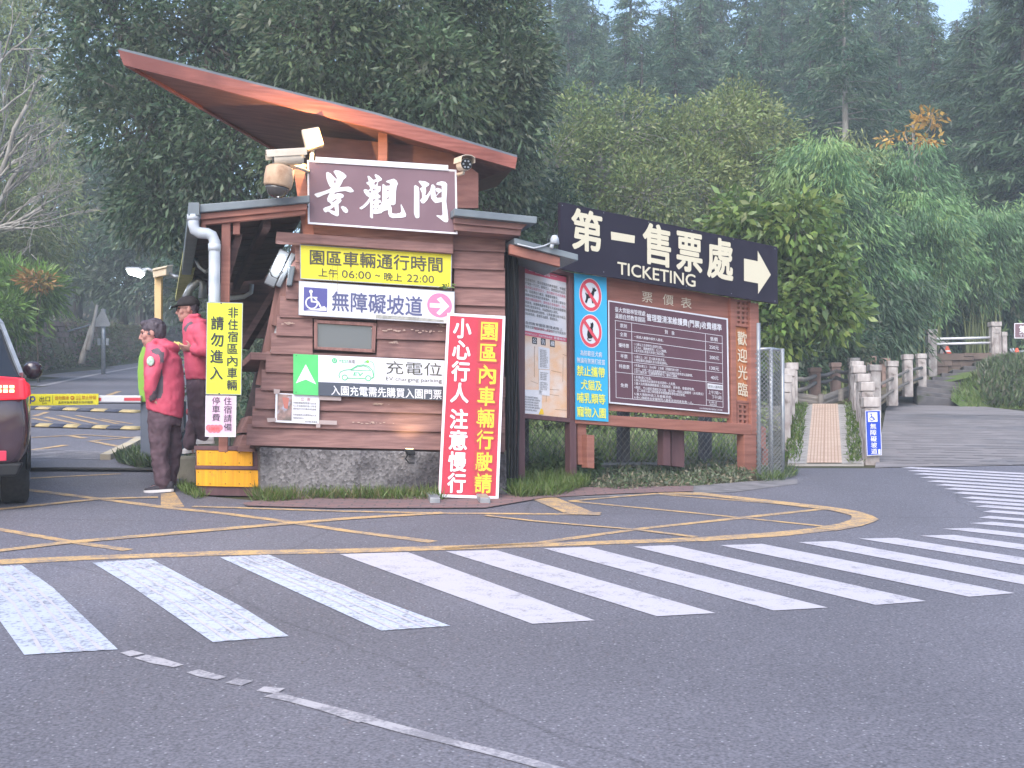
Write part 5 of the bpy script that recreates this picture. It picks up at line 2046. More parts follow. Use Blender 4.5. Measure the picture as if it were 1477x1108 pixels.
# platform behind the gateposts
mb = MB()
mb.loftq([P(1345, 513, 36.4), P(1700, 508, 36.4), P(1700, 560, 36.4), P(1345, 560, 36.4)], [P(1345, 509, 42), P(1800, 506, 42), P(1800, 560, 42), P(1345, 560, 42)])
struct(mb.build('upper_path', m_plaza))
# steps
mb = MB()
rows = [((1323, 577), (1412, 587), 30.2), ((1322, 570), (1398, 579), 30.7), ((1322, 563.5), (1388, 570), 31.2), ((1324, 557), (1384, 563), 31.7), ((1332, 552), (1388, 556.5), 32.2),
        ((1345, 547.5), (1396, 551), 32.6), ((1358, 543), (1406, 546), 33.0), ((1374, 538), (1418, 541), 33.4), ((1390, 533), (1434, 536), 33.8), ((1405, 528), (1450, 530.5), 34.1), ((1420, 523), (1490, 525), 34.5), ((1435, 518), (1500, 519.5), 34.9)]
for (a, b, Y), nx in zip(rows, rows[1:] + [((1440, 514), (1520, 515), 35.4)]):
    A, Bq = P(*a, Y), P(*b, Y)
    h = max(.05, P(a[0], nx[0][1], Y + .1).z - A.z)
    e = V((.3, 1.2, 0))
    dn_ = UP * -.5
    mb.loftq([A + dn_, Bq + dn_, Bq + UP * h, A + UP * h], [A + e + dn_, Bq + e + dn_, Bq + e + UP * h, A + e + UP * h])
tag(mb.build('stone_steps', pbr('dark_stone_steps', S(88, 86, 90), S(112, 108, 110), 3, .95, .5, c3=S(74, 78, 66), s3=1.5), None, bevel=.02), 'worn dark stone steps climbing to the gateposts past the grassy mound', 'steps')

# mound
def mound(name, top, Y0, dpt, mat):
    mb = MB()
    n = len(top)
    rows_ = []
    for k in range(9):
        t = k / 8
        row = []
        for x, yt, yb in top:
            z0, z1 = P(x, yb, Y0).z - .1, P(x, yt, Y0 + dpt).z
            q = P(x, yb, Y0 + dpt * t)
            row.append(V((q.x * (1 + 0), Y0 + dpt * t, z0 + (z1 - z0) * math.sin(t * math.pi / 2) ** .8)))
        rows_.append(row)
    vs = sum(rows_, [])
    mb.add(vs, [(j * n + i, j * n + i + 1, (j + 1) * n + i + 1, (j + 1) * n + i) for j in range(8) for i in range(n - 1)])
    return struct(mb.build(name, mat, None, True))


MOUND = [(1372, 566, 572), (1384, 558, 580), (1396, 551, 585), (1412, 542, 587), (1430, 535, 588), (1450, 530, 588), (1477, 528, 589), (1520, 527, 590), (1580, 530, 592), (1640, 540, 594), (1690, 560, 596)]
M_TURF = pbr('turf', (.075, .12, .03), (.12, .16, .05), (2, 2, 2), .95, .5)
mound('grass_mound', MOUND, 29.8, 3.6, M_TURF)
mound('grass_verge', [(1326, 549, 556), (1340, 544, 553), (1360, 541, 548), (1380, 538.5, 543), (1402, 536, 538)], 32.4, 1.6, M_TURF)

# blue accessible-ramp sign on the nearest post
NP = RR[0][0]
BS = Plane((NP.x, NP.y - .02, 0), 4)
M_BLUE = pbr('royal_blue_sign', S(38, 72, 186), S(44, 78, 190), 4, .4)
s = Sign('blue_ramp_sign', 'narrow blue sign with a wheelchair emblem and white upright lettering on the nearest ramp post', 'sign', [(1248, 592.5), (1270, 592), (1272, 656.5), (1250.5, 657.5)], BS, .03, .012, M_BLUE)
s.border(.8, M_WHITE, .5)
s.rect(1252, 595, 1265.5, 608.5, M_WHITE, 1)
s.disc(1256.5, 597.5, 1.2, M_BLUE, 2).line([(1257, 599), (1257.5, 603), (1260.5, 603.3), (1262, 606)], 1.1, M_BLUE, 2).disc(1257.5, 604, 3.4, M_BLUE, 2, r_in=.7)
s.vtext('無障礙坡道', 1259.5, 610.5, 655.5, 8.6, M_WHITE, .015, fill=.9, xb=1261)
s.rect(1267, 648, 1270, 655, M_WHITE, 1)
s.done()

# brown sign at the right edge
sg = Plane((0, 33, 0), 0)
s = Sign('brown_direction_sign', 'small brown ticket office sign with a white rim at the right edge above the mound', 'sign', [(1463, 466.2), (1552, 466), (1552, 488), (1463, 488.2)], sg, 0, .04, M_SGNBRN)
s.border(1.1, M_WHITE, .5)
s.text('第一售票處', 1470, 1536, 475, 11, M_WHITE, .02).text('TICKETING', 1470, 1520, 483.8, 3.6, M_WHITE, .0, fit='bbox')
rt = s.done()
mb = MB()
for x in (1480, 1535):
    mb.tube([P(x, 466, 33.1), P(x, 545, 33.1)], .035, 8)
mb.build('post', M_STEEL, rt)

# traffic cones
M_CONE = pbr('orange_cone_plastic', S(240, 110, 84), rough=.5)
for x, yt, yb, Y, lab in ((1467, 502, 521.5, 35.5, 'orange traffic cone beside the slim post near the right edge'), (1366.5, 499.5, 512, 37.5, 'orange traffic cone half hidden behind the white rails')):
    b0 = P(x, yb, Y)
    h = P(x, yt, Y).z - b0.z
    t = thing('traffic_cone', lab, 'traffic cone', b0, 'traffic cones on the upper path')
    mb = MB()
    mb.lathe(b0, [(.13, .02), (.075, h * .6), (.03, h), (.005, h)], 14)
    mb.build('cone', M_CONE, t, True)
    mb = MB()
    mb.lathe(b0, [(.105, h * .33), (.086, h * .52)], 14, cap=False)
    mb.build('band', M_WHITE, t, True)
    mb = MB()
    mb.box(b0 + UP * .015, (.34, .34, .03))
    mb.pieces('foot', M_CONE, t)
t = thing('barricade', 'pale tubular barricade frame beside the traffic cone at the right edge', 'barricade', P(1462, 520, 36))
mb = MB()
mb.tube([P(1457, 503, 36), P(1462, 512, 36), P(1465, 521, 36)], .03, 8)
mb.tube([P(1461, 502, 36), P(1464, 511, 36)], .03, 8)
mb.tube([P(1455, 520.5, 35.8), P(1500, 520, 35.8)], .03, 8)
mb.tube([P(1470, 508, 36.3), P(1520, 506, 36.3)], .05, 8)
mb.build('tube_frame', M_STEEL, t, True)
t = thing('barricade', 'dark folding stand behind the short post at the white rails', 'barricade', P(1358, 511, 36.5))
mb = MB()
mb.tube([P(1356, 498, 36.5), P(1366, 512, 36.5)], .03, 6)
mb.tube([P(1359, 497, 36.6), P(1352, 512, 36.6)], .03, 6)
mb.pieces('legs', M_BLACK, t)
# ---------------------------------------------------------------- people


def project(q):
    d = q - EYE
    yc = d.y * CP + d.z * SP
    zc = -d.y * SP + d.z * CP
    return CX + F * d.x / yc, CY - F * zc / yc


def inpoly(x, y, pg):
    r = False
    for (x0, y0), (x1, y1) in zip(pg, pg[1:] + pg[:1]):
        if (y0 > y) != (y1 > y) and x < (x1 - x0) * (y - y0) / (y1 - y0) + x0:
            r = not r
    return r


def fuse(mb, name, mats, parent, voxel=.012, smooth=4, folds=0.0, fscale=.12, pick=None):
    me = mb.mesh(name, [], V((0, 0, 0)))
    o = bpy.data.objects.new(name, me)
    COL.objects.link(o)
    m = o.modifiers.new('r', 'REMESH')
    m.mode = 'VOXEL'
    m.voxel_size = voxel
    m = o.modifiers.new('s', 'SMOOTH')
    m.iterations = smooth
    m.factor = .6
    if folds:
        tx = bpy.data.textures.new('cloth', 'CLOUDS')
        tx.noise_scale = fscale
        tx.noise_depth = 2
        m = o.modifiers.new('d', 'DISPLACE')
        m.texture = tx
        m.strength = folds
        m.mid_level = .5
        m.texture_coords = 'GLOBAL'
    dg = bpy.context.evaluated_depsgraph_get()
    dg.update()
    n = bpy.data.meshes.new_from_object(o.evaluated_get(dg))
    bpy.data.objects.remove(o)
    n.materials.clear()
    for k in mats:
        n.materials.append(k)
    if pick:
        idx = [pick(n.vertices[p.vertices[0]].co) for p in n.polygons]
        n.polygons.foreach_set('material_index', idx)
    off = base(parent)
    n.transform(Matrix.Translation(-off))
    n.name = name
    return link(name, n, parent, True)


def rings_at(mb, D, rows, n=20):
    """rows: (px, py, dy, rx, ry, tilt) horizontal rings, rx along the picture, ry in depth"""
    rg = []
    for (x, y, dy, rx, ry, *t) in rows:
        c = P(x, y, D + dy)
        tl = t[0] if t else 0
        rg.append([c + V((rx * math.cos(a), ry * math.sin(a), tl * math.cos(a))) for a in [2 * math.pi * k / n for k in range(n)]])
    mb.rings(rg)


def limb(mb, D, pts):
    q, r = [], []
    for (x, y, dy, rad) in pts:
        q.append(P(x, y, D + dy))
        r.append(rad)
    mb.tube(q, r, 12)
    for c, k in zip(q, r):
        mb.ell(c, k * .98, k * .98, k * .98, None, 10, 7)


def hand(mb, w, d, palm, k=1.0, curl=.9):
    """palm with five bent fingers: w wrist, d direction of the fingers, palm the way the palm faces"""
    d = d.normalized()
    s_ = d.cross(palm).normalized()
    pn = s_.cross(d).normalized()
    M = Matrix((s_, d, pn)).transposed()
    mb.ell(w + d * .05 * k, .042 * k, .055 * k, .017 * k, M, 12, 8)
    for i, (o, L_) in enumerate(((-.032, .062), (-.011, .074), (.011, .07), (.031, .055))):
        a = w + d * .095 * k + s_ * o * k
        ang = curl * (.5 + .08 * i)
        b = a + (d * math.cos(ang) + pn * math.sin(ang)) * L_ * .5 * k
        c = b + (d * math.cos(ang * 2.1) + pn * math.sin(ang * 2.1)) * L_ * .35 * k
        e = c + (d * math.cos(ang * 2.8) + pn * math.sin(ang * 2.8)) * L_ * .25 * k
        mb.tube([a - d * .02 * k, a, b, c, e], [.0095 * k, .0095 * k, .009 * k, .0085 * k, .007 * k], 8)
    a = w + d * .03 * k - s_ * .035 * k
    b = a + (d * .55 - s_ * .6 + pn * .5).normalized() * .04 * k
    c = b + (d * .85 - s_ * .1 + pn * .6).normalized() * .035 * k
    mb.tube([a, b, c], [.012 * k, .0105 * k, .008 * k], 8)


def head(mb, c, fwd, k=1.0):
    """skull, jaw, nose, brow, ears; fwd is where the face looks; c the middle of the head"""
    f = fwd.normalized()
    s_ = f.cross(UP).normalized()
    u = s_.cross(f)
    M = Matrix((s_, f, u)).transposed()
    mb.ell(c + u * .025 * k - f * .012 * k, .076 * k, .098 * k, .1 * k, M)
    mb.ell(c - u * .055 * k + f * .03 * k, .056 * k, .066 * k, .07 * k, M)
    mb.ell(c - u * .098 * k + f * .068 * k, .026 * k, .022 * k, .02 * k, M)      # chin
    mb.tube([c + f * .086 * k + u * .02 * k, c + f * .105 * k - u * .012 * k, c + f * .113 * k - u * .03 * k, c + f * .094 * k - u * .036 * k], [.009 * k, .012 * k, .0145 * k, .012 * k], 8)
    mb.ell(c + f * .082 * k + u * .03 * k, .05 * k, .014 * k, .01 * k, M)         # brow
    mb.ell(c + f * .088 * k - u * .06 * k, .026 * k, .012 * k, .006 * k, M)       # lips
    mb.ell(c + f * .087 * k - u * .071 * k, .022 * k, .012 * k, .006 * k, M)
    for q in (-1, 1):
        mb.ell(c + s_ * q * .078 * k - f * .012 * k - u * .005 * k, .01 * k, .02 * k, .032 * k, M, 10, 7)
        mb.ell(c + s_ * q * .045 * k + f * .06 * k - u * .02 * k, .026 * k, .024 * k, .028 * k, M, 10, 7)   # cheeks
    return M


M_SKIN = pbr('skin', S(196, 148, 138), S(180, 132, 124), (30, 30, 30), .6)
M_JACK = pbr('rose_red_jacket', S(220, 96, 122), S(208, 86, 110), (9, 9, 9), .7)
M_JGREY = pbr('grey_jacket_panel', S(110, 98, 108), S(98, 88, 98), 12, .8)
M_TROU = pbr('plum_trousers', S(102, 82, 92), S(88, 70, 80), (14, 14, 6), .85)
M_HAIR = pbr('greying_hair', S(66, 58, 68), S(92, 84, 94), (60, 60, 20), .7)
M_CAP = pbr('black_cap', S(40, 36, 40), S(52, 46, 48), 20, .8)
M_SOLE = pbr('white_rubber', S(216, 212, 214), rough=.7)
M_SHOE = pbr('dark_shoe', S(50, 48, 58), S(66, 62, 70), 30, .7)


def shoe(parent, toe, heel, mat, name='shoe', h=.08, w=.045):
    d = (toe - heel)
    L_ = d.length
    d.normalize()
    x = d.cross(UP).normalized()
    mb = MB()
    prof = [(0, .6, .85), (.06, .85, 1.0), (.25, .9, 1.05), (.45, .85, .85), (.7, 1.0, .55), (.9, .8, .42), (1, .35, .3)]
    rg = []
    for t, kw, kh in prof:
        c = heel + d * L_ * t + UP * .022
        rg.append([c + x * w * kw * math.cos(a) + UP * (h * kh * max(0, math.sin(a))) for a in [2 * math.pi * k / 14 for k in range(14)]])
    mb.rings(rg)
    o = mb.build(name, mat, parent, True)
    mb = MB()
    out = [heel + d * L_ * t + x * w * kw * sg * 1.06 for t, kw, sg in [(-.02, .5, 1), (.06, .88, 1), (.3, .92, 1), (.7, 1.02, 1), (.92, .8, 1), (1.02, .3, 1), (1.02, .3, -1), (.92, .8, -1), (.7, 1.02, -1), (.3, .92, -1), (.06, .88, -1), (-.02, .5, -1)]]
    mb.prism(out, (0, 0, .026))
    mb.build('sole', M_SOLE, o)
    return o


# ---- person standing on the road
D1 = G(230, 709).y
f1 = G(231, 709)
p1 = thing('person', 'bareheaded person in a rose red jacket and plum trousers standing on the road', 'person', f1)
mb = MB()
hc1 = P(219.5, 481, D1 - .02)
fw1 = V((-1, -.12, -.16))
M1 = head(mb, hc1, fw1, 1.06)
limb(mb, D1, [(225, 489, 0, .055), (228, 503, 0, .06), (233, 512, 0, .09)])
rings_at(mb, D1, [(233, 508, 0, .07, .13), (236, 520, 0, .12, .17), (237, 550, 0, .115, .15), (237, 580, 0, .115, .15), (238, 605, 0, .11, .15)])
limb(mb, D1, [(231, 513, -.17, .05), (221, 543, -.23, .045), (219, 569, -.2, .03)])
limb(mb, D1, [(236, 513, .17, .05), (247, 548, .23, .045), (254, 586, .24, .03)])
limb(mb, D1, [(233, 600, -.09, .085), (231, 652, -.09, .055), (235, 700, -.08, .04)])
limb(mb, D1, [(241, 600, .1, .085), (245, 650, .12, .055), (242, 698, .14, .04)])
hand(mb, P(219, 569, D1 - .2), V((.25, .25, -1)), V((.6, .8, .2)), 1, .5)
hand(mb, P(254, 586, D1 + .24), V((.15, .0, -1)), V((0, -1, 0)), 1, .9)
for tx, hx, y, dy in ((214, 232, 707, -.08), (222, 240, 706, .14)):
    mb.tube([P(hx, y - 3, D1 + dy), P((hx + tx) / 2, y - 2, D1 + dy), P(tx, y, D1 + dy)], [.035, .035, .025], 10)
fuse(mb, 'body', [M_SKIN], p1, .0065, 3)
# jacket
mb = MB()
rings_at(mb, D1, [(224, 496, 0, .075, .10, -.02), (227, 501, 0, .105, .13, -.02), (232, 507, 0, .14, .19), (235, 518, 0, .172, .22), (236, 535, 0, .178, .21), (237, 555, 0, .182, .205), (237.5, 575, 0, .178, .205), (238, 588, 0, .168, .2, -.02), (238, 597, 0, .162, .195, -.045)], 26)
limb(mb, D1, [(231, 511, -.17, .085), (225, 525, -.22, .082), (219, 543, -.255, .074), (217.5, 558, -.24, .066), (219, 571, -.21, .056)])
limb(mb, D1, [(237, 511, .17, .085), (246, 545, .24, .072), (254, 583, .25, .055)])
mb.ell(P(243, 499, D1), .115, .15, .05, Matrix.Rotation(R(18), 3, 'Y'))
mb.tube([P(215, 499, D1 - .05), P(224, 491, D1 - .11), P(235, 491, D1 - .08), P(238, 491, D1), P(235, 491, D1 + .08), P(224, 491, D1 + .11), P(215, 499, D1 + .05)], .024, 8)
g1 = [[(218, 504), (228, 501), (237, 509), (237, 524), (231.5, 524), (230.5, 513), (220, 508.5)], [(233, 532), (236.5, 545), (235, 572), (217, 580), (214, 574), (226, 560), (231, 545)]]


def pick1(q):
    x, y = project(q)
    return 1 if q.y < D1 and any(inpoly(x, y, pg) for pg in g1) else 0


jk = fuse(mb, 'jacket', [M_JACK, M_JGREY], p1, .011, 6, .02, .09, pick1)
mb = MB()
c0 = P(217, 521, D1 - .315)
mb.ell(c0, .036, .012, .045, None, 12, 8)
mb.build('arm_patch', pbr('pale_patch', S(206, 220, 214), S(150, 190, 160), 40, .7), jk, True)
mb = MB()
rings_at(mb, D1, [(238, 590, 0, .15, .185), (237, 604, 0, .155, .185), (237, 614, 0, .15, .175)])
limb(mb, D1, [(231, 606, -.09, .11), (230, 630, -.09, .098), (230, 652, -.09, .086), (232.5, 675, -.085, .08), (235, 697, -.08, .074)])
limb(mb, D1, [(243, 606, .1, .115), (247, 630, .11, .105), (248, 652, .13, .095), (245, 676, .14, .088), (242, 697, .14, .08)])
fuse(mb, 'trousers', [M_TROU], p1, .011, 4, .034, .075)
mb = MB()
u1 = M1 @ V((0, 0, 1))
ff1 = M1 @ V((0, 1, 0))
for q in range(60):
    pass
mb.ell(hc1 + u1 * .042 - ff1 * .024, .092, .114, .102, M1)
mb.ell(hc1 + u1 * .0 - ff1 * .055, .086, .07, .085, M1)
mb.ell(hc1 - u1 * .045 - ff1 * .07, .06, .04, .05, M1)
s1 = M1 @ V((1, 0, 0))
for q in (-1, 1):
    mb.ell(hc1 + s1 * q * .072 + u1 * .03 + ff1 * .012, .012, .02, .03, M1, 10, 7)
mb.ell(hc1 + u1 * .098 + ff1 * .048, .066, .05, .032, M1)
fuse(mb, 'hair', [M_HAIR], p1, .008, 2, .02, .03)
for q in (-1, 1):
    mb = MB()
    mb.ell(hc1 + s1 * q * .034 + ff1 * .083 + u1 * .008, .010, .006, .005, M1, 10, 7)
    mb.build('eye', M_BLACK, p1, True)
shoe(p1, P(208.5, 711.5, D1 - .1), P(250, 709, D1 - .07), M_SHOE, h=.075, w=.05)
shoe(p1, P(218, 707, D1 + .12), P(252, 704, D1 + .15), M_SHOE, h=.075, w=.05)
mb = MB()
a, b, c, d = P(252, 598, D1 + .22), P(260, 595, D1 + .2), P(266, 620, D1 + .2), P(253.5, 623, D1 + .24)
mb.prism([a, b, c, d], (0, .004, 0))
mb.prism([a + V((.02, .01, -.01)), b + V((.02, .012, .01)), c + V((-.01, .02, -.02)), d + V((.04, .02, -.01))], (0, .003, 0))
tag(mb.build('paper_sheet', M_PAPER, None), 'folded white paper held in the far hand of the person on the road', 'paper')

# ---- person standing on the step
D2 = 12.42
p2 = thing('person', 'person in a black cap and rose red jacket on the step holding yellow cards', 'person', P(287, 643, D2))
mb = MB()
hc2 = P(271, 447, D2)
fw2 = V((-1, -.2, -.06))
M2 = head(mb, hc2, fw2, 1.0)
u2, ff2, s2 = M2 @ V((0, 0, 1)), M2 @ V((0, 1, 0)), M2 @ V((1, 0, 0))
limb(mb, D2, [(275, 458, 0, .052), (279, 468, 0, .06), (283, 478, 0, .09)])
rings_at(mb, D2, [(283, 472, 0, .07, .13), (285, 484, 0, .11, .16), (286, 515, 0, .1, .14), (287, 550, 0, .1, .14)])
limb(mb, D2, [(289, 478, -.17, .05), (295, 506, -.24, .042), (279, 503, -.2, .03)])
limb(mb, D2, [(286, 478, .17, .05), (291, 506, .2, .042), (271, 500, .1, .03)])
limb(mb, D2, [(283, 552, -.08, .085), (285, 594, -.09, .055), (294, 630, -.05, .04)])
limb(mb, D2, [(287, 552, .09, .085), (283, 600, .08, .055), (273, 645, .06, .04)])
hand(mb, P(279, 503, D2 - .2), V((-1, .12, .05)), V((.05, .75, .6)), 1, .55)
hand(mb, P(271, 500, D2 + .1), V((-1, -.15, .02)), V((0, -.6, .8)), 1, .6)
for tx, hx, y, dy in ((285, 303, 640, -.05), (266, 280, 653, .06)):
    mb.tube([P(hx, y - 3, D2 + dy), P((hx + tx) / 2, y - 3, D2 + dy), P(tx, y - 1, D2 + dy)], [.033, .033, .022], 10)
fuse(mb, 'body', [M_SKIN], p2, .0065, 3)
mb = MB()
rings_at(mb, D2, [(277, 459, 0, .07, .09), (279, 464, 0, .1, .12), (283, 470, 0, .125, .185), (285, 480, 0, .14, .205), (286, 500, 0, .142, .19), (286.5, 520, 0, .138, .185), (287, 538, 0, .132, .185), (287.5, 549, 0, .126, .18)], 26)
limb(mb, D2, [(289, 476, -.17, .085), (293, 490, -.22, .078), (296, 505, -.245, .068), (288, 506, -.225, .06), (280, 503.5, -.2, .05)])
limb(mb, D2, [(286, 476, .17, .085), (292, 505, .2, .07), (273, 501, .11, .05)])
mb.tube([P(267, 463, D2 - .05), P(274, 456, D2 - .1), P(285, 455, D2 - .08), P(288, 456, D2), P(285, 455, D2 + .08), P(274, 456, D2 + .1), P(267, 463, D2 + .05)], .022, 8)
mb.ell(P(291, 466, D2), .08, .13, .045)
fuse(mb, 'jacket', [M_JACK, M_JGREY], p2, .011, 6, .02, .09, lambda q: 1 if q.y < D2 and inpoly(*project(q), [(264, 474), (270, 466), (277, 463), (280, 466), (272, 470), (268, 478)]) else 0)
mb = MB()
rings_at(mb, D2, [(287, 542, 0, .115, .165), (287, 556, 0, .12, .165), (286.5, 564, 0, .115, .155)])
limb(mb, D2, [(284, 556, -.08, .105), (284, 580, -.09, .096), (286, 598, -.09, .085), (291, 616, -.07, .078), (294, 629, -.05, .074)])
limb(mb, D2, [(288, 556, .09, .105), (286, 580, .09, .095), (283, 602, .08, .083), (277, 625, .07, .076), (274, 642, .06, .07)])
fuse(mb, 'trousers', [M_TROU], p2, .011, 4, .03, .075)
mb = MB()
mb.ell(hc2 + u2 * .03 - ff2 * .045, .08, .07, .08, M2)
mb.ell(hc2 - u2 * .03 - ff2 * .06, .06, .04, .05, M2)
fuse(mb, 'hair', [M_HAIR], p2, .008, 2, .012, .03)
cap = MB()
rg = []
for t, k in ((.035, 1.0), (.06, 1.01), (.09, .95), (.115, .78), (.132, .5), (.14, .12)):
    rg.append([hc2 + u2 * t - ff2 * .008 + s2 * .09 * k * math.cos(a) + ff2 * .112 * k * math.sin(a) for a in [2 * math.pi * i / 20 for i in range(20)]])
cap.rings(rg)
cp_ = cap.build('cap', M_CAP, p2, True)
mb = MB()
e = []
for t in range(9):
    a = math.pi * t / 8
    e.append(hc2 + u2 * (.045 - .022 * math.sin(a)) + ff2 * (.085 + .085 * math.sin(a)) + s2 * .082 * math.cos(a))
mb.prism(e, u2 * .008)
mb.build('visor', M_CAP, cp_)
mb = MB()
for q in (-1, 1):
    for k in range(12):
        a0, a1 = 2 * math.pi * k / 12, 2 * math.pi * (k + 1) / 12
        c = hc2 + s2 * q * .034 + ff2 * .105 + u2 * .008
        mb.tube([c + s2 * .025 * math.cos(a0) + u2 * .019 * math.sin(a0), c + s2 * .025 * math.cos(a1) + u2 * .019 * math.sin(a1)], .0025, 5)
    mb.tube([hc2 + s2 * q * .06 + ff2 * .1 + u2 * .012, hc2 + s2 * q * .084 - ff2 * .005 + u2 * .012], .0025, 5)
mb.build('glasses', M_BLACK, p2)
for q in (-1, 1):
    mb = MB()
    mb.ell(hc2 + s2 * q * .032 + ff2 * .084 + u2 * .01, .012, .008, .006, M2, 10, 7)
    mb.build('eye', M_BLACK, p2, True)
mb = MB()
w = P(281, 503.5, D2 - .2)
mb.tube([w + V((-.015, 0, 0)), w + V((.015, 0, .002))], .042, 14)
mb.build('wristwatch', M_BLACK, p2, True)
shoe(p2, P(283, 641, D2 - .07), P(309, 640, D2 - .03), M_SOLE, h=.08, w=.048)
shoe(p2, P(263.5, 654.5, D2 + .03), P(283, 652, D2 + .1), M_SOLE, h=.075, w=.046)
for k, (dx, rot) in enumerate(((0, 0), (3, 5), (-2, -6))):
    mb = MB()
    a = [P(248 + dx * .5, 499 - k * 1.5, D2 - .14 + .01 * k), P(254 + dx, 493.5 - k * .6, D2 - .1 + .01 * k), P(265 + dx, 498 + k, D2 - .1 + .01 * k), P(259 + dx, 505 - k, D2 - .16 + .01 * k)]
    mb.prism(a, (0, .002, .002))
    if k == 0:
        cards = mb
    else:
        cards.v, n0 = cards.v + mb.v, len(cards.v)
        cards.f += [[i + n0 for i in f_] for f_ in mb.f]
        cards.m += mb.m
tag(cards.build('ticket_cards', pbr('yellow_card', S(214, 200, 110), S(224, 212, 140), 20, .6), None), 'small fan of yellow cards held by the person in the cap', 'cards')

# ---------------------------------------------------------------- the car at the left edge
tyre0 = G(21, 725)
a_ = R(22.5)
cf_ = V((-math.sin(a_), math.cos(a_), 0))
nrm = V((-GB, -GA, 1)).normalized()
cf_ = (cf_ - nrm * cf_.dot(nrm)).normalized()
cr_ = cf_.cross(nrm).normalized()
C0 = tyre0 - cr_ * .79 - cf_ * .66
car = thing('parked_car', 'dark plum car with a lit brake light at the left edge before the barrier', 'car', C0)
cpt = lambda x, y, z: C0 + cr_ * x + cf_ * y + nrm * z
M_CARP = pbr('dark_plum_car_paint', S(66, 44, 54), rough=.22, spec=.7)
bpy.data.materials['dark_plum_car_paint'].node_tree.nodes['Principled BSDF'].inputs['Coat Weight'].default_value = .8
M_GLS = glass('tinted_glass', (.012, .013, .016), .06)
M_TYRE = pbr('tyre_rubber', (.018, .018, .02), (.03, .03, .032), 30, .85)
st_ = [  # y, profile (half): bottom .. roof
    (0.00, [(.0, .36), (.62, .37), (.74, .43), (.79, .55), (.80, .66), (.76, .70), (.70, .72), (.0, .74)]),
    (0.05, [(.0, .30), (.68, .32), (.82, .40), (.875, .55), (.885, .72), (.86, .90), (.82, 1.06), (.0, 1.10)]),
    (0.16, [(.0, .26), (.70, .29), (.86, .40), (.905, .58), (.91, .75), (.88, .95), (.835, 1.10), (.0, 1.17)]),
    (0.40, [(.0, .24), (.72, .27), (.88, .40), (.92, .60), (.925, .78), (.895, .98), (.80, 1.24), (.0, 1.36)]),
    (0.75, [(.0, .22), (.72, .25), (.88, .40), (.92, .62), (.925, .80), (.90, 1.00), (.70, 1.50), (.0, 1.60)]),
    (1.3, [(.0, .22), (.74, .25), (.87, .38), (.905, .60), (.91, .80), (.89, 1.00), (.65, 1.60), (.0, 1.68)]),
    (2.2, [(.0, .22), (.74, .25), (.87, .38), (.905, .60), (.91, .80), (.88, .99), (.64, 1.62), (.0, 1.70)]),
    (2.9, [(.0, .22), (.74, .25), (.87, .38), (.905, .60), (.91, .78), (.88, .98), (.66, 1.48), (.0, 1.58)]),
    (3.5, [(.0, .22), (.74, .25), (.87, .38), (.905, .60), (.90, .78), (.87, .94), (.76, 1.05), (.0, 1.10)]),
    (4.1, [(.0, .24), (.74, .27), (.87, .38), (.90, .58), (.88, .74), (.82, .86), (.70, .95), (.0, .98)]),
    (4.45, [(.0, .28), (.66, .30), (.76, .38), (.78, .55), (.76, .68), (.70, .76), (.6, .82), (.0, .84)]),
    (4.55, [(.0, .36), (.5, .38), (.6, .42), (.62, .54), (.6, .62), (.55, .66), (.45, .70), (.0, .72)]),
]


def carmesh(rows, cond):
    mb = MB()
    for i in range(len(st_) - 1):
        for k in rows:
            if not cond(i, k):
                continue
            for sg in (1, -1):
                (y0, a), (y1, b) = st_[i], st_[i + 1]
                # subdivide for roundness
                q = [cpt(sg * a[k][0], y0, a[k][1]), cpt(sg * b[k][0], y1, b[k][1]), cpt(sg * b[k + 1][0], y1, b[k + 1][1]), cpt(sg * a[k + 1][0], y0, a[k + 1][1])]
                mb.add(q, [(0, 1, 2, 3)])
    return mb


isglass = lambda i, k: (k == 5 and 3 <= i <= 7) or (k == 6 and i in (2, 3, 7))
mb = carmesh(range(7), lambda i, k: not isglass(i, k))
q0 = [cpt(s_ * x, 0, z) for s_ in (1,) for x, z in st_[0][1]] + [cpt(-x, 0, z) for x, z in st_[0][1][::-1]]
mb.add(q0, [list(range(len(q0)))])
q0 = [cpt(x, 4.55, z) for x, z in st_[-1][1]] + [cpt(-x, 4.55, z) for x, z in st_[-1][1][::-1]]
mb.add(q0, [list(range(len(q0)))])
bm = bmesh.new()
me = mb.mesh('body', [M_CARP], C0)
bm.from_mesh(me)
bmesh.ops.remove_doubles(bm, verts=bm.verts, dist=.002)
bmesh.ops.recalc_face_normals(bm, faces=bm.faces)
bm.to_mesh(me)
bm.free()
bd = link('body', me, car, True)
ss = bd.modifiers.new('sub', 'SUBSURF')
ss.levels = ss.render_levels = 2
mb = carmesh((5, 6), isglass)
mb.v = [q + nrm * .0 for q in mb.v]
mb.build('windows', M_GLS, car, True)
mb = MB()
for sg in (1, -1):
    mb.bar(cpt(sg * .835, .18, 1.12), cpt(sg * .69, .78, 1.53), .06, .03, cr_)
    mb.bar(cpt(sg * .69, .78, 1.53), cpt(sg * .62, 1.3, 1.63), .06, .03, cr_)
    mb.tube([cpt(sg * .6, .9, 1.66), cpt(sg * .57, 1.4, 1.73), cpt(sg * .57, 2.4, 1.73), cpt(sg * .6, 2.8, 1.6)], .015, 8)
mb.build('roof_trim', M_STEEL, car)
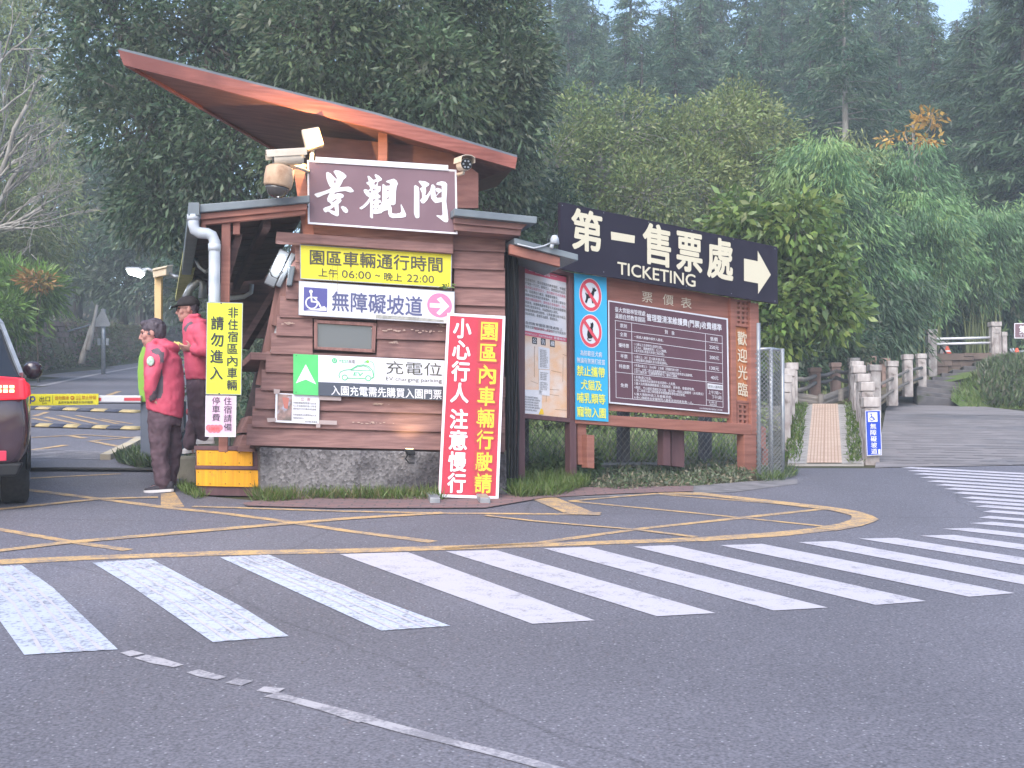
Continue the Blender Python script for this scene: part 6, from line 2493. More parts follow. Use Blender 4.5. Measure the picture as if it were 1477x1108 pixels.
# wheels
for sx in (.79, -.79):
    for y in (.66, 3.65):
        wh = MB()
        c = cpt(sx, y, .345)
        Mx = Matrix((cf_, nrm, cr_)).transposed()
        wh.lathe(c, [(.20, -.115), (.30, -.115), (.335, -.1), (.347, -.07), (.347, .07), (.335, .1), (.30, .115), (.20, .115)], 32, Mx)
        w_ = wh.build('wheel', M_TYRE, car, True)
        mb = MB()
        mb.lathe(c, [(.21, -.09), (.215, .118), (.19, .108), (.06, .1), (.05, .112), (.01, .112)], 24, Mx)
        for k in range(5):
            a = 2 * math.pi * k / 5
            dd = cf_ * math.cos(a) + nrm * math.sin(a)
            mb.bar(c + dd * .05 + cr_ * .112 * (1 if sx > 0 else -1), c + dd * .2 + cr_ * .112 * (1 if sx > 0 else -1), .05, .02, cr_)
        mb.build('rim', M_STEEL, w_)
        mb = MB()
        mb.rings([[c + (cf_ * math.cos(t) + nrm * math.sin(t)) * r_ + cr_ * (.9 * (1 if sx > 0 else -1) - sx + dz) for t in [math.pi * i / 14 * 1.04 - .06 for i in range(15)]] for r_, dz in ((.37, -.03), (.43, .012), (.43, -.02))], cap=False)
        mb.build('arch', M_BLACK, car, True)
M_LAMPR = pbr('red_lamp_plastic', S(196, 40, 58), rough=.25, spec=.6)
M_LAMPL = emit('lit_brake_red', (.85, .02, .045), .2)
for sg in (1, -1):
    mb = MB()
    q = [(.42, .915), (.872, .93), (.89, 1.00), (.86, 1.10), (.62, 1.12), (.42, 1.10)]
    mb.prism([cpt(sg * x, .0 - (.012 if x < .8 else -.02), z) for x, z in q], cf_ * .12)
    mb.loftq([cpt(sg * .86, .0, .93), cpt(sg * .915, .22, .95), cpt(sg * .905, .22, 1.05), cpt(sg * .85, .0, 1.10)], [cpt(sg * .80, .02, .93), cpt(sg * .87, .22, .95), cpt(sg * .86, .22, 1.05), cpt(sg * .8, .02, 1.10)])
    tl = mb.build('tail_light', M_LAMPL if sg == 1 else M_LAMPL, car, bevel=.012)
    for r_ in range(2):
        for k in range(6):
            mb = MB()
            x = .52 + k * .048
            mb.box(cpt(sg * x, -.018, 1.035 - r_ * .035), (.034, .012, .022), Matrix((cr_, cf_, nrm)).transposed())
            mb.build('led', emit('brake_led', (1, .5, .22), 3) if not bpy.data.materials.get('brake_led') else bpy.data.materials['brake_led'], tl)
    mb = MB()
    mb.loftq([cpt(sg * .42, -.02, .425), cpt(sg * .72, -.012, .43), cpt(sg * .72, -.012, .51), cpt(sg * .42, -.02, .52)], [cpt(sg * .42, .05, .425), cpt(sg * .72, .05, .43), cpt(sg * .72, .05, .51), cpt(sg * .42, .05, .52)])
    mb.build('reflector', pbr('reflector_red', S(224, 70, 96), rough=.3) if sg == 1 else bpy.data.materials['reflector_red'], car, bevel=.006)
    mm = MB()
    c = cpt(sg * 1.0, 3.0, 1.08)
    mm.ell(c, .10, .06, .095, Matrix((cr_, cf_, nrm)).transposed())
    mr = mm.build('wing_mirror', M_CARP, car, True)
    mm = MB()
    mm.bar(cpt(sg * .87, 3.0, 1.0), c, .05, .05)
    mm.build('stalk', M_CARP, mr)
mb = MB()
mb.loftq([cpt(-.8, -.012, .30), cpt(.8, -.012, .30), cpt(.84, -.0, .41), cpt(-.84, -.0, .41)], [cpt(-.8, .1, .30), cpt(.8, .1, .30), cpt(.86, .1, .41), cpt(-.86, .1, .41)])
mb.build('lower_bumper', M_BLACK, car, bevel=.02)
mb = MB()
mb.loftq([cpt(-.26, -.015, .80), cpt(.26, -.015, .80), cpt(.26, -.005, .96), cpt(-.26, -.005, .96)], [cpt(-.26, .04, .80), cpt(.26, .04, .80), cpt(.26, .04, .96), cpt(-.26, .04, .96)])
mb.build('number_plate_recess', M_WHITE, car)
# ---------------------------------------------------------------- plants
NR = np.random.default_rng(7)


def np_mesh(name, verts, nq, cols, mat):
    """quads laid out 4 verts each"""
    me = bpy.data.meshes.new(name)
    n = len(verts)
    me.vertices.add(n)
    me.vertices.foreach_set('co', verts.astype(np.float32).ravel())
    me.loops.add(n)
    me.loops.foreach_set('vertex_index', np.arange(n, dtype=np.int32))
    me.polygons.add(nq)
    me.polygons.foreach_set('loop_start', np.arange(0, n, 4, dtype=np.int32))
    me.polygons.foreach_set('loop_total', np.full(nq, 4, dtype=np.int32))
    me.update(calc_edges=True)
    at = me.color_attributes.new('col', 'FLOAT_COLOR', 'POINT')
    c4 = np.ones((n, 4), np.float32)
    c4[:, :3] = np.repeat(cols, 4, axis=0)
    at.data.foreach_set('color', c4.ravel())
    me.materials.append(mat)
    return me


def leafquads(pos, d, L, W, rng):
    """diamond leaves, slightly folded"""
    n = len(pos)
    d = d / (np.linalg.norm(d, axis=1, keepdims=True) + 1e-9)
    r = rng.normal(size=(n, 3))
    s = np.cross(d, r)
    s /= (np.linalg.norm(s, axis=1, keepdims=True) + 1e-9)
    L = (L * rng.uniform(.65, 1.3, (n, 1)))
    W = (W * rng.uniform(.7, 1.25, (n, 1)))
    nn = np.cross(s, d)
    v = np.empty((n, 4, 3))
    v[:, 0] = pos
    v[:, 1] = pos + d * L * .45 + s * W * .5 + nn * W * .12
    v[:, 2] = pos + d * L - nn * L * .12
    v[:, 3] = pos + d * L * .45 - s * W * .5 + nn * W * .12
    return v.reshape(-1, 3)


def colours(cl, n_clump, per, rng, jit=.18):
    cl = np.array(cl)
    w = rng.dirichlet(np.ones(len(cl)) * .4, n_clump)
    base_ = w @ cl
    c = np.repeat(base_, per, axis=0)
    c = c * np.repeat(rng.uniform(.72, 1.3, (n_clump, 1)), per, axis=0) * rng.uniform(1 - jit, 1 + jit, (len(c), 1)) * rng.uniform(.93, 1.07, (len(c), 3))
    return np.clip(c, .004, 1)


def lobe_pts(lobes, n, rng, shell=.5):
    """points in the outer part of ellipsoids; lobes: centre, radii"""
    vol = np.array([l[1][0] * l[1][1] * l[1][2] for l in lobes]) ** .75
    k = rng.choice(len(lobes), n, p=vol / vol.sum())
    u = rng.normal(size=(n, 3))
    u /= np.linalg.norm(u, axis=1, keepdims=True)
    rad = (shell ** 3 + (1 - shell ** 3) * rng.uniform(0, 1, n)) ** (1 / 3)
    # ragged surface
    rad *= 1 + .16 * np.sin(u[:, 0] * 5 + k) * np.sin(u[:, 2] * 6 + 2 * k) + rng.normal(0, .07, n)
    c = np.array([l[0] for l in lobes])[k]
    r = np.array([l[1] for l in lobes])[k]
    return c + u * rad[:, None] * r, u


BARK = pbr('bark', (.07, .058, .05), (.13, .115, .10), (6, 6, 1.5), .95, .6)
PALEBARK = pbr('pale_bark', S(176, 172, 166, .8), S(130, 124, 118, .8), (5, 5, 1.5), .9, .4)
DARKBARK = pbr('dark_bark', (.05, .045, .045), (.10, .09, .085), (6, 6, 1.2), .95, .6)


def wobble(a, b, n, amp, rng):
    a, b = np.array(a, float), np.array(b, float)
    t = np.linspace(0, 1, n)[:, None]
    p = a + (b - a) * t
    L_ = np.linalg.norm(b - a)
    off = np.cumsum(rng.normal(0, amp * L_ / n, (n, 3)), axis=0)
    off -= off[-1] * t
    return p + off


def px_lobe(px, py, rx, ry, Y, ky=None):
    c = P(px, py, Y)
    k = Y / F
    rxm, rym = rx * k, ry * k
    return (np.array(c), np.array([rxm, ky if ky else (rxm + rym) / 2 * .8, rym]))


def tree(name, label, cat, lobes, base_px, cols, n, per, L, W, clump, droop=.4, trunk_r=.25, bark=None, group=None, mat=None, shell=.45, twig=90, seed=1, outward=.6, limb_r=.45, leafjit=.18):
    rng = np.random.default_rng(seed)
    lobes = [px_lobe(*l) for l in lobes]
    cen = np.mean([l[0] for l in lobes], axis=0)
    Y = base_px[1]
    bx = P(base_px[0], 600, Y).x
    b0 = V((bx, Y, hgt(bx, Y) - .1))
    rt = thing(name, label, cat, b0, group)
    m = n // per
    ctr, u = lobe_pts(lobes, m, rng, shell)
    # leaves round each clump
    cc = np.repeat(ctr, per, axis=0)
    uu = np.repeat(u, per, axis=0)
    jit_ = rng.normal(size=(m * per, 3))
    jit_ /= np.linalg.norm(jit_, axis=1, keepdims=True) + 1e-9
    pos = cc + jit_ * clump * (rng.uniform(0, 1, (m * per, 1)) ** .5) * np.array([1, 1, .75])
    d = jit_ * .6 + uu * outward + rng.normal(0, .45, pos.shape) + np.array([0, 0, -droop])
    verts = leafquads(pos - np.array(b0), d, L, W, rng)
    col = colours(cols, m, per, rng, leafjit)
    link('crown', np_mesh(name + '_crown', verts, m * per, col, mat or M_LEAF), rt)
    mb = MB()
    top = cen + np.array([0, 0, .2])
    tp = wobble(np.array(b0), top, 8, .1, rng)
    mb.tube([V(q) for q in tp], list(np.linspace(trunk_r, trunk_r * .45, 8)), 9)
    for c, r in lobes:
        st0 = tp[int(rng.integers(3, 7))]
        lp = wobble(st0, c, 6, .12, rng)
        mb.tube([V(q) for q in lp], list(np.linspace(trunk_r * limb_r, trunk_r * .15, 6)), 6)
    idx = rng.choice(m, min(twig, m), replace=False)
    for i in idx:
        j = np.argmin([np.linalg.norm(ctr[i] - l[0]) for l in lobes])
        st0 = lobes[j][0] + (ctr[i] - lobes[j][0]) * .15
        lp = wobble(st0, ctr[i], 4, .14, rng)
        mb.tube([V(q) for q in lp], list(np.linspace(trunk_r * .11, .006, 4)), 4)
    mb.build('trunk', bark or BARK, rt, True)
    return rt


def g_(*c):
    return tuple(c)


DK = [g_(0.035, 0.073, 0.039), g_(0.054, 0.106, 0.050), g_(0.092, 0.151, 0.073), g_(0.130, 0.146, 0.092)]
DRAB = [g_(0.091, 0.143, 0.081), g_(0.137, 0.189, 0.111), g_(0.169, 0.195, 0.130), g_(0.072, 0.111, 0.068)]
OLIVE = [g_(.215, .285, .10), g_(.29, .33, .12), g_(.15, .225, .085)]
LIME = [g_(.16, .25, .07), g_(.12, .20, .06), g_(.24, .30, .08), g_(.09, .15, .05)]
BAM = [g_(0.171, 0.305, 0.122), g_(0.244, 0.366, 0.134), g_(0.122, 0.232, 0.104)]

# big evergreens behind the kiosk
tree('evergreen_tree', 'huge dark evergreen broadleaf tree filling the sky left of the floodlight above the swooping roof', 'tree',
     [(170, 40, 90, 110, 27), (215, 180, 95, 90, 26.5), (300, 70, 120, 130, 27), (330, 210, 110, 110, 26), (250, 290, 95, 90, 27), (400, 20, 110, 110, 27.5), (130, 120, 45, 60, 27.5), (120, -60, 60, 80, 28)],
     (372, 27.5), DK, 40000, 46, .19, .062, .58, .5, .4, seed=2, twig=140)
tree('evergreen_tree', 'huge dark evergreen broadleaf tree directly above the middle of the swooping roof', 'tree',
     [(470, 60, 110, 130, 24.5), (560, 30, 110, 120, 25), (540, 160, 110, 80, 24.5), (450, 190, 100, 90, 25), (630, 130, 80, 100, 24)],
     (540, 25), DK + [g_(.12, .16, .07)], 34000, 46, .18, .058, .56, .5, .38, seed=3, twig=130)
tree('evergreen_tree', 'dark evergreen broadleaf tree with grey-green leaves above the right end of the swooping roof', 'tree',
     [(690, 40, 90, 100, 26), (700, 160, 85, 90, 25.5), (660, 260, 90, 80, 26), (740, 110, 45, 90, 25.5), (735, 240, 40, 70, 26), (715, -50, 70, 70, 26)],
     (690, 26.5), DRAB[:3] + DK, 32000, 46, .17, .055, .56, .5, .36, seed=4, twig=120)
tree('drab_tree', 'drab grey-green leafy tree behind the lit lamp on the left', 'tree',
     [(150, 290, 75, 75, 68), (225, 330, 80, 75, 67), (120, 370, 70, 60, 68), (262, 400, 60, 60, 66), (190, 410, 70, 46, 67)],
     (170, 68), DRAB, 26000, 20, .4, .11, .85, .6, .3, seed=5, twig=140)
tree('drab_tree', 'low drab shrubby tree seen under the canopy behind the kiosk', 'tree',
     [(330, 440, 70, 70, 28), (420, 420, 80, 80, 28), (380, 540, 90, 60, 27), (300, 540, 40, 50, 26)],
     (380, 28.5), DRAB, 9000, 20, .18, .055, .4, .5, .16, seed=6)
tree('understorey_tree', 'dense dark understorey tree between the kiosk roof and the long ticketing sign', 'tree',
     [(700, 330, 80, 90, 27), (790, 350, 70, 90, 28), (770, 430, 70, 70, 26), (700, 450, 80, 80, 26)],
     (740, 27.5), DK[:3] + DRAB[:2], 16000, 20, .17, .055, .38, .5, .18, seed=8)

# left edge
tree('olive_tree', 'pale olive feathery tree rising at the far left edge', 'tree',
     [(20, 80, 70, 110, 47), (-40, 180, 90, 130, 47), (60, 210, 55, 90, 46), (30, -30, 60, 70, 48), (70, 310, 50, 80, 45), (-60, 20, 90, 100, 48)],
     (10, 48), OLIVE + [DRAB[2]], 22000, 20, .3, .06, .7, .7, .3, seed=9, mat=M_LEAF)
tree('feathery_bamboo', 'pale yellow-green feathery bamboo clump at the left edge above the ferns', 'bamboo',
     [(10, 330, 60, 60, 42), (-30, 370, 60, 60, 42), (50, 370, 40, 40, 41)],
     (5, 43), [g_(.14, .17, .06), g_(.11, .14, .05)], 9000, 20, .3, .045, .5, .9, .08, seed=10)
tree('fern_bush', 'bright green ferny bush with orange tinted tips at the left edge on the bank', 'bush',
     [(20, 420, 50, 36, 37), (55, 420, 34, 32, 36.5), (5, 460, 45, 36, 36), (-30, 430, 50, 50, 37)],
     (20, 37.5), [g_(.14, .26, .05), g_(.20, .32, .07), g_(.10, .18, .05)], 7000, 24, .34, .06, .45, .35, .06, seed=11, outward=1.0)
tree('orange_shrub', 'small shrub of orange tinted leaves rising out of the ferny bush', 'bush',
     [(58, 408, 16, 9, 35.6), (45, 400, 9, 7, 35.8)], (56, 35.9), [g_(.34, .17, .05), g_(.22, .17, .05)], 260, 10, .22, .07, .3, .2, .03, seed=12)

# bare pale tree
rng = np.random.default_rng(21)
bx = P(-40, 600, 39).x
bt = thing('bare_tree', 'leafless pale grey tree with fine spreading branches at the left edge', 'tree', V((bx, 39, hgt(bx, 39))))
mb = MB()


def branch(a, d, L_, r, depth):
    e = a + d * L_
    p = wobble(a, e, 5, .12, rng)
    mb.tube([V(q) for q in p], list(np.linspace(r, r * .55, 5)), 6 if r > .03 else 4)
    if depth == 0:
        return
    for k in range(rng.integers(2, 4)):
        t = rng.integers(2, 5)
        nd = d + rng.normal(0, .42, 3) + np.array([.05, 0, .12])
        nd /= np.linalg.norm(nd)
        branch(p[t], nd, L_ * rng.uniform(.6, .85), r * .55, depth - 1)


b0 = np.array(bt.location)
k0 = np.array(P(-35, 340, 39))
mb.tube([V(q) for q in wobble(b0, k0, 6, .05, rng)], list(np.linspace(.22, .17, 6)), 9)
for tx, ty, r in ((30, 240, .10), (40, 150, .10), (20, 330, .08), (-20, 120, .12), (60, 300, .07), (0, 60, .09)):
    e = np.array(P(tx, ty, 38.5 + rng.uniform(-1, 1)))
    p = wobble(k0, e, 6, .1, rng)
    mb.tube([V(q) for q in p], list(np.linspace(r, r * .6, 6)), 7)
    d = (e - k0) / np.linalg.norm(e - k0)
    for k in range(4):
        nd = d + rng.normal(0, .35, 3) + np.array([.25, 0, .1])
        nd /= np.linalg.norm(nd)
        branch(p[rng.integers(2, 6)], nd, rng.uniform(.9, 1.6), r * .5, 3)
mb.build('trunk', PALEBARK, bt, True)
for (xa, ya, xb, yb, r, lab) in ((118, 500, 132, 470, .12, 'leaning bare grey trunk left of the triangular road sign'), (128, 480, 140, 440, .1, 'thin leaning trunk just behind the triangular road sign')):
    q = P(xa, ya, 43)
    t = thing('dead_trunk', lab, 'trunk', q)
    mb = MB()
    mb.tube([V(v) for v in wobble(np.array(q) - np.array([0, 0, .6]), np.array(P(xb, yb, 43.2)), 6, .08, rng)], list(np.linspace(r, r * .5, 6)), 8)
    mb.build('trunk', PALEBARK, t, True)

# middle: scrubby yellow-green trees behind the ticketing sign
tree('scrub_tree', 'yellow-green scrubby tree with loose twigs behind the left half of the ticketing sign', 'tree',
     [(850, 250, 80, 80, 32), (900, 190, 70, 60, 33), (840, 180, 50, 60, 33), (930, 280, 80, 60, 31), (800, 230, 45, 70, 31)],
     (870, 33), OLIVE + [DRAB[1], g_(.17, .19, .08)], 14000, 40, .14, .055, .5, .25, .14, bark=PALEBARK, seed=14, shell=.35, twig=220)
tree('scrub_tree', 'pale scrubby tree with a rounded lit top behind the right half of the ticketing sign', 'tree',
     [(1010, 200, 90, 60, 34), (1060, 170, 60, 50, 35), (1000, 270, 90, 70, 33), (1090, 240, 50, 60, 34), (960, 210, 50, 60, 34), (1120, 190, 50, 40, 36)],
     (1030, 35), OLIVE + [g_(.22, .26, .10), g_(.18, .20, .08)], 15000, 40, .15, .06, .5, .2, .14, bark=PALEBARK, seed=15, shell=.35, twig=220)
tree('broadleaf_bush', 'bright green bush of large glossy leaves leaning over the right end of the ticketing sign', 'bush',
     [(1080, 320, 60, 34, 23), (1150, 325, 50, 40, 22.8), (1200, 385, 38, 40, 22.8), (1150, 420, 60, 60, 23), (1205, 450, 36, 40, 23), (1060, 400, 70, 60, 23.4), (1110, 480, 50, 40, 23)],
     (1140, 23.5), LIME, 7200, 12, .22, .088, .34, .55, .07, seed=16, mat=leafmat('glossy_leaf', .4, .35, .5), twig=80)
tree('dark_bush', 'dark leafy bush behind the tall fence at the foot of the bright broadleaf bush', 'bush',
     [(1160, 510, 60, 50, 28), (1100, 530, 60, 50, 27), (1220, 490, 50, 45, 28.5), (1180, 470, 60, 50, 28)],
     (1150, 28), DK, 6000, 16, .16, .06, .3, .5, .06, seed=17)
tree('leafy_shrub', 'low leafy shrub behind the chain-link fence under the price table', 'shrub',
     [(800, 606, 60, 36, 19.2), (900, 606, 60, 34, 19.4), (990, 604, 60, 32, 19.8), (1060, 606, 50, 26, 20)],
     (900, 19.6), [g_(.26, .36, .12), g_(.20, .30, .10), g_(.34, .38, .18), g_(.28, .29, .18)], 6500, 14, .11, .06, .2, .25, .03, seed=18)
tree('corner_shrub', 'small green shrub growing at the foot of the notice board posts', 'shrub',
     [(800, 680, 30, 16, 13.3), (828, 682, 24, 14, 13.5), (845, 668, 14, 10, 13.7)],
     (815, 13.4), [g_(.10, .16, .07), g_(.13, .18, .08), g_(.08, .12, .06)], 1500, 12, .085, .045, .12, .2, .012, seed=19, twig=40)

# bamboo plumes on the right
def bamboo(name, label, cx, top, rx, Y, cols, n_culm, per, seed, group, low=.4):
    """arching culms from one root, hung with narrow leaves"""
    rng = np.random.default_rng(seed)
    bx = P(cx, 600, Y).x
    b0 = np.array((bx, Y, hgt(bx, Y) - .1))
    zt = P(cx, top, Y).z - b0[2]
    R_ = rx * Y / F
    rt = thing(name, label, 'bamboo', V(b0), group)
    mb = MB()
    PP, DD, CC = [], [], []
    for i in range(n_culm):
        a = rng.uniform(0, 2 * math.pi)
        l = R_ * rng.uniform(.25, 1.05)
        h = zt * rng.uniform(.72, 1.0) * (1 - .16 * (l / R_) ** 2)
        o = rng.normal(0, .35, 3) * np.array([1, 1, 0])
        dr = np.array([math.cos(a), math.sin(a), 0])
        t = np.linspace(0, 1, 9)
        zz = (1.42 * t - .48 * t ** 4) / 1.0
        zz = zz / zz.max()
        cur = o + dr * (l * t ** 2.2)[:, None] + np.array([0, 0, 1]) * (h * zz)[:, None]
        mb.tube([V(q + b0) for q in cur], list(np.linspace(.04, .006, 9)), 5, cap=False)
        tt = low + (1 - low) * rng.uniform(0, 1, per) ** .8
        k = tt * 8
        i0 = np.clip(k.astype(int), 0, 7)
        f_ = (k - i0)[:, None]
        pos = cur[i0] * (1 - f_) + cur[i0 + 1] * f_
        spread = (.25 + .5 * np.sin((tt - low) / (1 - low) * math.pi))[:, None]
        j = rng.normal(size=(per, 3)) * np.array([.55, .55, .35]) * spread
        pos = pos + j
        d = j * 1.1 + dr * .35 + rng.normal(0, .25, (per, 3)) + np.array([0, 0, -1.0])
        c = np.array(cols)[rng.integers(0, len(cols))] * rng.uniform(.8, 1.25)
        PP.append(pos)
        DD.append(d)
        CC.append(np.repeat(c[None], per, axis=0) * rng.uniform(.8, 1.2, (per, 1)))
    PP, DD, CC = np.concatenate(PP), np.concatenate(DD), np.concatenate(CC)
    link('foliage', np_mesh('bamboo_foliage', leafquads(PP, DD, .26, .042, rng), len(PP), CC, M_LEAF), rt)
    mb.build('culms', pbr('bamboo_culm', (.16, .19, .08), rough=.5) if not bpy.data.materials.get('bamboo_culm') else bpy.data.materials['bamboo_culm'], rt, True)


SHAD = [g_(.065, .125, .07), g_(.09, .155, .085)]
for i, (cx, top, rx, Y, n_, cols, lab) in enumerate([
    (1175, 192, 62, 33, 26, BAM, 'rounded bamboo plume rising just right of the scrubby trees'),
    (1236, 180, 44, 38, 18, BAM + OLIVE, 'small pale bamboo plume with its top beside the pale trunk'),
    (1302, 190, 60, 38, 22, BAM, 'arching bamboo plume below the orange-leaved tree'),
    (1318, 256, 74, 37.5, 30, BAM, 'broad bamboo clump in the middle of the right hand slope'),
    (1412, 266, 92, 40, 36, BAM, 'widest bamboo clump with a long arched top near the right edge'),
    (1390, 228, 40, 45, 14, BAM, 'small bamboo tuft between the wide clump and the drooping conifer'),
    (1450, 235, 50, 46, 16, BAM, 'bamboo tuft under the drooping conifer in the corner'),
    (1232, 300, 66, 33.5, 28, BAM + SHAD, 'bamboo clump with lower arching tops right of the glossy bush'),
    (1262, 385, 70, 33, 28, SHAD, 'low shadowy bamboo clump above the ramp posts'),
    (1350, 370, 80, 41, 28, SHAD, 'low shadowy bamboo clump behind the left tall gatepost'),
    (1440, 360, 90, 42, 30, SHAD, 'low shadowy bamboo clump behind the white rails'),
    (1560, 250, 90, 41, 30, BAM, 'bamboo clump cut by the right edge'),
    (1120, 240, 60, 36, 22, BAM + OLIVE, 'bamboo clump half hidden behind the scrubby trees'),
]):
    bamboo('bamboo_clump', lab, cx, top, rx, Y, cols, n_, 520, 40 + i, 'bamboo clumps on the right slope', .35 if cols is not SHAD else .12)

# orange-leaved tree
tree('orange_leaf_tree', 'slender tree with sparse orange-yellow leaves above the bamboo', 'tree',
     [(1345, 172, 20, 10, 43), (1305, 190, 12, 7, 43), (1283, 202, 10, 5, 43), (1318, 178, 8, 4, 43), (1330, 200, 20, 14, 43)],
     (1325, 43.5), [g_(.46, .27, .05), g_(.55, .33, .07)], 300, 6, .24, .12, .24, .2, .06, bark=PALEBARK, seed=60, shell=.2, twig=46)


# conifers
def conifer_mesh(seed, H, r_max, n_br, per, low, cols, L, W, trunk_r):
    rng = np.random.default_rng(seed)
    P0, D0, C0_ = [], [], []
    mb = MB()
    mb.tube([V((0, 0, -1)), V((rng.normal(0, .1), rng.normal(0, .1), H * .5)), V((rng.normal(0, .1), rng.normal(0, .1), H))], [trunk_r, trunk_r * .6, .02], 9)
    for i in range(n_br):
        t = low + (1 - low) * (i / n_br) ** .9
        z = H * t
        k = (1 - t) / (1 - low)
        ln = r_max * (k ** .75) * rng.uniform(.55, 1.12) + .25
        if rng.random() < .12:
            ln *= .4
        a = rng.uniform(0, 2 * math.pi)
        rise = rng.uniform(-.05, .25)
        pts = []
        for s_ in np.linspace(0, 1, 6):
            rr = ln * s_
            pts.append(np.array([math.cos(a) * rr, math.sin(a) * rr, z + rise * rr - .28 * rr * s_]))
        mb.tube([V(q) for q in pts], list(np.linspace(.045, .008, 6)), 4, cap=False)
        m = max(3, int(per * ln / r_max))
        s_ = rng.uniform(.25, 1.05, m)
        base_ = np.array([pts[min(5, int(q * 5))] * (1 - (q * 5 % 1)) + pts[min(5, int(q * 5) + 1)] * (q * 5 % 1) for q in s_])
        base_ += rng.normal(0, 1, (m, 3)) * np.array([.22, .22, .10]) * (.5 + ln / r_max)
        d = rng.normal(0, .5, (m, 3)) + np.array([math.cos(a) * .7, math.sin(a) * .7, -.75])
        P0.append(base_)
        D0.append(d)
        c = np.array(cols)[rng.integers(0, len(cols))] * rng.uniform(.8, 1.2)
        C0_.append(np.repeat(c[None], m, axis=0) * rng.uniform(.85, 1.15, (m, 1)))
    P0, D0, C0_ = np.concatenate(P0), np.concatenate(D0), np.concatenate(C0_)
    me = np_mesh('conifer_crown', leafquads(P0, D0, L, W, rng), len(P0), C0_, M_LEAF)
    return me, mb.mesh('conifer_trunk', [DARKBARK if seed != 99 else PALEBARK])


CON = [g_(0.054, 0.115, 0.065), g_(0.074, 0.142, 0.076), g_(0.108, 0.169, 0.089)]
kinds = [conifer_mesh(70 + i, 1 * h, r, 150, 95, lo, CON, .42, .10, .3) for i, (h, r, lo) in enumerate(((22, 3.0, .25), (25, 3.4, .35), (19, 2.6, .2)))]
for k in kinds:
    for m_ in k:
        for p_ in m_.polygons:
            pass
crng = random.Random(12)
rows_ = []
for j, (Y, step, top) in enumerate(((58, 62, 55), (66, 54, -10), (76, 46, -50), (88, 42, -70))):
    x = 735 + j * 17
    while x < 1640:
        rows_.append((x + crng.uniform(-14, 14), Y + crng.uniform(-3, 3), top + crng.uniform(-45, 35)))
        x += step
for x, Y, top in ((120, 70, -10), (60, 74, 30), (-30, 70, 0), (-110, 72, 20), (640, 62, -40), (560, 64, -60), (470, 66, -40), (380, 62, -60), (300, 64, -30), (210, 66, -40), (30, 84, 10)):
    rows_.append((x, Y, top))
gaps = [(880, 26, 16), (1370, 34, 30), (962, 20, 8)]
for i, (x, Y, top) in enumerate(rows_):
    for gx_, gw, gt in gaps:
        if abs(x - gx_) < gw:
            top = max(top, gt + crng.uniform(-6, 12))
    ki = i % 3
    q = P(x, top, Y)
    zb = hgt(q.x, Y)
    H0 = (22, 25, 19)[ki]
    sc_ = (q.z - zb) / H0
    left = x < 700
    o = thing('conifer_tree', 'tall dark conifer of the hazy stand behind the leafy trees' if not left else 'dark conifer glimpsed between the evergreens and the hill on the left', 'conifer', V((q.x, Y, zb)), 'conifers of the hazy hillside stand' if not left else 'conifers behind the left trees', crng.uniform(0, 6.28))
    o.scale = (max(.8, min(1.5, sc_ * 1.1)),) * 2 + (sc_,)
    for nm, me in zip(('crown', 'trunk'), kinds[ki]):
        link(nm, me, o)
# the pale-trunked one and the drooping one at the right edge
me, tr = conifer_mesh(99, 21, 2.6, 80, 90, .55, CON, .42, .09, .24)
q = P(1216, -40, 50)
zb = hgt(q.x, 50)
o = thing('pale_trunk_conifer', 'lone conifer with a tall straight pale trunk above the bamboo', 'conifer', V((q.x, 50, zb)))
o.scale = (1, 1, (q.z - zb) / 21)
link('crown', me, o)
link('trunk', tr, o)
DRO = [g_(0.065, 0.117, 0.065), g_(0.091, 0.150, 0.078), g_(0.058, 0.098, 0.055)]
for x, top, Y, lab, sd in ((1475, -60, 44, 'drooping green cryptomeria conifer filling the top right corner', 81), (1400, 40, 50, 'smaller drooping conifer left of the top right corner', 82), (1560, -120, 42, 'drooping conifer mostly outside the right edge', 83)):
    me, tr = conifer_mesh(sd, 20, 3.8, 190, 130, .15, DRO, .5, .09, .3)
    q = P(x, top, Y)
    zb = hgt(q.x, Y)
    o = thing('drooping_conifer', lab, 'conifer', V((q.x, Y, zb)))
    o.scale = (1, 1, (q.z - zb) / 20)
    link('crown', me, o)
    link('trunk', tr, o)


# undergrowth and grass: nobody could count these
def scatter(name, pts, dirs, L, W, cols, mat=None, per=1, seed=3):
    rng = np.random.default_rng(seed)
    c = np.array(cols)[rng.integers(0, len(cols), len(pts))] * rng.uniform(.75, 1.25, (len(pts), 1))
    o = link(name, np_mesh(name, leafquads(pts, dirs, L, W, rng), len(pts), c, mat or M_LEAF))
    o['kind'] = 'stuff'
    return o


def on_ground(n, xr, yr, cond, seed, zj=.5):
    rng = np.random.default_rng(seed)
    out = []
    while len(out) < n:
        x, y = rng.uniform(*xr), rng.uniform(*yr)
        if cond(x, y):
            # lumpy bushes
            z = hgt(x, y) + zj * max(0, math.sin(x * 1.7 + y) * math.sin(y * 1.3 - x * .6) + .6) * rng.uniform(.2, 1)
            out.append((x, y, z))
    return np.array(out)


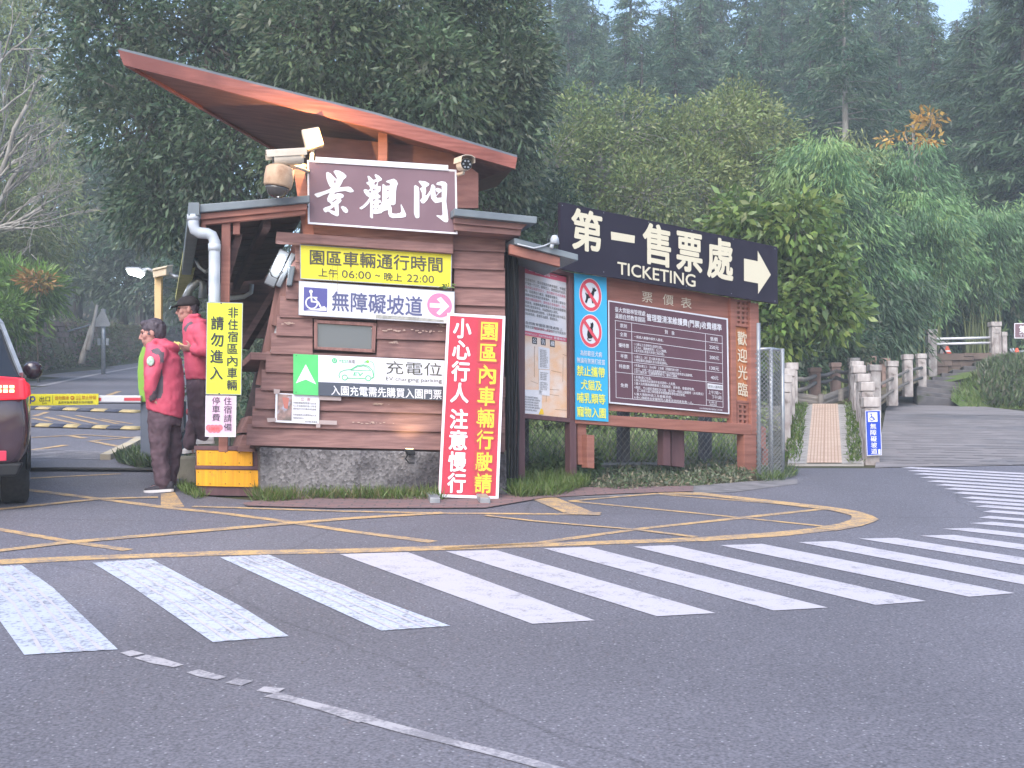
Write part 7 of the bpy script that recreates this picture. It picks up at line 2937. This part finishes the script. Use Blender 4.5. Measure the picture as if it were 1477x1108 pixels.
rng = np.random.default_rng(5)
a = on_ground(30000, (-3, 34), (30, 62), lambda x, y: not (x > 6.5 and y < 39), 31, 1.7)
d = rng.normal(0, .6, a.shape) + np.array([0, -.2, .5])
scatter('hillside_undergrowth', a, d, .4, .12, DK + BAM, seed=33)
a = on_ground(16000, (-26, -9), (26, 66), lambda x, y: left_of_wall(x, y) > .35, 34, .8)
d = rng.normal(0, .6, a.shape) + np.array([0, 0, .5])
scatter('bank_undergrowth', a, d, .26, .07, DRAB + [g_(.20, .155, .115), g_(.22, .17, .13), g_(.12, .17, .06)], seed=35)
a = on_ground(9000, (-9, 4), (17.5, 34), lambda x, y: x > -4.4 - (y - 17) * .22 and not (x > 0 and y < 21.5), 36, .8)
d = rng.normal(0, .6, a.shape) + np.array([0, -.2, .5])
scatter('lane_side_undergrowth', a, d, .24, .07, DRAB + DK, seed=37)
# creeper hanging over the dry-stone wall
pts = []
for k in range(6500):
    dd = rng.uniform(0, 60)
    h = rng.uniform(.0, 2.1) * (1 if math.sin(dd * .8) + rng.normal(0, .4) > -.2 else .25)
    q = wallpt(dd, min(1.9, h), -.04)
    pts.append((q.x + rng.uniform(-.05, .2), q.y - .05, q.z + rng.uniform(-.05, .1)))
pts = np.array(pts)
scatter('wall_creeper', pts, rng.normal(0, .5, pts.shape) + np.array([.4, -.3, -.3]), .17, .08, [g_(.12, .15, .07), g_(.17, .19, .10), g_(.17, .14, .10), g_(.13, .16, .06)], seed=38)


def grass(name, polypts, n, h, cols, seed, up=0.0, wid=.008, zfun=None):
    rng = np.random.default_rng(seed)
    xs, ys = [p[0] for p in polypts], [p[1] for p in polypts]
    out = []
    while len(out) < n:
        x, y = rng.uniform(min(xs), max(xs)), rng.uniform(min(ys), max(ys))
        if inpoly(x, y, polypts):
            q = G(x, y) if zfun is None else zfun(x, y)
            if math.sin(q.x * 9) * math.sin(q.y * 7 + q.x * 3) + rng.normal(0, .6) > -.5:
                out.append((q.x, q.y, q.z + up))
    out = np.array(out)
    d = rng.normal(0, .45, out.shape) * np.array([1, 1, .2]) + np.array([0, 0, .8])
    return scatter(name, out, d, h, wid, cols, seed=seed)


GR = [g_(.10, .17, .035), g_(.13, .20, .05), g_(.16, .19, .07), g_(.08, .13, .03)]
grass('kiosk_grass', [(366, 716), (372, 706), (470, 714), (560, 716), (640, 717), (640, 724), (560, 723), (460, 722), (385, 727), (362, 726)], 3600, .13, GR + [g_(.22, .19, .10)], 51)
grass('corner_grass', [(728, 690), (770, 684), (830, 694), (850, 704), (800, 718), (745, 720), (728, 712)], 4200, .15, GR, 52)
grass('step_side_grass', [(255, 700), (276, 708), (284, 716), (300, 718), (282, 721), (262, 712)], 500, .1, GR, 53)
grass('barrier_grass', [(170, 668), (205, 655), (262, 660), (262, 678), (200, 676)], 1800, .16, DRAB + GR[:1], 54, wid=.03)
# low creeping ground cover under the boards
rng = np.random.default_rng(61)
pts = []
poly = [(838, 676), (900, 668), (1060, 668), (1085, 684), (1080, 696), (1000, 702), (900, 708), (850, 706)]
while len(pts) < 4200:
    x, y = rng.uniform(838, 1090), rng.uniform(664, 708)
    if inpoly(x, y, poly):
        q = G(x, y)
        pts.append((q.x, q.y, q.z + rng.uniform(.0, .07) * (.6 + .4 * math.sin(q.x * 6))))
pts = np.array(pts)
scatter('creeping_ground_cover', pts, rng.normal(0, .6, pts.shape) + np.array([0, -.2, .15]), .06, .022, [g_(.13, .17, .10), g_(.17, .19, .13), g_(.10, .15, .07), g_(.24, .21, .15)], seed=62)
grass('verge_grass', [(752, 650), (760, 634), (1090, 632), (1095, 664), (1000, 668), (850, 672), (752, 672)], 5200, .2, [g_(.28, .36, .15), g_(.22, .31, .10), g_(.36, .36, .22), g_(.18, .26, .09)], 67, wid=.03)
grass('fence_foot_grass', [(1090, 688), (1100, 680), (1145, 680), (1150, 688), (1130, 694), (1095, 697)], 900, .12, GR + DRAB, 63)


def mound_z(top, Y0, dpt):
    def f(x, y):
        # random depth on the dome
        t = np.random.default_rng(int(x * 977 + y * 131) % 100003).uniform(0, 1)
        for a, b in zip(top, top[1:]):
            if a[0] <= x <= b[0]:
                k = (x - a[0]) / (b[0] - a[0])
                yt, yb = a[1] + (b[1] - a[1]) * k, a[2] + (b[2] - a[2]) * k
                z0, z1 = P(x, yb, Y0).z - .1, P(x, yt, Y0 + dpt).z
                q = P(x, yb, Y0 + dpt * t)
                return V((q.x, q.y, z0 + (z1 - z0) * math.sin(t * math.pi / 2) ** .8))
        return P(x, y, Y0)
    return f


mp = [(a[0], a[1]) for a in MOUND] + [(a[0], a[2]) for a in MOUND[::-1]]
grass('mound_grass', mp, 9000, .2, GR, 64, zfun=mound_z(MOUND, 29.8, 3.6), wid=.02)
mp2 = [(1412, 548), (1430, 538), (1477, 531), (1560, 530), (1640, 545), (1640, 590), (1477, 580), (1420, 572)]
o = grass('mound_shrubs', mp2, 9000, .26, [g_(.10, .15, .07), g_(.13, .17, .085), g_(.09, .14, .05), g_(.15, .15, .10)], 65, zfun=mound_z(MOUND, 29.8, 3.6), wid=.07, up=.12)
# ramp-edge grass
pts = []
for k in range(1600):
    t = rng.uniform(0, 1)
    side = rng.random() < .5
    p0, p1 = rampq(1138 if side else 1239, 1152 if side else 1231)
    q = p0.lerp(p1, t) + V((rng.uniform(-.06, .14) if side else rng.uniform(-.14, .06), 0, .01))
    pts.append(tuple(q))
pts = np.array(pts)
scatter('ramp_edge_grass', pts, rng.normal(0, .4, pts.shape) + np.array([0, 0, .8]), .07, .02, GR, seed=66)

# ---------------------------------------------------------------- haze
hz = MB()
hz.box((0, 54, 21), (204, 178, 66))
hm = bpy.data.materials.new('haze')
hm.use_nodes = True
ht = hm.node_tree
ht.nodes.remove(ht.nodes['Principled BSDF'])
pv = ht.nodes.new('ShaderNodeVolumePrincipled')
pv.inputs['Color'].default_value = (.80, .91, 1.0, 1)
pv.inputs['Density'].default_value = .0021
ht.links.new(pv.outputs[0], ht.nodes['Material Output'].inputs['Volume'])
o = hz.build('haze', hm)
o['kind'] = 'stuff'
